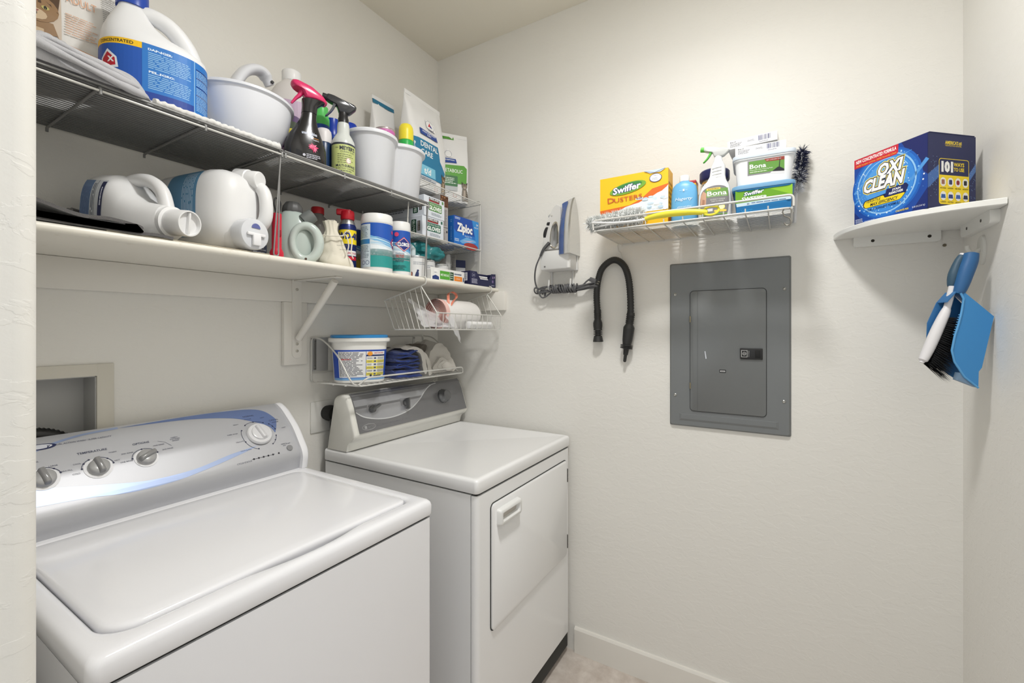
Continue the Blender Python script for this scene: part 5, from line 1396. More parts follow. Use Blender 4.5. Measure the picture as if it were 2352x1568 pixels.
# grey cloth heaped in front of the bag
t = thing('grey_cloth', 'light grey knit cloth crumpled over the front edge of the wire rack', 'cloth', (-1.452, -0.31, RT))
m = MB(); nx, ny = 44, 26; vs = []
for j in range(ny + 1):
    for i in range(nx + 1):
        u, v = i / nx, j / ny
        x = (u - 0.5) * 0.205; y = (v - 0.5) * 0.10
        edge = min(u, 1 - u, v, 1 - v)
        up = (1 - (2 * v - 1) ** 4) * (1 - (2 * u - 1) ** 6)
        fold_ = abs(math.sin(9 * u + 5 * v + 2.2 * noise.noise((u * 3, v * 3, 1.0)))) ** 0.7 * 0.018 + abs(math.sin(16 * v + 4 * u + 1.5 * noise.noise((u * 4, v * 4, 7.0)))) * 0.011
        lift = 0.03 * (1 - u) ** 0.7 + 0.014
        z = up * (lift + fold_)
        vs.append((x + 0.012 * math.sin(v * 5) , y - 0.012 * up * math.sin(8 * u), z + 0.0015))
fs = [(j * (nx + 1) + i, j * (nx + 1) + i + 1, (j + 1) * (nx + 1) + i + 1, (j + 1) * (nx + 1) + i) for j in range(ny) for i in range(nx)]
m.add(vs, fs); o = m.build('crumpled_fabric', grey_c, t, angle=80); md = o.modifiers.new('thick', 'SOLIDIFY'); md.thickness = 0.0025; md.offset = 1
m = MB(); rg = random.Random(8)
for k2 in range(3):
    z0 = 0.007 + 0.011 * k2; o_ = 0.012 * k2
    base = [(-0.095 + o_, -0.05, z0 + 0.03 - o_), (-0.05, -0.060 + 0.3 * o_, z0 + 0.016), (0.0, -0.066 + 0.4 * o_, z0 + 0.006), (0.06 - o_, -0.062, z0), (0.098 - 1.2 * o_, -0.045, z0), (0.108 - 1.5 * o_, -0.012, z0 + 0.004), (0.10 - 1.5 * o_, 0.02, z0 + 0.006)]
    m.tube(smooth_path([(a, b + rg.uniform(-0.003, 0.003), c + rg.uniform(-0.002, 0.002)) for a, b, c in base], 7), [0.0068 + 0.0016 * math.sin(i * 0.35 + k2) for i in range(43)], 10)
m.build('folded_edge', grey_c, t, angle=80)

# bleach jug
t = thing('bleach_jug', 'large white bleach jug with blue label and blue cap on the wire rack', 'jug', (-1.292, -0.238, RT2), facing(-1.292, -0.238, 4))
hdpe = M((232, 233, 235), 0.38, sub=0.15, name='white_hdpe')
q = MB(); sec = [(0.092, 0.072, 0, 0), (0.099, 0.079, 0.006, 0), (0.100, 0.080, 0.014, 0), (0.100, 0.080, 0.14, 0), (0.098, 0.078, 0.150, 0), (0.087, 0.070, 0.163, -0.010), (0.066, 0.057, 0.178, -0.028), (0.046, 0.046, 0.2, -0.040), (0.033, 0.034, 0.222, -0.043), (0.026, 0.026, 0.24, -0.042), (0.024, 0.024, 0.255, -0.042)]
q.loft(bottle_oval(sec, 48, 2.6)); q.build('body', hdpe, t, angle=60)
q = MB(); pts = smooth_path([(-0.044, -0.004, 0.226), (-0.012, -0.008, 0.238), (0.026, -0.010, 0.226), (0.058, -0.010, 0.19), (0.076, -0.006, 0.146)], 6)
q.tube(pts, [0.017 + 0.004 * (i / (len(pts) - 1)) for i in range(len(pts))], 14); q.build('handle', hdpe, t, angle=60)
q = MB(); q.lathe([(0.03, 0.243), (0.03, 0.277), (0.027, 0.281)], 30, (-0.042, 0)); q.build('cap', M((30, 70, 168), 0.35), t)
p = Print(lambda u, v, h: sellS(0.100, 0.080, 2.6)(u, v * 0.8, h), du=0.008, dv=0.05)
p.rect(-0.15, 0.018, -0.018, 0.172, (26, 84, 176)); p.rect(-0.15, 0.155, -0.018, 0.172, (246, 196, 30)); p.text('CONCENTRATED', -0.07, 0.1635, 0.0085, (60, 50, 30), w=0.078, bold=0.02)
p.poly([(-0.105, 0.115), (-0.085, 0.14), (-0.062, 0.118), (-0.058, 0.09), (-0.105, 0.085)], (236, 240, 246)); p.poly([(-0.1, 0.113), (-0.085, 0.132), (-0.066, 0.115), (-0.064, 0.096), (-0.1, 0.09)], (196, 30, 50)); p.text('X', -0.076, 0.112, 0.014, (250, 250, 250), bold=0.05); p.rect(-0.15, 0.018, -0.018, 0.035, (22, 62, 150))
p.rect(-0.018, 0.018, 0.15, 0.172, (36, 116, 196)); p.rect(-0.018, 0.018, 0.056, 0.04, (22, 62, 150)); p.rect(0.056, 0.018, 0.058, 0.172, (150, 196, 230)); p.lines(-0.01, 0.105, 0.05, 0.151, 9, (150, 196, 232), 0.4, 0.15); p.lines(-0.01, 0.048, 0.05, 0.09, 8, (150, 196, 232), 0.4, 0.15); p.text('DANGER:', 0.002, 0.158, 0.006, (220, 236, 250), w=0.024, bold=0.04); p.text('PELIGRO:', 0.004, 0.096, 0.006, (220, 236, 250), w=0.026, bold=0.04)
p.lines(0.062, 0.03, 0.115, 0.15, 26, (160, 200, 234), 0.4, 0.2); 
for k2 in range(5): p.rect(0.061, 0.05 + 0.025 * k2, 0.118, 0.0525 + 0.025 * k2, (20, 50, 130))
p.build(t)

# white bowl and the scoop in it
t = thing('white_bowl', 'large round white plastic bowl on the wire rack right of the bleach jug', 'bowl', (-1.073, -0.197, RT2 - 0.001))
t.scale = (0.95, 0.95, 1.0)
pw = M((224, 226, 232), 0.3)
q = MB(); prof = [(0.001, 0.0), (0.06, 0.0), (0.075, 0.006), (0.1, 0.03), (0.122, 0.075), (0.131, 0.115), (0.134, 0.14), (0.141, 0.142), (0.141, 0.149), (0.131, 0.148), (0.127, 0.118), (0.118, 0.078), (0.097, 0.036), (0.07, 0.012), (0.001, 0.010)]
q.lathe(prof, 56, cap0=False, cap1=False); q.build('basin', pw, t, angle=50)
t = thing('white_scoop', 'white plastic scoop with a curved handle standing in the white bowl', 'scoop', (-1.062, -0.165, RT2 + 0.0105))
q = MB(); pts = smooth_path([(-0.035, 0.0, 0.012), (-0.03, 0.01, 0.10), (-0.01, 0.02, 0.19), (0.024, 0.03, 0.258), (0.058, 0.034, 0.288), (0.088, 0.034, 0.29), (0.11, 0.034, 0.262)], 6)
rings = []
for i, v in enumerate(pts):
    a, b = pts[max(i - 1, 0)], pts[min(i + 1, len(pts) - 1)]; tn = (b - a).normalized(); nrm = Vector((0, 1, 0)); up = tn.cross(nrm).normalized()
    k2 = i / (len(pts) - 1); wd_ = 0.024 if k2 < 0.9 else 0.016
    rings.append([v + nrm * (wd_ * math.cos(2 * PI * j / 16)) + up * (0.015 * math.sin(2 * PI * j / 16)) for j in range(16)])
q.loft(rings); q.build('handle', pw, t, angle=50)
q = MB(); q.lathe([(0.03, 0.0), (0.045, 0.004), (0.05, 0.05), (0.048, 0.05), (0.043, 0.006), (0.001, 0.004)], 30, (-0.01, 0), cap1=False); q.build('scoop_cup', pw, t)
q = MB(); q.X = Matrix.Translation((0.106, 0.017, 0.266)) @ Matrix.Rotation(R(75), 4, 'X'); q.lathe([(0.005, 0), (0.005, 0.004)], 12); q.build('hanging_hole', M((60, 60, 62), 0.6), t)

# purple-labelled jug behind
t = thing('purple_label_jug', 'tall translucent jug with white cap and purple label behind the black spray bottle', 'jug', (-0.868, -0.105, RT), facing(-0.87, -0.105))
q = MB(); q.loft(bottle_oval([(0.066, 0.056, 0, 0), (0.072, 0.062, 0.006, 0), (0.073, 0.063, 0.25, 0), (0.066, 0.056, 0.275, 0), (0.046, 0.042, 0.315, 0.002), (0.028, 0.028, 0.335, 0.004), (0.025, 0.025, 0.345, 0.004)], 44)); q.build('body', M((212, 208, 206), 0.35, sub=0.1), t, angle=60)
q = MB(); n_ = 48; rings = []
for z, r_ in ((0.336, 0.0285), (0.338, 0.0295), (0.368, 0.0295), (0.372, 0.027)):
    rings.append([(0.004 + (r_ + (0.0006 if j % 2 else 0)) * math.cos(2 * PI * j / n_), (r_ + (0.0006 if j % 2 else 0)) * math.sin(2 * PI * j / n_), z) for j in range(n_)])
q.loft(rings); q.build('cap', M((238, 238, 238), 0.35), t, angle=60)
p = Print(sellS(0.073, 0.063), du=0.008)
p.rect(-0.09, 0.02, 0.09, 0.252, (190, 166, 190)); p.rect(-0.09, 0.02, -0.045, 0.252, (96, 64, 116)); p.ell(-0.01, 0.15, 0.062, 0.055, (84, 52, 104), 26); p.ell(-0.008, 0.145, 0.05, 0.04, (60, 74, 52), 26); p.text('Fabuloso', -0.006, 0.15, 0.02, (222, 206, 60), w=0.085, bold=0.04, ital=0.2); p.rect(-0.09, 0.02, 0.09, 0.08, (104, 66, 124))
p.build(t)

# black spray bottle with pink trigger
t = thing('black_spray_bottle', 'black spray bottle with pink trigger head at the front of the wire rack', 'spray bottle', (-0.945, -0.294, RT), facing(-0.945, -0.294, 12))
bk = M((26, 25, 27), 0.22, coat=0.3)
q = MB(); q.loft(bottle_oval([(0.05, 0.03, 0, 0.006), (0.056, 0.034, 0.006, 0.006), (0.057, 0.035, 0.05, 0.004), (0.046, 0.031, 0.085, 0.004), (0.031, 0.026, 0.115, 0.008), (0.022, 0.021, 0.14, 0.012), (0.0205, 0.02, 0.155, 0.014)], 44)); q.build('body', bk, t, angle=60)
q = MB(); q.loft(bottle_oval([(0.021, 0.0205, 0.156, 0.014), (0.021, 0.0205, 0.178, 0.016), (0.028, 0.022, 0.192, 0.022), (0.034, 0.023, 0.197, 0.028)], 32)); q.build('neck_sleeve', bk, t, angle=60)
pk = M((214, 44, 104), 0.22, coat=0.4)
q = MB(); prof = [(0.062, 0.194), (0.066, 0.2), (0.056, 0.214), (0.02, 0.236), (-0.024, 0.246), (-0.034, 0.243), (-0.037, 0.234), (-0.03, 0.226), (-0.008, 0.222), (0.0, 0.208), (0.004, 0.196), (0.03, 0.199)]
prof = [(v.x, v.y) for v in fillet([Vector((a, b, 0)) for a, b in prof], 0.008, 3, True)]
q.loft([[(0.01 + (a - 0.01) * k2, yy, 0.215 + (b - 0.215) * k2) for a, b in prof] for yy, k2 in ((-0.020, 0.7), (-0.017, 0.88), (-0.010, 0.98), (0, 1), (0.010, 0.98), (0.017, 0.88), (0.020, 0.7))]); hd = q.build('trigger_head', pk, t, angle=50)
q = MB(); lv = smooth_path([(-0.004, 0, 0.222), (-0.012, 0, 0.206), (-0.022, 0, 0.194), (-0.034, 0, 0.176)], 5); q.tube(lv, [0.008 - 0.005 * i / (len(lv) - 1) for i in range(len(lv))], 10); q.build('trigger', pk, hd)
p = Print(lambda u, v, h: (lambda k2: (0.005 + u, -(0.035 - max(0, v - 0.05) * 0.12) * (max(0.0, 1 - (abs(u) / (0.058 - max(0, v - 0.05) * 0.32)) ** 2.4)) ** (1 / 2.4) - h, v))(0), du=0.006, dv=0.02)
p.text('unstopables', 0.004, 0.088, 0.009, (206, 214, 230), w=0.042, bold=0.02); p.ell(0.01, 0.077, 0.0055, 0.0055, (200, 206, 214), 14); p.rect(0.012, 0.075, 0.03, 0.0762, (220, 150, 60)); p.text('FABRIC', 0.022, 0.070, 0.004, (220, 220, 226))
rg = random.Random(2)
for k2 in range(16):
    a = 2 * PI * k2 / 16 + rg.uniform(-0.1, 0.1); L_ = rg.uniform(0.009, 0.016); c0 = (0.014, 0.047)
    p.poly([c0, (c0[0] + L_ * 0.6 * math.cos(a + 0.22), c0[1] + L_ * 0.6 * math.sin(a + 0.22)), (c0[0] + L_ * math.cos(a), c0[1] + L_ * math.sin(a)), (c0[0] + L_ * 0.6 * math.cos(a - 0.22), c0[1] + L_ * 0.6 * math.sin(a - 0.22))], rg.choice([(214, 60, 110), (232, 110, 150), (196, 40, 90)]))
p.lines(-0.006, 0.012, 0.034, 0.026, 3, (190, 190, 200)); p.ell(-0.012, 0.02, 0.004, 0.004, (200, 200, 210), 10)
p.build(t)

# aerosol and bottles behind
def aerosol(name, label, x, y, z0, r, h, body, capc, caph, group=None, kind='dome', band=None):
    t = thing(name, label, 'spray can' if kind != 'bottle' else 'bottle', (x, y, z0), facing(x, y), group)
    hb_ = h - caph
    q = MB(); q.lathe([(r * 0.94, 0), (r, 0.003), (r, hb_ - 0.006), (r * 0.93, hb_)], 32); q.build('can', body, t)
    q = MB()
    if kind == 'open':
        q.lathe([(r * 0.95, hb_), (r * 0.95, hb_ + caph * 0.4), (r * 0.8, hb_ + caph * 0.55), (r * 0.78, h), (r * 0.62, h), (r * 0.55, hb_ + caph * 0.6), (0.001, hb_ + caph * 0.55)], 32, cap1=False)
    else:
        q.lathe([(r * 0.97, hb_), (r * 0.97, hb_ + caph * 0.6), (r * 0.9, hb_ + caph * 0.85), (r * 0.7, h), (0.001, h + 0.001)], 32)
    co = q.build('cap', capc, t, angle=45)
    if kind == 'open':
        q = MB(); q.X = Matrix.Translation((0, 0, hb_ + caph * 0.55)); q.lathe([(r * 0.25, 0), (r * 0.25, caph * 0.25)], 12); nz = q.build('nozzle', capc, co)
    if band:
        p = Print(cylS(r, (0, 0), -90), du=0.006); p.rect(-r * 1.4, hb_ * 0.1, r * 1.4, hb_ * 0.92, band); p.lines(-r * 0.9, hb_ * 0.7, r * 0.9, hb_ * 0.85, 3, (210, 220, 236)); p.build(t)
    return t
aerosol('aerosol_can', 'blue aerosol can with a bright green cap behind the black spray bottle', -0.815, -0.195, RT, 0.027, 0.252, M((40, 76, 160), 0.3, 0.3), M((88, 196, 96), 0.35), 0.062, kind='open', band=(36, 70, 156))
aerosol('aerosol_can', 'blue aerosol can with an open blue cap between the two spray bottles', -0.757, -0.175, RT, 0.031, 0.238, M((40, 80, 180), 0.3, 0.3), M((24, 60, 168), 0.3), 0.06, kind='open', band=(34, 86, 186))
aerosol('aerosol_can', 'blue-capped aerosol can right of the black trigger spray, behind the white caddy', -0.662, -0.145, RT, 0.034, 0.268, M((30, 70, 170), 0.3, 0.3), M((22, 58, 170), 0.25), 0.075, kind='dome')
aerosol('dark_blue_bottle', 'dark blue bottle with a wide white cap beside the yellow-label spray', -0.85, -0.255, RT, 0.0255, 0.152, M((30, 56, 92), 0.3), M((226, 222, 222), 0.4), 0.045, kind='bottle')

# yellow-label multi-surface spray
t = thing('lemon_spray_bottle', 'clear spray bottle with black trigger and pale green label on the wire rack', 'spray bottle', (-0.815, -0.306, RT), facing(-0.815, -0.306, 4))
q = MB(); q.lathe([(0.033, 0), (0.0355, 0.004), (0.0355, 0.1), (0.034, 0.112), (0.026, 0.128), (0.0195, 0.138), (0.0185, 0.165), (0.017, 0.172)], 40); q.build('body', M((204, 208, 204), 0.2, sub=0.1), t, angle=60)
trigger(t, (0, 0), 0.17, 1.12, M((48, 50, 54), 0.2, coat=0.3), M((34, 34, 36), 0.35), M((30, 30, 32), 0.4), M((90, 94, 98), 0.25))
p = Print(cylS(0.0357, (0, 0), -90), du=0.005)
p.rect(-0.05, 0.006, 0.05, 0.1, (190, 200, 128)); p.rect(-0.05, 0.094, 0.05, 0.1, (50, 54, 66)); p.text("MRS.", -0.022, 0.0835, 0.004, (50, 54, 66)); p.text("MEYER'S", 0.012, 0.083, 0.0115, (46, 50, 62), w=0.05, bold=0.04); p.text('CLEAN DAY', 0.012, 0.0715, 0.0055, (46, 50, 62), w=0.046); p.lines(-0.02, 0.034, 0.03, 0.066, 5, (110, 116, 80), 0.4); p.ell(0.014, 0.044, 0.0085, 0.0095, (236, 230, 220), 18); p.ring(0.014, 0.044, 0.0075, 0.001, (170, 90, 70), 18); p.text('MULTI-SURFACE', 0.006, 0.0275, 0.0075, (46, 50, 62), w=0.062, bold=0.03); p.text('EVERYDAY CLEANER', 0.006, 0.0185, 0.0045, (60, 64, 66), w=0.06); p.lines(-0.022, 0.009, 0.03, 0.014, 1, (90, 96, 80))
p.build(t)

# two-lobed white caddy
t = thing('white_caddy', 'white plastic double-lobed tub full of supplies at the right end of the wire rack', 'tub', (-0.592, -0.262, RT), R(2))
def peanut(r, c_=0.074, n=64):
    out = []
    for j in range(n):
        a = 2 * PI * j / n; dx, dy = math.cos(a), math.sin(a); best = 0
        for cx in (-c_, c_):
            b_ = dx * cx; disc = b_ * b_ - (cx * cx - r * r)
            if disc >= 0: best = max(best, b_ + math.sqrt(disc))
        best = max(best, min(r * 0.62 / max(abs(dy), 1e-3), c_) if abs(dx) < 0.9 else best)
        out.append((best * dx, best * dy))
    return out
q = MB(); rz_ = lambda r, z: [(a, b, z) for a, b in peanut(r, n=96)]
q.loft([rz_(0.064, 0), rz_(0.067, 0.004), rz_(0.083, 0.172), rz_(0.086, 0.176), rz_(0.0925, 0.178), rz_(0.0935, 0.182), rz_(0.0925, 0.189), rz_(0.088, 0.192), rz_(0.0825, 0.189), rz_(0.080, 0.172), rz_(0.065, 0.008)], True, True); q.build('tub_body', M((222, 224, 229), 0.35), t, angle=50)
CB = RT + 0.009
t = thing('pink_canister', 'shiny pink and silver canister standing in the white double tub', 'can', (-0.588, -0.25, CB), facing(-0.588, -0.25))
q = MB(); q.lathe([(0.034, 0), (0.036, 0.004), (0.036, 0.236), (0.037, 0.239), (0.036, 0.242), (0.033, 0.241), (0.032, 0.236)], 36); q.build('can', M((190, 176, 180), 0.25, 0.6), t)
p = Print(cylS(0.0363, (0, 0), -90), du=0.006); p.rect(-0.055, 0.02, 0.055, 0.234, (206, 110, 178)); p.poly([(-0.055, 0.2), (-0.03, 0.226), (-0.01, 0.205), (0.01, 0.228), (0.02, 0.2)], (150, 50, 120)); p.text('Cascade', 0.016, 0.212, 0.009, (246, 220, 236), w=0.042, ital=0.3); p.build(t)
aerosol('aerosol_can', 'green aerosol can with a yellow cap standing in the white double tub', -0.497, -0.268, CB, 0.029, 0.292, M((50, 180, 84), 0.3), M((242, 224, 60), 0.35), 0.062)
t = box_thing('red_carton', 'flat red and blue carton behind the white double tub', (-0.595, -0.105, RT), facing(-0.595, -0.105, 0), (0.07, 0.03, 0.262), M((196, 60, 60), 0.45)); MB().box((0.012, -0.0155, 0.2), (0.0355, 0.0155, 0.2625)).build('blue_end', M((40, 90, 170), 0.45), t)

# pet food bags on the tiered rack
T2 = ZS + 0.394
bagm = M((236, 236, 236), 0.22)
t, S = pet_bag('pet_food_bag', 'small white pet food pouch with a blue top edge behind the pink canister', (-0.445, -0.085, T2), R(0), 0.12, 0.06, 0.355, bagm, 0, seed=8)
p = Print(S, dv=0.03); p.rect(-0.058, 0.335, 0.058, 0.352, (40, 116, 150)); p.build(t)
t, S = pet_bag('pet_food_bag', 'tall white pet food bag with a blue dental care panel on the tiered rack', (-0.313, -0.185, T2), R(3), 0.235, 0.10, 0.385, bagm, 0, seed=12)
S_ = S; S = lambda u, v, hh: S_(u * 1.2 + 0.004, v, hh)
p = Print(S, du=0.025, dv=0.025)
p.poly([(-0.095, 0.20), (0.03, 0.20), (0.04, 0.14), (0.072, 0.10), (0.055, 0.05), (-0.095, 0.05)], (38, 124, 166)); p.poly([(-0.095, 0.095), (0.012, 0.095), (0.016, 0.055), (-0.095, 0.055)], (130, 200, 226)); p.rect(-0.095, 0.03, 0.02, 0.05, (196, 200, 206))
p.poly([(-0.018, 0.305), (0.03, 0.298), (0.03, 0.262), (-0.018, 0.268)], (246, 246, 246)); p.ring(0.004, 0.283, 0.022, 0.001, (70, 80, 120), 16); p.poly([(-0.008, 0.277), (0.006, 0.3), (0.006, 0.28)], (206, 40, 50)); p.poly([(0.002, 0.277), (0.016, 0.276), (0.008, 0.29)], (40, 70, 150)); p.text("Hill's", 0.006, 0.262, 0.011, (40, 50, 90), w=0.03, ital=0.2); p.poly([(-0.06, 0.25), (0.03, 0.244), (0.034, 0.222), (-0.06, 0.224)], (34, 70, 150)); p.text('PRESCRIPTION', -0.012, 0.241, 0.007, (240, 244, 250), w=0.07, bold=0.02); p.text('DIET', -0.012, 0.231, 0.007, (240, 244, 250), w=0.022, bold=0.02)
p.text('DENTAL', -0.02, 0.18, 0.022, (244, 248, 250), w=0.092, bold=0.02); p.text('CARE', -0.034, 0.148, 0.022, (244, 248, 250), w=0.062, bold=0.02); p.text('t/d', -0.03, 0.075, 0.024, (244, 250, 252), w=0.036, bold=0.03); p.lines(-0.08, 0.034, 0.015, 0.046, 2, (110, 116, 126)); p.ring(-0.01, 0.015, 0.008, 0.001, (170, 176, 180), 14); p.ring(0.02, 0.015, 0.008, 0.001, (200, 90, 70), 14); p.lines(-0.09, 0.002, 0.02, 0.006, 1, (130, 136, 146))
cat_print(p, 0.062, 0.072, 0.034, (128, 108, 84), (60, 48, 38), (186, 166, 138))
p.build(t)
t, S = pet_bag('pet_food_bag', 'white pet food bag with a green metabolic panel in the corner of the tiered rack', (-0.112, -0.185, T2), R(-34), 0.145, 0.085, 0.315, bagm, 0, seed=17)
p = Print(S, du=0.025, dv=0.025); p.rect(-0.072, 0.298, 0.005, 0.312, (86, 150, 60)); p.build(t, 'top_band')
p = Print(S, du=0.025, dv=0.025)
p.poly([(-0.074, 0.165), (0.044, 0.172), (0.058, 0.16), (0.056, 0.085), (-0.074, 0.085)], (98, 164, 70)); p.text('METABOLIC', -0.012, 0.142, 0.017, (242, 248, 240), w=0.096, bold=0.01); p.rr(-0.074, 0.07, 0.012, 0.118, 0.004, (70, 120, 80)); p.lines(-0.07, 0.08, 0.005, 0.11, 4, (220, 230, 220)); p.rect(-0.074, 0.05, 0.012, 0.07, (190, 194, 196)); p.poly([(-0.07, 0.2), (0.006, 0.2), (0.01, 0.18), (-0.07, 0.176)], (36, 70, 150)); p.text('PRESCRIPTION', -0.03, 0.192, 0.006, (240, 244, 250), w=0.06, bold=0.02); p.poly([(-0.05, 0.206), (-0.028, 0.25), (-0.006, 0.206)], (240, 240, 240)); p.ring(-0.028, 0.222, 0.016, 0.001, (90, 96, 130), 16); p.ring(0.0, 0.03, 0.008, 0.001, (200, 110, 80), 14)
cat_print(p, 0.046, 0.076, 0.036, (130, 122, 112), (66, 60, 54), (180, 168, 156))
p.build(t)
# ================================================================ THINGS ON THE LONG SHELF
# dark folded fabric
dk_c = NM('dark_felt', (92, 90, 90), 0.95, bump=[('noise', 420, 0.5, 0.002, (1, 1, 1))], sheen=0.4)
t = thing('dark_cloth', 'dark grey folded felt cloth at the left end of the long shelf', 'cloth', (-1.478, -0.27, ZS))
m = MB()
def sheet(path, y0, y1, th=0.006, wob=0.006, seed=1):
    rings = []
    n = 14
    for j in range(n + 1):
        y = y0 + (y1 - y0) * j / n
        up = [(a.x, y, a.y + wob * noise.noise((a.x * 18, y * 14, seed))) for a in path]
        lo = [(a.x, y, a.y - th + wob * noise.noise((a.x * 18, y * 14, seed))) for a in reversed(path)]
        rings.append(up + lo)
    m.loft(rings)
sheet(smooth_path([(-0.13, 0.010, 0), (0.0, 0.008, 0), (0.09, 0.007, 0), (0.17, 0.0062, 0)], 6), -0.10, 0.16)
sheet(smooth_path([(-0.13, 0.046, 0), (-0.06, 0.043, 0), (0.0, 0.032, 0), (0.06, 0.025, 0), (0.105, 0.024, 0), (0.116, 0.017, 0), (0.105, 0.013, 0), (0.06, 0.014, 0), (-0.03, 0.016, 0), (-0.11, 0.018, 0)], 6), -0.102, 0.14, 0.007, 0.007, 4)
m.build('folded_felt', dk_c, t, angle=70)
q = MB(); q.rbox((0.03, -0.104, 0.0165), (0.085, -0.06, 0.0185), 0.0005); q.build('care_tag', M((46, 46, 48), 0.6), t)
t = thing('dark_cloth', 'dark fabric bunched at the back of the shelf beside the lying white jug', 'cloth', (-1.345, -0.06, ZS)); folded_cloth(t, 'bunched_fabric', dk_c, 0.12, 0.1, 4, 0.022, 6, 0.01)

# shelf liner under the jugs
liner = MB(); liner.box((-1.42, -0.366, ZS + 0.0002), (-1.09, -0.12, ZS + 0.0016)); tag(liner.build('shelf_liner', M((196, 186, 164), 0.7), smooth=False), 'thin tan liner sheet under the two lying white jugs', 'liner')
ZL = ZS + 0.0018

def frame_from(axis, up):
    z = Vector(axis).normalized(); x = Vector(up) - z * Vector(up).dot(z); x.normalize(); y = z.cross(x)
    return Matrix((x, y, z)).transposed().to_euler()
# jug lying with its cap towards the room
lj = M((228, 228, 228), 0.42, sub=0.12)
t = thing('lying_jug', 'white detergent jug with blue label lying on its side, capped end towards the room', 'jug', (-1.338, -0.165, ZL + 0.082), 0, 'white jugs lying on the long shelf', frame_from((0.07, -0.205, -0.022), (0, 0, 1)))
q = MB(); q.loft([[(a + c_, b, z) for a, b in sellipse(rx, ry, 2.7, 44)] for rx, ry, z, c_ in ((0.066, 0.048, -0.038, 0), (0.078, 0.058, -0.031, 0), (0.081, 0.061, -0.014, 0), (0.081, 0.061, 0.028, 0), (0.074, 0.061, 0.045, -0.006), (0.060, 0.058, 0.07, -0.020), (0.050, 0.052, 0.105, -0.027), (0.042, 0.043, 0.136, -0.022), (0.036, 0.036, 0.152, -0.018))]); q.build('body', lj, t, angle=60)
q = MB(); pts = smooth_path([(0.062, 0, 0.015), (0.074, 0, 0.045), (0.074, 0, 0.085), (0.052, 0, 0.122), (0.010, 0, 0.142)], 6); q.tube(pts, 0.0150, 14); q.build('handle', lj, t, angle=60)
q = MB(); q.lathe([(0.036, 0.15), (0.036, 0.162), (0.030, 0.164), (0.0295, 0.205), (0.0285, 0.209), (0.026, 0.209), (0.025, 0.2), (0.001, 0.2)], 36, (-0.018, 0), cap1=False); co = q.build('cap', M((234, 234, 234), 0.35), t, angle=40)
q = MB(); q.rbox((-0.042, -0.002, 0.2), (0.006, 0.002, 0.208), 0.0008); q.build('cap_rib', M((234, 234, 234), 0.35), co)
def jugS(u, v, h):
    a = PI / 2 + u / 0.072
    c, s_ = math.cos(a), math.sin(a)
    return ((0.081 + h) * math.copysign(abs(c) ** (2 / 2.7), c), (0.061 + h) * math.copysign(abs(s_) ** (2 / 2.7), s_), v)
p = Print(jugS, du=0.008); bl_ = (108, 132, 168)
S9 = p.S; p.S = lambda u, v, h: S9(u, 0.003 + v * 0.68, h)
p.rect(-0.05, -0.045, 0.105, 0.048, (206, 210, 214)); p.rect(-0.05, -0.045, 0.105, -0.005, bl_); p.lines(-0.03, -0.042, 0.09, -0.008, 8, (80, 96, 140), 0.3); p.rect(-0.05, 0.012, 0.105, 0.0135, (40, 44, 60)); p.lines(-0.04, -0.002, 0.07, 0.01, 2, (90, 96, 110)); p.poly([(-0.045, 0.03), (0.02, 0.03), (0.014, 0.046), (-0.045, 0.047)], (40, 46, 84)); p.lines(-0.03, 0.0345, 0.0, 0.042, 1, (220, 224, 236), 0.6, 0); p.lines(0.025, 0.018, 0.09, 0.045, 5, (120, 126, 138))
p.build(t)

# big dispenser jug lying
t = thing('lying_jug', 'large white dispenser jug lying on its side with a clear spigot cap in front', 'jug', (-1.158, -0.20, ZL + 0.108), 0, 'white jugs lying on the long shelf', frame_from((0.05, -0.30, 0.0), (0, 0, 1)))
q = MB(); q.loft([[(a + cx_, b + cy_, z) for a, b in sellipse(rx, ry, 3.0, 48)] for rx, ry, z, cx_, cy_ in ((0.09, 0.056, -0.14, 0, 0), (0.105, 0.068, -0.132, 0, 0), (0.108, 0.072, -0.11, 0, 0), (0.108, 0.072, 0.06, 0, 0), (0.104, 0.069, 0.09, 0.0, 0), (0.094, 0.060, 0.113, 0.0, 0), (0.078, 0.048, 0.128, 0.002, 0), (0.05, 0.030, 0.136, 0.004, 0))]); q.build('body', lj, t, angle=60)
# local frame: x up, y to the left of the picture, z to the room
q = MB(); pts = smooth_path([(0.078, -0.040, 0.10), (0.066, -0.045, 0.138), (0.03, -0.047, 0.152), (-0.02, -0.045, 0.148), (-0.05, -0.036, 0.11)], 6); q.tube(pts, 0.0165, 14); q.build('handle', lj, t, angle=60)
q = MB(); q.X = Matrix.Translation((0.092, -0.026, 0.10)) @ Matrix.Rotation(R(-8), 4, 'Y') @ Matrix.Rotation(R(14), 4, 'X'); q.lathe([(0.026, -0.02), (0.026, 0.012), (0.0235, 0.014), (0.0235, 0.042), (0.021, 0.045)], 32); q.build('vent_cap', M((232, 232, 232), 0.35), t, angle=40)
q = MB(); q.X = Matrix.Translation((-0.064, 0.002, 0.10)); q.lathe([(0.042, -0.02), (0.042, 0.02), (0.038, 0.026), (0.037, 0.04), (0.040, 0.044)], 36); q.build('spigot_neck', lj, t, angle=40)
q = MB(); q.X = Matrix.Translation((-0.064, 0.002, 0.138)); q.lathe([(0.040, 0), (0.0405, 0.03), (0.038, 0.036), (0.03, 0.038)], 36); sc_ = q.build('clear_cap', M((222, 224, 228), 0.12, coat=0.4, alpha=0.92), t, angle=40)
q = MB(); q.X = Matrix.Translation((-0.064, 0.002, 0.1765)); q.rbox((-0.006, -0.024, 0), (0.002, 0.026, 0.006), 0.002); q.rbox((-0.03, -0.01, 0), (0.0, 0.012, 0.008), 0.003); q.build('spigot_tap', M((236, 236, 238), 0.3), sc_)
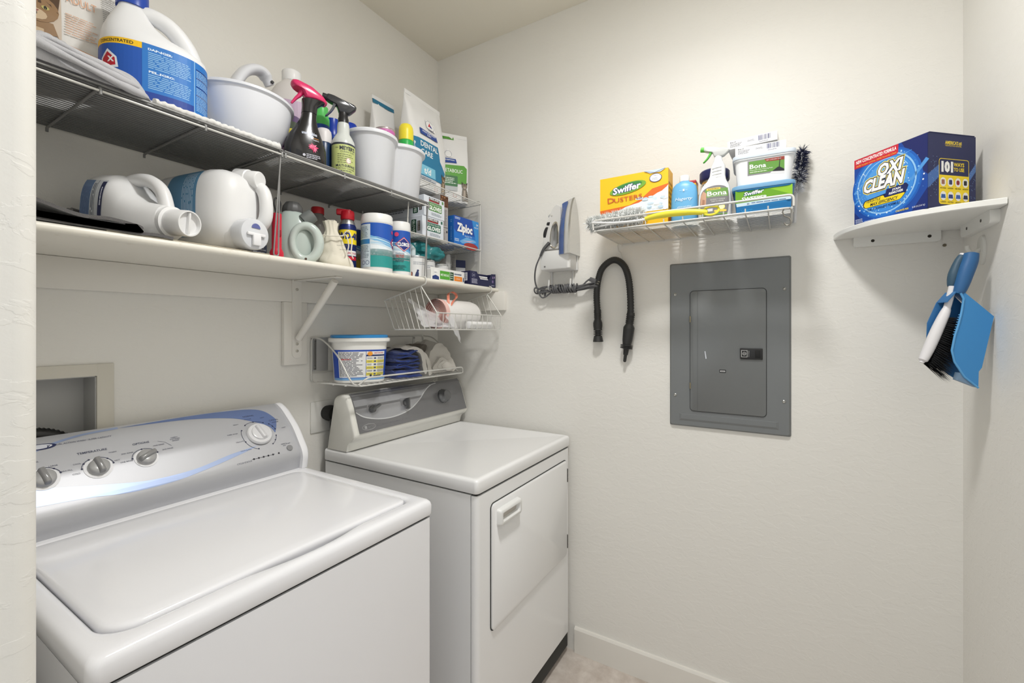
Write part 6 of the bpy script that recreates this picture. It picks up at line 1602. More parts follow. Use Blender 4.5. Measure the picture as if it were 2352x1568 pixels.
q = MB(); q.X = Matrix.Translation((-0.05, 0.002, 0.1765)); q.prism([(0.012 * math.sin(R(a)), 0.012 * math.cos(R(a))) for a in range(0, 181, 20)], 0, 0.0012, 'z'); q.build('spigot_button', M((96, 104, 160), 0.35), sc_)
def jug2S(u, v, h):
    a = PI / 2 + u / 0.09
    c, s_ = math.cos(a), math.sin(a)
    return ((0.108 + h) * math.copysign(abs(c) ** (2 / 3.0), c), (0.072 + h) * math.copysign(abs(s_) ** (2 / 3.0), s_), v)
p = Print(jug2S, du=0.008); p.rr(-0.1, -0.06, 0.05, 0.055, 0.02, (90, 140, 176)); p.lines(-0.08, 0.0, 0.03, 0.045, 8, (206, 222, 234), 0.3); p.build(t)

# silver bottle, red flashlight
t = thing('silver_bottle', 'silver grey bottle half hidden between the big jug and the red flashlight', 'bottle', (-1.052, -0.232, ZS))
q = MB(); q.loft(bottle_oval([(0.024, 0.018, 0, 0), (0.027, 0.02, 0.004, 0), (0.028, 0.021, 0.09, 0), (0.024, 0.018, 0.118, 0), (0.014, 0.013, 0.13, 0), (0.013, 0.013, 0.138, 0)], 32)); q.build('body', M((146, 150, 160), 0.3, 0.4), t, angle=60)
q = MB(); q.lathe([(0.0145, 0.136), (0.0145, 0.15), (0.013, 0.152)], 24); q.build('cap', M((40, 40, 42), 0.4), t)
p = Print(sellS(0.0282, 0.0212), du=0.006); p.rect(-0.02, 0.006, 0.02, 0.045, (54, 60, 80)); p.lines(-0.015, 0.012, 0.015, 0.04, 4, (160, 166, 180)); p.build(t)
t = thing('red_flashlight', 'red plastic flashlight standing on its head by the rack leg', 'flashlight', (-1.043, -0.318, ZS))
q = MB(); q.lathe([(0.0165, 0), (0.0175, 0.003), (0.0175, 0.016), (0.0155, 0.022), (0.0125, 0.028), (0.0125, 0.118), (0.0118, 0.124)], 28); q.build('barrel', M((200, 30, 56), 0.35), t)
q = MB(); q.rbox((-0.004, -0.016, 0.06), (0.004, -0.011, 0.078), 0.0015); q.build('switch', M((150, 20, 40), 0.4), t)
q = MB(); q.tube(smooth_path([(0, 0.0, 0.122), (-0.006, 0.002, 0.15), (0.0, 0.004, 0.168), (0.012, 0.004, 0.16), (0.012, 0.003, 0.14), (0.003, 0.0, 0.124)], 6), 0.0022, 8); q.build('wrist_strap', M((30, 30, 30), 0.6), t)

# steam cleaner
t = thing('steam_cleaner', 'pale green hand-held steam cleaner with a ring handle on the long shelf', 'steam cleaner', (-0.93, -0.255, ZS), facing(-0.93, -0.255))
sg_ = M((176, 188, 182), 0.25, coat=0.3)
q = MB(); q.loft(bottle_oval([(0.05, 0.045, 0, -0.012), (0.056, 0.05, 0.006, -0.012), (0.058, 0.052, 0.05, -0.012), (0.056, 0.05, 0.09, -0.014), (0.048, 0.044, 0.125, -0.016), (0.034, 0.034, 0.15, -0.02), (0.026, 0.026, 0.158, -0.022)], 44)); q.build('body', sg_, t, angle=60)
q = MB(); n_ = 48; q.loft([[(-0.022 + (r_ + (0.0008 if j % 4 < 2 else 0)) * math.cos(2 * PI * j / n_), (r_ + (0.0008 if j % 4 < 2 else 0)) * math.sin(2 * PI * j / n_), z) for j in range(n_)] for z, r_ in ((0.156, 0.027), (0.16, 0.029), (0.176, 0.026), (0.188, 0.018), (0.191, 0.008))]); q.build('safety_cap', M((84, 84, 84), 0.45), t, angle=50)
q = MB(); cx_, cz_ = 0.014, 0.062
ring = [(cx_ + 0.036 * math.cos(R(a)), -0.050, cz_ + 0.050 * math.sin(R(a))) for a in range(0, 360, 12)]
q.tube(ring, [0.0122 + 0.002 * math.cos(R(a)) for a in range(0, 360, 12)], 16, True); q.build('ring_handle', M((190, 201, 195), 0.22, coat=0.4), t, angle=60)
q = MB(); q.X = Matrix.Translation((0.016, -0.03, 0.135)) @ Matrix.Rotation(R(50), 4, 'Y'); q.lathe([(0.02, -0.01), (0.021, 0.01), (0.019, 0.024), (0.013, 0.026)], 26); q.build('nozzle', M((108, 112, 110), 0.35), t)
q = MB(); q.X = Matrix.Translation((0.014, -0.063, 0.012)) @ Matrix.Rotation(R(90), 4, 'X'); q.lathe([(0.0035, 0), (0.0035, 0.001)], 12); q.build('screw', M((70, 50, 36), 0.5), t)

# bottle with red cap behind
t = thing('red_cap_bottle', 'smoky bottle with a red cap behind the steam cleaner and cotton bag', 'bottle', (-0.79, -0.14, ZS))
q = MB(); q.lathe([(0.04, 0), (0.043, 0.004), (0.043, 0.15), (0.036, 0.178), (0.02, 0.196), (0.018, 0.203)], 36); q.build('body', M((124, 120, 116), 0.25), t, angle=60)
q = MB(); q.lathe([(0.021, 0.202), (0.021, 0.222), (0.019, 0.225)], 28); q.build('cap', M((176, 34, 40), 0.4), t)

# cotton drawstring bag
t = thing('cotton_bag', 'cream cotton drawstring bag slumped at the front of the long shelf', 'bag', (-0.825, -0.285, ZS), facing(-0.825, -0.285))
cot = NM('cotton', (222, 216, 200), 0.9, bump=[('noise', 600, 0.35, 0.001, (1, 1, 1))], sheen=0.2)
rings = []
for i in range(25):
    q_ = i / 24; z = 0.15 * q_
    w_ = 0.056 * (1 - 0.5 * q_ ** 1.2) * (0.8 + 0.2 * math.sin(PI * min(1, q_ * 3.2 + 0.12))); d_ = 0.042 * (1 - 0.45 * q_) * (0.75 + 0.25 * math.sin(PI * min(1, q_ * 3 + 0.12)))
    if q_ > 0.62: pin = 1 - 0.3 * math.sin(PI * (q_ - 0.62) / 0.38); w_ *= pin; d_ *= pin
    r_ = []
    for j in range(48):
        a = 2 * PI * j / 48; n_ = 1 + 0.14 * noise.noise((2.6 * math.cos(a), 2.6 * math.sin(a), q_ * 6)) + 0.05 * noise.noise((6 * math.cos(a), 6 * math.sin(a), q_ * 9)) + 0.07 * max(0, q_ - 0.3) * math.sin(a * 11 + 2 * q_)
        r_.append((w_ * n_ * math.cos(a) - 0.018 * q_, d_ * n_ * math.sin(a), z + (0.006 * noise.noise((3 * math.cos(a), 3 * math.sin(a), 3.3)) if i > 2 else 0)))
    rings.append(r_)
m = MB(); m.loft(rings); m.build('bag_body', cot, t, angle=80)
m = MB(); m.tube(smooth_path([(0.02, -0.028, 0.105), (0.035, -0.035, 0.118), (0.046, -0.03, 0.09), (0.044, -0.036, 0.05), (0.05, -0.036, 0.03)], 6), 0.0018, 8); m.tube(smooth_path([(0.02, -0.028, 0.105), (0.03, -0.04, 0.1), (0.036, -0.038, 0.07), (0.03, -0.042, 0.045)], 6), 0.0018, 8); m.tube(smooth_path([(-0.045, -0.024, 0.1), (-0.02, -0.034, 0.098), (0.01, -0.033, 0.1), (0.024, -0.026, 0.104)], 6), 0.002, 8); m.build('drawstring', M((226, 220, 206), 0.8), t)
p = Print(lambda u, v, h: (u, -0.048 - h + 0.12 * (abs(u) ** 1.3), v)); p.text('made in USA', 0.016, 0.068, 0.004, (120, 116, 106)); p.text('NOPALEA', 0.022, 0.055, 0.004, (120, 116, 106)); p.build(t)

# blue and yellow spray can with red top
t = thing('lubricant_can', 'blue and yellow lubricant spray can with a red top behind the cotton bag', 'spray can', (-0.742, -0.235, ZS), facing(-0.742, -0.235))
q = MB(); q.lathe([(0.027, 0), (0.0285, 0.003), (0.0285, 0.155), (0.025, 0.163)], 36); q.build('can', M((30, 44, 104), 0.3, 0.3), t)
q = MB(); q.lathe([(0.0255, 0.162), (0.024, 0.17), (0.018, 0.18), (0.016, 0.186)], 32); q.build('shoulder', M((190, 190, 190), 0.25, 0.8), t)
q = MB(); q.lathe([(0.0215, 0.18), (0.0225, 0.184), (0.0225, 0.205), (0.020, 0.21)], 30); tp_ = q.build('spray_top', M((196, 26, 44), 0.35), t)
q = MB(); q.rbox((-0.036, -0.009, 0.196), (0.012, 0.009, 0.216), 0.004); q.build('smart_straw', M((196, 26, 44), 0.35), tp_)
p = Print(cylS(0.0288, (0, 0), -90), du=0.005); p.poly([(-0.042, 0.09), (0.04, 0.09), (0.048, 0.1), (0.048, 0.142), (-0.042, 0.142)], (246, 220, 40)); p.text('WD-40', 0.004, 0.122, 0.021, (34, 46, 110), w=0.07, bold=0.06); p.rect(-0.042, 0.09, 0.048, 0.094, (34, 46, 110)); p.rr(-0.02, 0.055, 0.034, 0.072, 0.003, (230, 230, 232)); p.rect(-0.02, 0.04, 0.034, 0.052, (196, 30, 50)); p.text('9 SERIOUS', 0.008, 0.0635, 0.006, (196, 30, 50), w=0.045, bold=0.02); p.build(t)

# disinfecting wipes canisters
def canister(label, x, y, r, h, seed, yellow=False, off=0.0):
    t = thing('wipes_canister', label, 'canister', (x, y, ZS), facing(x, y, off), 'disinfecting wipes canisters on the long shelf')
    q = MB(); q.lathe([(r * 0.97, 0), (r, 0.003), (r, h - 0.03)], 44); q.build('can', M((236, 236, 236), 0.3), t)
    q = MB(); q.lathe([(r * 1.02, h - 0.031), (r * 1.03, h - 0.028), (r * 1.03, h - 0.016), (r * 1.0, h - 0.012), (r * 1.0, h - 0.004), (r * 0.95, h), (r * 0.5, h)], 44); q.build('lid', M((234, 234, 232), 0.35), t, angle=35)
    p = Print(cylS(r + 0.0002, (0, 0), -90), du=0.006, dv=0.02)
    b0, b1 = h * 0.09, h - 0.034; W_ = r * 1.75
    L_ = (b1 - b0)
    top = (28, 84, 178); low = (44, 150, 146) if not yellow else (206, 178, 60)
    p.rect(-W_, b0, W_, b1, (232, 240, 244))
    p.rect(-W_, b0, W_, b0 + L_ * 0.26, low); 
    for k2 in range(5):
        f_ = 1 - k2 / 6; cA = tuple(int(low[i] * f_ + 232 * (1 - f_)) for i in range(3)); p.rect(-W_, b0 + L_ * (0.26 + 0.03 * k2), W_, b0 + L_ * (0.29 + 0.03 * k2), cA, layer=2)
    p.poly([(-W_, b0 + L_ * 0.80), (-W_ * 0.2, b0 + L_ * 0.70), (W_ * 0.4, b0 + L_ * 0.56), (W_, b0 + L_ * 0.5), (W_, b1), (-W_, b1)], top)
    p.poly([(-W_, b0 + L_ * 0.60), (-W_ * 0.2, b0 + L_ * 0.62), (W_ * 0.4, b0 + L_ * 0.50), (W_, b0 + L_ * 0.44), (W_, b0 + L_ * 0.5), (W_ * 0.4, b0 + L_ * 0.57), (-W_ * 0.2, b0 + L_ * 0.71), (-W_, b0 + L_ * 0.80)], (110, 178, 226))
    rg = random.Random(seed)
    for k2 in range(9):
        v_ = b0 + L_ * rg.uniform(0.46, 0.66); p.stroke([(-W_ * 0.8, v_ + 0.01), (0, v_ + 0.006), (W_ * 0.9, v_ - 0.012)], [0.0004, 0.0022, 0.0004], rg.choice([(206, 230, 244), (150, 204, 238), (70, 140, 206)]))
    return t, p, b0, L_, W_
t, p, b0, L_, W_ = canister('large disinfecting wipes canister with blue and teal label on the long shelf', -0.663, -0.292, 0.053, 0.203, 1)
p.rect(-W_, b0, -0.022, b0 + L_ * 0.97, (206, 220, 230)); p.lines(-W_ + 0.015, b0 + L_ * 0.66, -0.026, b0 + L_ * 0.92, 8, (120, 140, 160)); p.rect(-W_, b0 + L_ * 0.52, -0.024, b0 + L_ * 0.63, (60, 130, 190)); p.lines(-W_ + 0.015, b0 + L_ * 0.2, -0.026, b0 + L_ * 0.5, 9, (130, 146, 160)); p.ring(-0.05, b0 + L_ * 0.1, 0.006, 0.0015, (40, 60, 120), 14); p.ring(-0.033, b0 + L_ * 0.1, 0.006, 0.0015, (40, 60, 120), 14)
p.poly([(0.05, b0 + L_ * 0.58), (0.066, b0 + L_ * 0.70), (0.09, b0 + L_ * 0.70), (0.09, b0 + L_ * 0.46), (0.066, b0 + L_ * 0.46)], (206, 40, 60)); p.poly([(0.054, b0 + L_ * 0.58), (0.068, b0 + L_ * 0.685), (0.09, b0 + L_ * 0.685), (0.09, b0 + L_ * 0.475), (0.068, b0 + L_ * 0.475)], (30, 40, 120)); p.text('C', 0.066, b0 + L_ * 0.58, 0.014, (250, 250, 250), bold=0.06); p.ell(0.062, b0 + L_ * 0.83, 0.006, 0.006, (206, 60, 110), 14)
p.build(t)
t, p, b0, L_, W_ = canister('small disinfecting wipes canister with a red-edged logo next to the tiered rack', -0.556, -0.296, 0.0365, 0.2, 2, off=-10)
c0 = 0.02
p.poly([(c0 - 0.032, b0 + L_ * 0.66), (c0, b0 + L_ * 0.84), (c0 + 0.032, b0 + L_ * 0.66), (c0, b0 + L_ * 0.48)], (206, 40, 60)); p.poly([(c0 - 0.029, b0 + L_ * 0.66), (c0, b0 + L_ * 0.82), (c0 + 0.029, b0 + L_ * 0.66), (c0, b0 + L_ * 0.50)], (244, 230, 230)); p.poly([(c0 - 0.027, b0 + L_ * 0.66), (c0, b0 + L_ * 0.81), (c0 + 0.027, b0 + L_ * 0.66), (c0, b0 + L_ * 0.51)], (34, 44, 124)); p.text('CLOROX', c0 + 0.001, b0 + L_ * 0.66, 0.0125, (250, 250, 250), w=0.045, bold=0.05)
p.ell(-0.006, b0 + L_ * 0.9, 0.008, 0.008, (214, 70, 110), 16); p.text('Disinfecting', 0.006, b0 + L_ * 0.44, 0.006, (60, 70, 110), w=0.03); p.text('Kills 99.9%', 0.006, b0 + L_ * 0.385, 0.0055, (206, 80, 70), w=0.028, bold=0.02); p.text('VIRUSES', 0.006, b0 + L_ * 0.345, 0.0055, (206, 80, 70), w=0.028); p.rect(-0.022, b0 + L_ * 0.295, 0.045, b0 + L_ * 0.315, (30, 130, 126)); p.lines(-0.01, b0 + L_ * 0.22, 0.028, b0 + L_ * 0.28, 2, (80, 100, 110)); p.lines(-0.02, b0 + L_ * 0.03, 0.03, b0 + L_ * 0.15, 4, (30, 100, 100))
p.build(t)
t, p, b0, L_, W_ = canister('blue and yellow disinfecting wipes canister behind the large teal one', -0.655, -0.165, 0.038, 0.2, 3, True); p.rect(-W_, b0 + L_ * 0.6, W_, b0 + L_, (34, 60, 120)); p.build(t)

# ---------------------------------------------------------------- inside the tiered rack
cf = M((222, 228, 236), 0.5)
T1 = ZS + 0.1785
def glove_box(label, z, dark, yo):
    t = box_thing('glove_box', label, (-0.362 + yo, -0.172, z), R(1 if yo else -1), (0.128, 0.235, 0.083), cf, group='stacked glove boxes')
    gcol = (86, 140, 70) if not dark else (44, 104, 84)
    p = Print(frontS(-0.1175)); p.rect(-0.035, 0.062, 0.03, 0.078, (30, 28, 28)); p.rect(-0.0345, 0.0625, 0.0295, 0.0685, (150, 50, 46)); p.text('KIRKLAND', -0.0025, 0.0735, 0.0072, (240, 240, 240), w=0.056, bold=0.03); p.rr(-0.038, 0.026, 0.045, 0.06, 0.005, gcol); p.text('NITRILE EXAM', 0.003, 0.053, 0.0065, (220, 234, 220), w=0.07); p.text('GLOVES', 0.003, 0.0385, 0.0155, (246, 250, 246), w=0.076, bold=0.04); p.lines(-0.02, 0.008, 0.05, 0.02, 3, (150, 160, 170)); p.rr(0.046, 0.066, 0.056, 0.078, 0.001, gcol); p.build(t)
    p = Print(lambda u, v, h: (-0.064 - h, -u, v)); p.rr(0.058, 0.012, 0.085, 0.07, 0.004, (34, 74, 56)); p.text('GLOVES', 0.0715, 0.041, 0.013, (210, 224, 214), w=0.05, bold=0.03, rot=R(-90)); p.rect(0.092, 0.022, 0.106, 0.062, (40, 36, 36)); p.text('KIRKLAND', 0.099, 0.042, 0.007, (230, 220, 210), w=0.036, rot=R(-90)); p.lines(-0.08, 0.02, 0.02, 0.06, 5, (120, 130, 140)); p.build(t, 'side_print')
glove_box('pale blue glove box with a dark green label, lower of the stacked pair', T1, True, 0.0)
glove_box('pale blue glove box with a bright green label, on top of the stacked pair', T1 + 0.0845, False, 0.004)
t = box_thing('brown_carton', 'tall grey and brown carton between the glove boxes and the blue freezer bag box', (-0.262, -0.165, T1), R(-2), (0.05, 0.2, 0.203), M((176, 172, 170), 0.5))
p = Print(frontS(-0.1)); p.rect(-0.025, 0.155, 0.025, 0.203, (104, 66, 44)); 
rg = random.Random(4)
for k2 in range(14): p.ell(rg.uniform(-0.02, 0.02), rg.uniform(0.16, 0.2), 0.004, 0.003, rg.choice([(140, 90, 60), (70, 44, 30), (196, 150, 100)]), 8)
p.lines(-0.02, 0.075, 0.02, 0.145, 12, (120, 116, 116)); p.rect(-0.022, 0.066, 0.022, 0.068, (50, 46, 46)); p.lines(-0.02, 0.01, 0.006, 0.06, 8, (130, 126, 126)); p.rect(0.012, 0.045, 0.02, 0.054, (40, 40, 44)); p.build(t)
t = box_thing('freezer_bag_box', 'bright blue freezer bag box with white lettering at the right of the tiered rack', (-0.137, -0.262, T1), R(-3), (0.172, 0.055, 0.128), M((30, 100, 180), 0.4))
p = Print(frontS(-0.0275)); p.rect(-0.086, 0, 0.086, 0.128, (30, 116, 206)); p.poly([(-0.086, 0.128), (0.036, 0.128), (0.056, 0.055), (-0.072, 0.058), (-0.086, 0.07)], (24, 76, 170)); p.poly([(0.04, 0.128), (0.086, 0.128), (0.086, 0), (0.066, 0), (0.06, 0.055)], (56, 146, 220)); p.text('Ziploc', -0.012, 0.082, 0.036, (250, 250, 250), w=0.1, bold=0.05, outline=(20, 50, 130), ow=0.04); p.text('Easy Open Tabs', 0.012, 0.049, 0.006, (240, 246, 250), w=0.05, ital=0.2); p.poly([(-0.05, 0.02), (0.0, 0.044), (0.06, 0.038), (0.068, 0.028), (0.02, 0.018), (-0.03, 0.012)], (110, 176, 230)); p.poly([(-0.03, 0.024), (0.02, 0.03), (0.05, 0.034), (0.02, 0.025)], (236, 190, 206)); p.ell(0.03, 0.006, 0.05, 0.016, (170, 54, 50), 20); p.rect(-0.086, -0.001, 0.086, 0.0005, (30, 100, 180)); p.text('54', 0.074, 0.112, 0.009, (240, 246, 250), bold=0.03); p.text('FREEZER', 0.068, 0.098, 0.006, (240, 246, 250), w=0.03); p.lines(-0.082, 0.016, -0.05, 0.03, 2, (220, 234, 246)); p.lines(-0.08, 0.113, -0.045, 0.124, 2, (220, 234, 246)); p.build(t)
p = Print(lambda u, v, h: (-0.086 - h, -u, v)); p.text('54', 0.012, 0.105, 0.01, (120, 170, 214), rot=R(-90)); p.text('PARA CONGELAR', 0.012, 0.05, 0.008, (110, 160, 206), w=0.06, rot=R(-90)); p.build(t, 'side_print')
t = box_thing('blue_carton', 'plain sky blue carton behind the freezer bag box', (-0.165, -0.16, T1), R(-3), (0.13, 0.05, 0.152), M((60, 120, 190), 0.45)); MB().rbox((0.03, -0.0255, 0.1), (0.0655, 0.0255, 0.1525), 0.0005).build('navy_end', M((36, 52, 110), 0.45), t)

# cans, tray and small things on the shelf under the tiers
def food_can(label, x, y, z, r, h, print_cat=False):
    t = thing('food_can', label, 'can', (x, y, z), facing(x, y), 'pet food cans on the long shelf')
    q = MB(); q.lathe([(r * 0.96, 0), (r, 0.003), (r, h - 0.006), (r * 1.02, h - 0.003), (r * 0.99, h), (r * 0.93, h), (r * 0.92, h - 0.004), (0.001, h - 0.004)], 36, cap1=False); q.build('can', M((196, 198, 200), 0.25, 0.7), t)
    p = Print(cylS(r + 0.0002, (0, 0), -90), du=0.006); p.rect(-r * 1.5, 0.004, r * 1.5, h - 0.008, (228, 228, 228)); p.rect(-r * 1.5, 0.004, -r * 0.3, 0.026, (176, 90, 40))
    if print_cat:
        p.poly([(-0.004, 0.004), (0.012, 0.004), (0.013, 0.02), (0.01, 0.032), (0.006, 0.03), (0.002, 0.024), (-0.002, 0.012)], (36, 50, 96)); p.ell(0.009, 0.031, 0.0045, 0.004, (36, 50, 96), 10); p.stroke([(-0.003, 0.006), (-0.012, 0.01), (-0.011, 0.022), (-0.016, 0.026)], 0.0016, (36, 50, 96))
    p.lines(-r * 0.2, h * 0.6, r * 1.2, h * 0.75, 2, (170, 174, 180)); p.build(t); return t
food_can('white pet food can with a dark cat silhouette left of the flat pet food tray', -0.463, -0.285, ZS, 0.041, 0.088, True)
food_can('white pet food can standing in the tray, left of the pair', -0.362, -0.245, ZS + 0.0025, 0.039, 0.088)
food_can('white pet food can standing in the tray, right of the pair', -0.277, -0.245, ZS + 0.0025, 0.039, 0.082)
t = thing('pet_food_tray', 'low white cardboard pet food tray with green and orange labels on the long shelf', 'tray', (-0.316, -0.262, ZS), R(-2))
q = MB(); W2, D2, H2 = 0.105, 0.068, 0.053
q.box((-W2, -D2, 0), (W2, D2, 0.002)); q.box((-W2, -D2, 0), (W2, -D2 + 0.0016, H2)); q.box((-W2, D2 - 0.0016, 0), (W2, D2, H2)); q.box((-W2, -D2, 0), (-W2 + 0.0016, D2, H2 - 0.01)); q.box((W2 - 0.0016, -D2, 0), (W2, D2, H2)); q.build('cardboard', M((236, 236, 234), 0.5), t, smooth=False)
p = Print(frontS(-D2)); p.rect(-0.05, 0.01, 0.01, 0.044, (90, 170, 60)); p.text('METABOLIC', -0.02, 0.028, 0.009, (240, 248, 236), w=0.05, bold=0.02); p.rect(0.012, 0.01, 0.034, 0.044, (30, 64, 40)); p.lines(0.014, 0.014, 0.032, 0.04, 3, (180, 200, 180)); p.rect(0.038, 0.01, 0.09, 0.03, (236, 140, 50)); p.text('+ URINARY', 0.062, 0.02, 0.006, (250, 236, 220), w=0.03); p.lines(0.038, 0.034, 0.085, 0.043, 1, (90, 100, 130), 0.6, 0); p.poly([(-0.094, 0.006), (-0.056, 0.006), (-0.056, 0.018), (-0.075, 0.024), (-0.094, 0.018)], (40, 60, 120)); p.rect(-0.086, 0.024, -0.064, 0.046, (244, 244, 244)); p.text("Hill's", -0.075, 0.034, 0.006, (40, 50, 100), w=0.016); p.poly([(0.094, 0.01), (0.1, 0.01), (0.101, 0.03), (0.096, 0.028)], (36, 50, 96)); p.build(t)
# teal bag crumpled on the cans
t = thing('teal_bag', 'crumpled teal plastic treat bag lying on top of the pet food cans', 'bag', (-0.372, -0.235, ZS + 0.0915), facing(-0.36, -0.22))
m = MB(); rings = []
for i in range(19):
    q_ = i / 18; x = -0.095 + 0.185 * q_; k2 = math.sin(PI * min(max(q_, 0.04), 0.96)) ** 0.6; r_ = []
    for j in range(28):
        a = 2 * PI * j / 28; nn = 1 + 0.6 * noise.noise((x * 34, 2.0 * math.cos(a), 1.6 * math.sin(a) + 4)); r_.append((x + 0.01 * noise.noise((x * 20, a, 2)), 0.055 * k2 * nn * math.cos(a), max(0.0, 0.034 + 0.042 * k2 * nn * math.sin(a) - 0.008 * q_)))
    rings.append(r_)
m.loft(rings); m.build('crumpled_pouch', M((44, 124, 128), 0.3), t, angle=30)
m = MB(); m.loft([[(-0.075 + 0.05 * j / 8, -0.066 - 0.004 * math.sin(j * 1.3) - o_, 0.022 + 0.045 * i / 6 - 0.03 * (j / 8) ** 2 + 0.003 * noise.noise((i, j, 3))) for j in range(9)] for i in range(7) for o_ in (0.0,)], False, False, False); m.build('white_flap', M((206, 222, 226), 0.35), t, angle=50)
# pet brush in a small wire caddy, slim carton
t = thing('wire_caddy', 'small bare wire caddy holding a round bristle brush under the tiered rack', 'caddy', (-0.165, -0.205, ZS), R(-20))
cwm = M((150, 148, 142), 0.3, 0.8)
for zz in (0.003, 0.055): wire(t, fillet([(-0.055, -0.03, zz), (0.055, -0.03, zz), (0.055, 0.03, zz), (-0.055, 0.03, zz)], 0.01, 3, True), 0.0018, 'rim', 6, cwm, True)
for k2 in range(7):
    for y in (-0.03, 0.03): wire(t, [(-0.05 + 0.0167 * k2, y, 0.003), (-0.05 + 0.0167 * k2, y, 0.055)], 0.0012, 'upright', 6, cwm)
t = thing('bristle_brush', 'white oval brush with grey bristles standing in the small wire caddy', 'brush', (-0.165, -0.205, ZS + 0.006), facing(-0.165, -0.205))
q = MB(); q.loft([[(a, b, z) for a, b in sellipse(0.01 * k2 + 0.004, 0.004, 2.5, 20)] for z, k2 in ((0.0, 0.4), (0.05, 0.5), (0.07, 1.0), (0.1, 1.2), (0.13, 1.0), (0.142, 0.4))]); q.build('brush_back', M((214, 214, 212), 0.35), t)
q = MB()
for k2 in range(14):
    z = 0.07 + 0.005 * k2
    for sx in (-1, 1):
        for d_ in (-0.012, 0.0, 0.012): q.tube([(sx * 0.01, d_ * 0.3 - 0.003, z), (sx * 0.034, d_ - 0.006, z + 0.003)], 0.0011, 5)
bo = q.build('bristles', M((150, 148, 146), 0.5), t); bo['kind'] = 'stuff'
t = box_thing('slim_carton', 'slim white and navy carton standing behind the small wire caddy', (-0.058, -0.18, ZS), R(-30), (0.05, 0.05, 0.135), M((226, 228, 232), 0.5)); MB().prism([(-0.0255, 0.1), (0.0255, 0.1), (0.0255, 0.1355), (-0.0255, 0.1355)], -0.0255, 0.0255, 'y').build('navy_top', M((34, 46, 90), 0.5), t)
t = thing('navy_tray_box', 'open navy blue counter box holding white packets at the right end of the shelf', 'box', (-0.108, -0.335, ZS), R(-6))
nv = M((34, 36, 74), 0.5); W2, D2 = 0.088, 0.026
q = MB(); q.box((-W2, -D2, 0), (W2, D2, 0.002)); q.prism([(-W2, 0), (W2, 0), (W2, 0.062), (W2 - 0.03, 0.06), (W2 - 0.05, 0.03), (-W2 + 0.07, 0.03), (-W2 + 0.05, 0.055), (-W2 + 0.045, 0.062), (-W2, 0.062)], -D2, -D2 + 0.0015, 'y'); q.box((-W2, D2 - 0.0015, 0), (W2, D2, 0.062)); q.box((-W2, -D2, 0), (-W2 + 0.0015, D2, 0.062)); q.box((W2 - 0.0015, -D2, 0), (W2, D2, 0.062)); q.build('cardboard', nv, t, smooth=False)
p = Print(frontS(-D2)); p.text('2X', -W2 + 0.024, 0.045, 0.01, (190, 190, 214)); p.ring(-W2 + 0.024, 0.045, 0.011, 0.0006, (160, 160, 190), 16); p.lines(-W2 + 0.012, 0.008, -W2 + 0.05, 0.03, 4, (190, 190, 210)); p.ell(W2 - 0.02, 0.044, 0.004, 0.006, (150, 130, 170), 10); p.ell(W2 - 0.008, 0.046, 0.003, 0.005, (170, 150, 190), 10); p.rr(W2 - 0.026, 0.02, W2 - 0.016, 0.032, 0.002, (130, 110, 160)); p.lines(W2 - 0.03, 0.005, W2 - 0.004, 0.01, 1, (190, 190, 210)); p.build(t)
p = Print(lambda u, v, h: (-W2 - h, -u, v)); p.rect(-0.01, 0.02, 0.012, 0.055, (220, 220, 226)); p.lines(-0.008, 0.024, 0.01, 0.052, 6, (120, 120, 130)); p.build(t, 'side_print')
for k2 in range(5):
    q = MB(); q.rbox((-0.045 + 0.004 * k2, -0.022, 0.004 + 0.0085 * k2), (0.055 - 0.005 * k2, 0.022, 0.0105 + 0.0085 * k2), 0.001, 1)
    o = q.build('white_packet', M((230, 230, 232), 0.5)); o.location = (-0.108, -0.335, ZS); o.rotation_euler = (0, 0, R(-6)); tag(o, ['lowest', 'second lowest', 'middle', 'second highest', 'topmost'][k2] + ' white packet in the open navy counter box', 'packet', 'white packets in the navy box')

# ---------------------------------------------------------------- in the hanging basket
t = thing('trash_bag_roll', 'roll of white trash bags with a pink drawstring in the hanging basket', 'roll', (-0.27, -0.315, 1.4265))
wp_ = NM('thin_plastic', (236, 234, 232), 0.35, bump=[('noise', 60, 0.4, 0.004, (0.4, 1, 1))])
q = MB(); q.X = Matrix.Rotation(R(90), 4, 'Y'); q.lathe([(0.02, -0.098), (0.059, -0.1), (0.060, -0.09), (0.060, 0.1), (0.055, 0.128), (0.03, 0.131)], 40); q.build('rolled_bags', wp_, t, angle=60)
q = MB(); q.X = Matrix.Rotation(R(90), 4, 'Y')
for i in range(7): q.lathe([(0.059 - 0.0075 * i, -0.112 + 0.002 * i), (0.0605 - 0.0075 * i, -0.109 + 0.002 * i), (0.0602 - 0.0075 * i, -0.09 if i == 0 else -0.1), (0.056 - 0.0075 * i, -0.1), (0.056 - 0.0075 * i, -0.112 + 0.002 * i)], 36, cap0=False, cap1=False)
q.build('pink_layers', M((232, 192, 184), 0.4), t, angle=50)
q = MB(); lp = smooth_path([(a_, b_ * 1.1, c_ * 1.1) for a_, b_, c_ in [(-0.085, -0.036, 0.034), (-0.078, -0.03, 0.055), (-0.05, -0.01, 0.075), (-0.015, 0.0, 0.084), (0.0, -0.008, 0.076), (-0.012, -0.02, 0.062), (-0.05, -0.034, 0.048), (-0.078, -0.042, 0.028)]], 6)
q.loft([[v + Vector((0, 0, 0.0)), v + Vector((0.006, -0.008, 0.004)), v + Vector((0.0065, -0.0085, 0.0032)), v + Vector((0.0005, -0.0005, -0.001))] for v in lp]); q.build('drawstring', M((228, 140, 116), 0.4), t, angle=60)
t = thing('plastic_sheet', 'thin translucent white plastic sheet hanging through the wire basket beside the roll', 'plastic bag', (-0.43, -0.30, 1.368))
film = M((232, 232, 234), 0.3, alpha=0.62)
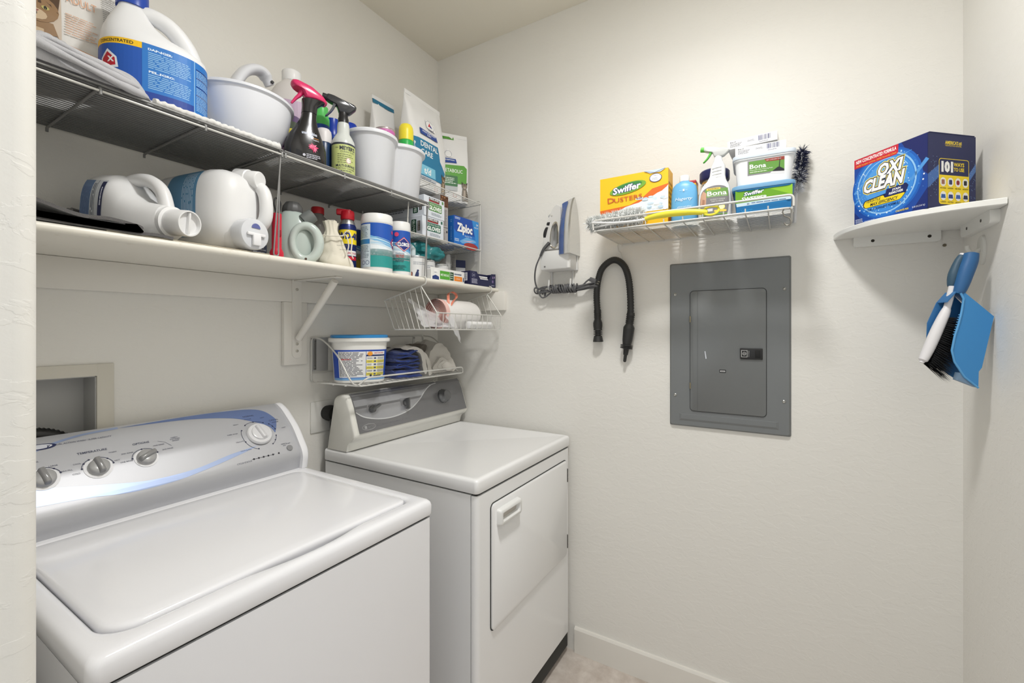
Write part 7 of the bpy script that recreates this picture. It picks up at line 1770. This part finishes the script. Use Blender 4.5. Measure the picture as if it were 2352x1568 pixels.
m = MB(); rings = []
for i in range(15):
    q_ = i / 14; r_ = []
    for j in range(15):
        k2 = j / 14; r_.append((-0.045 + 0.115 * k2 + 0.012 * noise.noise((q_ * 4, k2 * 4, 1)), -0.04 + 0.08 * q_ - 0.05 * k2 + 0.02 * noise.noise((q_ * 5, k2 * 5, 5)), 0.003 + (0.115 - 0.05 * k2) * q_ ** 1.2 * (1 - 0.25 * k2) + 0.008 * abs(noise.noise((q_ * 6, k2 * 6, 9)))))
    rings.append(r_)
m.loft(rings, False, False, False); m.build('bunched_film', film, t, angle=80)
m = MB(); m.loft([[(0.06 + 0.05 * j / 6 - 0.02 * q_ + 0.004 * noise.noise((j, q_ * 4, 2)), -0.105 + 0.03 * q_ + 0.012 * noise.noise((q_ * 5, j * 0.8, 4)), 0.0 + 0.05 * q_ - 0.07 * (1 - q_) * (0.3 + 0.7 * j / 6)) for j in range(7)] for q_ in [i / 8 for i in range(9)]], False, False, False); m.build('hanging_corner', film, t, angle=80)
for k2 in range(4):
    t = thing('small_white_roll', ['small white roll at the front of the hanging basket, leftmost of the four', 'small white roll in the hanging basket, second from the left', 'small white roll in the hanging basket, third from the left', 'small white roll at the front of the hanging basket, nearest the wall'][k2], 'roll', (-0.235 + 0.042 * k2, -0.385, 1.366 + 0.016), 0, 'small white rolls in the hanging basket')
    q = MB(); q.X = Matrix.Rotation(R(90), 4, 'Y'); q.lathe([(0.012, -0.0195), (0.0155, -0.018), (0.0155, 0.018), (0.012, 0.0195)], 24); q.build('rolled_film', M((238, 238, 238), 0.25), t)

# ---------------------------------------------------------------- on the wire shelf above the dryer
SZT = 1.1665
t = thing('powder_tub', 'white square powder tub with blue label and blue lid on the wall wire shelf', 'tub', (-0.606, -0.132, SZT), facing(-0.606, -0.132, 4))
rc = lambda o, z: [(a, b, z) for a, b in sellipse(0.101 - o, 0.096 - o, 3.2, 56)]
q = MB(); q.loft([rc(0.018, 0), rc(0.012, 0.004), rc(0.002, 0.148), rc(-0.006, 0.150), rc(-0.009, 0.153), rc(-0.009, 0.162), rc(-0.004, 0.165)]); q.build('body', M((236, 235, 230), 0.35), t, angle=40)
q = MB(); q.loft([rc(0.0, 0.164), rc(-0.002, 0.167), rc(-0.002, 0.173), rc(0.002, 0.176), rc(0.01, 0.176)]); q.build('lid', M((52, 140, 204), 0.35), t, angle=40)
q = MB(); hp_ = [(0.112 * math.cos(R(a)), -0.112 * math.sin(R(a)) * 0.96, 0.156 - 0.065 * math.sin(R(a))) for a in range(0, 181, 9)]
def tubS2(u, v, h):
    o = 0.012 - 0.010 * v / 0.148
    a = -PI / 2 + u / 0.1; c, s_ = math.cos(a), math.sin(a)
    return ((0.101 - o + h) * math.copysign(abs(c) ** (2 / 3.2), c), (0.096 - o + h) * math.copysign(abs(s_) ** (2 / 3.2), s_), v)
p = Print(tubS2, du=0.006, dv=0.03)
p.rect(-0.13, 0.012, 0.13, 0.122, (30, 74, 176)); p.rect(-0.125, 0.012, 0.13, 0.02, (120, 170, 220)); p.rect(-0.078, 0.022, 0.006, 0.116, (232, 232, 232)); p.lines(-0.074, 0.026, 0.003, 0.114, 18, (90, 90, 96), 0.5, 0.15); p.lines(-0.074, 0.084, -0.02, 0.091, 1, (206, 60, 60), 0.6, 0); p.rect(0.007, 0.022, 0.092, 0.116, (238, 238, 234)); p.rect(0.007, 0.098, 0.092, 0.104, (40, 50, 96)); p.text('DIRECTIONS FOR USE', 0.055, 0.11, 0.0055, (200, 40, 50), w=0.05, bold=0.02)
for k2 in range(6):
    v_ = 0.086 - 0.0115 * k2
    if k2 in (1, 3, 5): p.rect(0.007, v_ - 0.0005, 0.092, v_ + 0.010, (238, 222, 80))
    p.lines(0.046, v_, 0.09, v_ + 0.0095, 3, (100, 100, 96), 0.5, 0.1); p.rr(0.03, v_ + 0.002, 0.04, v_ + 0.008, 0.001, (90, 100, 130)); p.lines(0.009, v_ + 0.002, 0.026, v_ + 0.008, 2, (110, 110, 110))
pts_ = []
for k2 in range(20):
    a = 2 * PI * k2 / 20; r_ = 0.0095 if k2 % 2 else 0.0065; pts_.append((0.017 + r_ * math.cos(a), 0.108 + r_ * math.sin(a)))
p.poly(pts_, (244, 160, 50)); p.ell(0.02, 0.028, 0.004, 0.004, (40, 40, 50), 10); p.lines(0.03, 0.024, 0.07, 0.03, 1, (60, 60, 70), 0.5, 0); p.build(t)

navy_c = NM('navy_cotton', (30, 58, 132), 0.95, bump=[('noise', 300, 0.4, 0.002, (1, 1, 1))], sheen=0.3)
lin_c = NM('linen_grey', (196, 192, 184), 0.95, bump=[('wave', 240, 0.3, 0.001, (1, 0.2, 1)), ('noise', 400, 0.4, 0.001, (1, 1, 1))], sheen=0.2)
t = thing('navy_cloths', 'pile of navy blue cotton cloths folded on the wall wire shelf', 'cloth', (-0.415, -0.135, SZT), R(-12)); folded_cloth(t, 'folded_layers', navy_c, 0.122, 0.2, 7, 0.0175, 21, 0.009, 0.002)
# grey towel draped over the navy pile
def drape(t, name, mat, path, y0, y1, th=0.007, seed=1, wob=0.006):
    m = MB(); rings = []; n = 12
    for j in range(n + 1):
        y = y0 + (y1 - y0) * j / n
        up, lo = [], []
        for i, a in enumerate(path):
            b = path[min(i + 1, len(path) - 1)]; c = path[max(i - 1, 0)]; d_ = (b - c).normalized(); nn = Vector((-d_.y, d_.x, 0)) * th / 2
            wv_ = wob * noise.noise((a.x * 16, y * 18, seed + a.y * 9)); up.append((a.x + nn.x + wv_ * 0.4, y + wv_, a.y + nn.y + wv_)); lo.append((a.x - nn.x + wv_ * 0.4, y + wv_, a.y - nn.y + wv_))
        rings.append(up + lo[::-1])
    m.loft(rings); return m.build(name, mat, t, angle=75)
def bundle(t, name, mat, outline, y0, y1, seed=1, wob=0.006, taper=0.92):
    # solid soft roll: closed outline in x-z, extruded along y with wrinkles
    P = smooth_path([Vector((a, b, 0)) for a, b in outline], 6, True); m = MB(); rings = []; n = 26
    cx = sum(p.x for p in P) / len(P); cz = sum(p.y for p in P) / len(P)
    for j in range(n + 1):
        q = j / n; y = y0 + (y1 - y0) * q; k = taper + (1 - taper) * math.sin(PI * min(max(q, 0.02), 0.98)) ** 0.5
        w2 = lambda a, o: wob * (noise.noise((a.x * 22 + o, a.y * 22, y * 16 + seed)) + 0.55 * noise.noise((a.x * 60 + o, a.y * 60, y * 40 + seed)))
        rings.append([(cx + (a.x - cx) * k + w2(a, 0), y + 0.8 * wob * noise.noise((a.x * 34, a.y * 34, seed)), max(0.0, cz + (a.y - cz) * k + w2(a, 5))) for a in P])
    m.loft(rings); return m.build(name, mat, t, angle=75)
t = thing('grey_towel', 'light grey folded towel slumped over the right side of the navy cloths', 'towel', (-0.335, -0.135, SZT), R(-14))
bundle(t, 'draped_layer', lin_c, [(-0.09, 0.118), (-0.045, 0.13), (-0.008, 0.118), (0.012, 0.08), (0.022, 0.02), (0.012, 0.006), (0.0, 0.04), (-0.012, 0.095), (-0.045, 0.116)], -0.10, 0.07, 3)
bundle(t, 'inner_layer', lin_c, [(-0.01, 0.11), (0.018, 0.095), (0.034, 0.05), (0.04, 0.01), (0.026, 0.006), (0.02, 0.045), (0.008, 0.084)], -0.095, 0.07, 6)
bundle(t, 'outer_layer', lin_c, [(0.004, 0.104), (0.032, 0.085), (0.05, 0.04), (0.058, 0.008), (0.042, 0.006), (0.036, 0.05), (0.02, 0.082)], -0.085, 0.07, 9)
t = thing('white_ribbed_towel', 'off-white ribbed towel rolled and leaning at the right end of the wall wire shelf', 'towel', (-0.205, -0.13, SZT), R(-16))
bundle(t, 'rolled_layer', lin_c, [(-0.075, 0.012), (-0.075, 0.075), (-0.045, 0.13), (-0.01, 0.142), (0.025, 0.115), (0.055, 0.07), (0.07, 0.035), (0.06, 0.008), (0.0, 0.004), (-0.05, 0.004)], -0.105, 0.085, 13, 0.010)
for k2 in range(3):
    bundle(t, 'fold_edge', lin_c, [(-0.06 + 0.02 * k2, 0.03 + 0.006 * k2), (-0.02 + 0.015 * k2, 0.075 - 0.01 * k2), (0.03 + 0.006 * k2, 0.05 - 0.012 * k2), (0.045, 0.028 - 0.006 * k2), (0.02, 0.02 - 0.004 * k2), (-0.03 + 0.01 * k2, 0.022)], -0.118 - 0.004 * k2, -0.02, 17 + k2, 0.005)
bundle(t, 'dark_lining', M((116, 110, 102), 0.9), [(-0.095, 0.04), (-0.092, 0.1), (-0.07, 0.13), (-0.055, 0.12), (-0.075, 0.08), (-0.08, 0.04)], -0.06, 0.09, 19, 0.004)
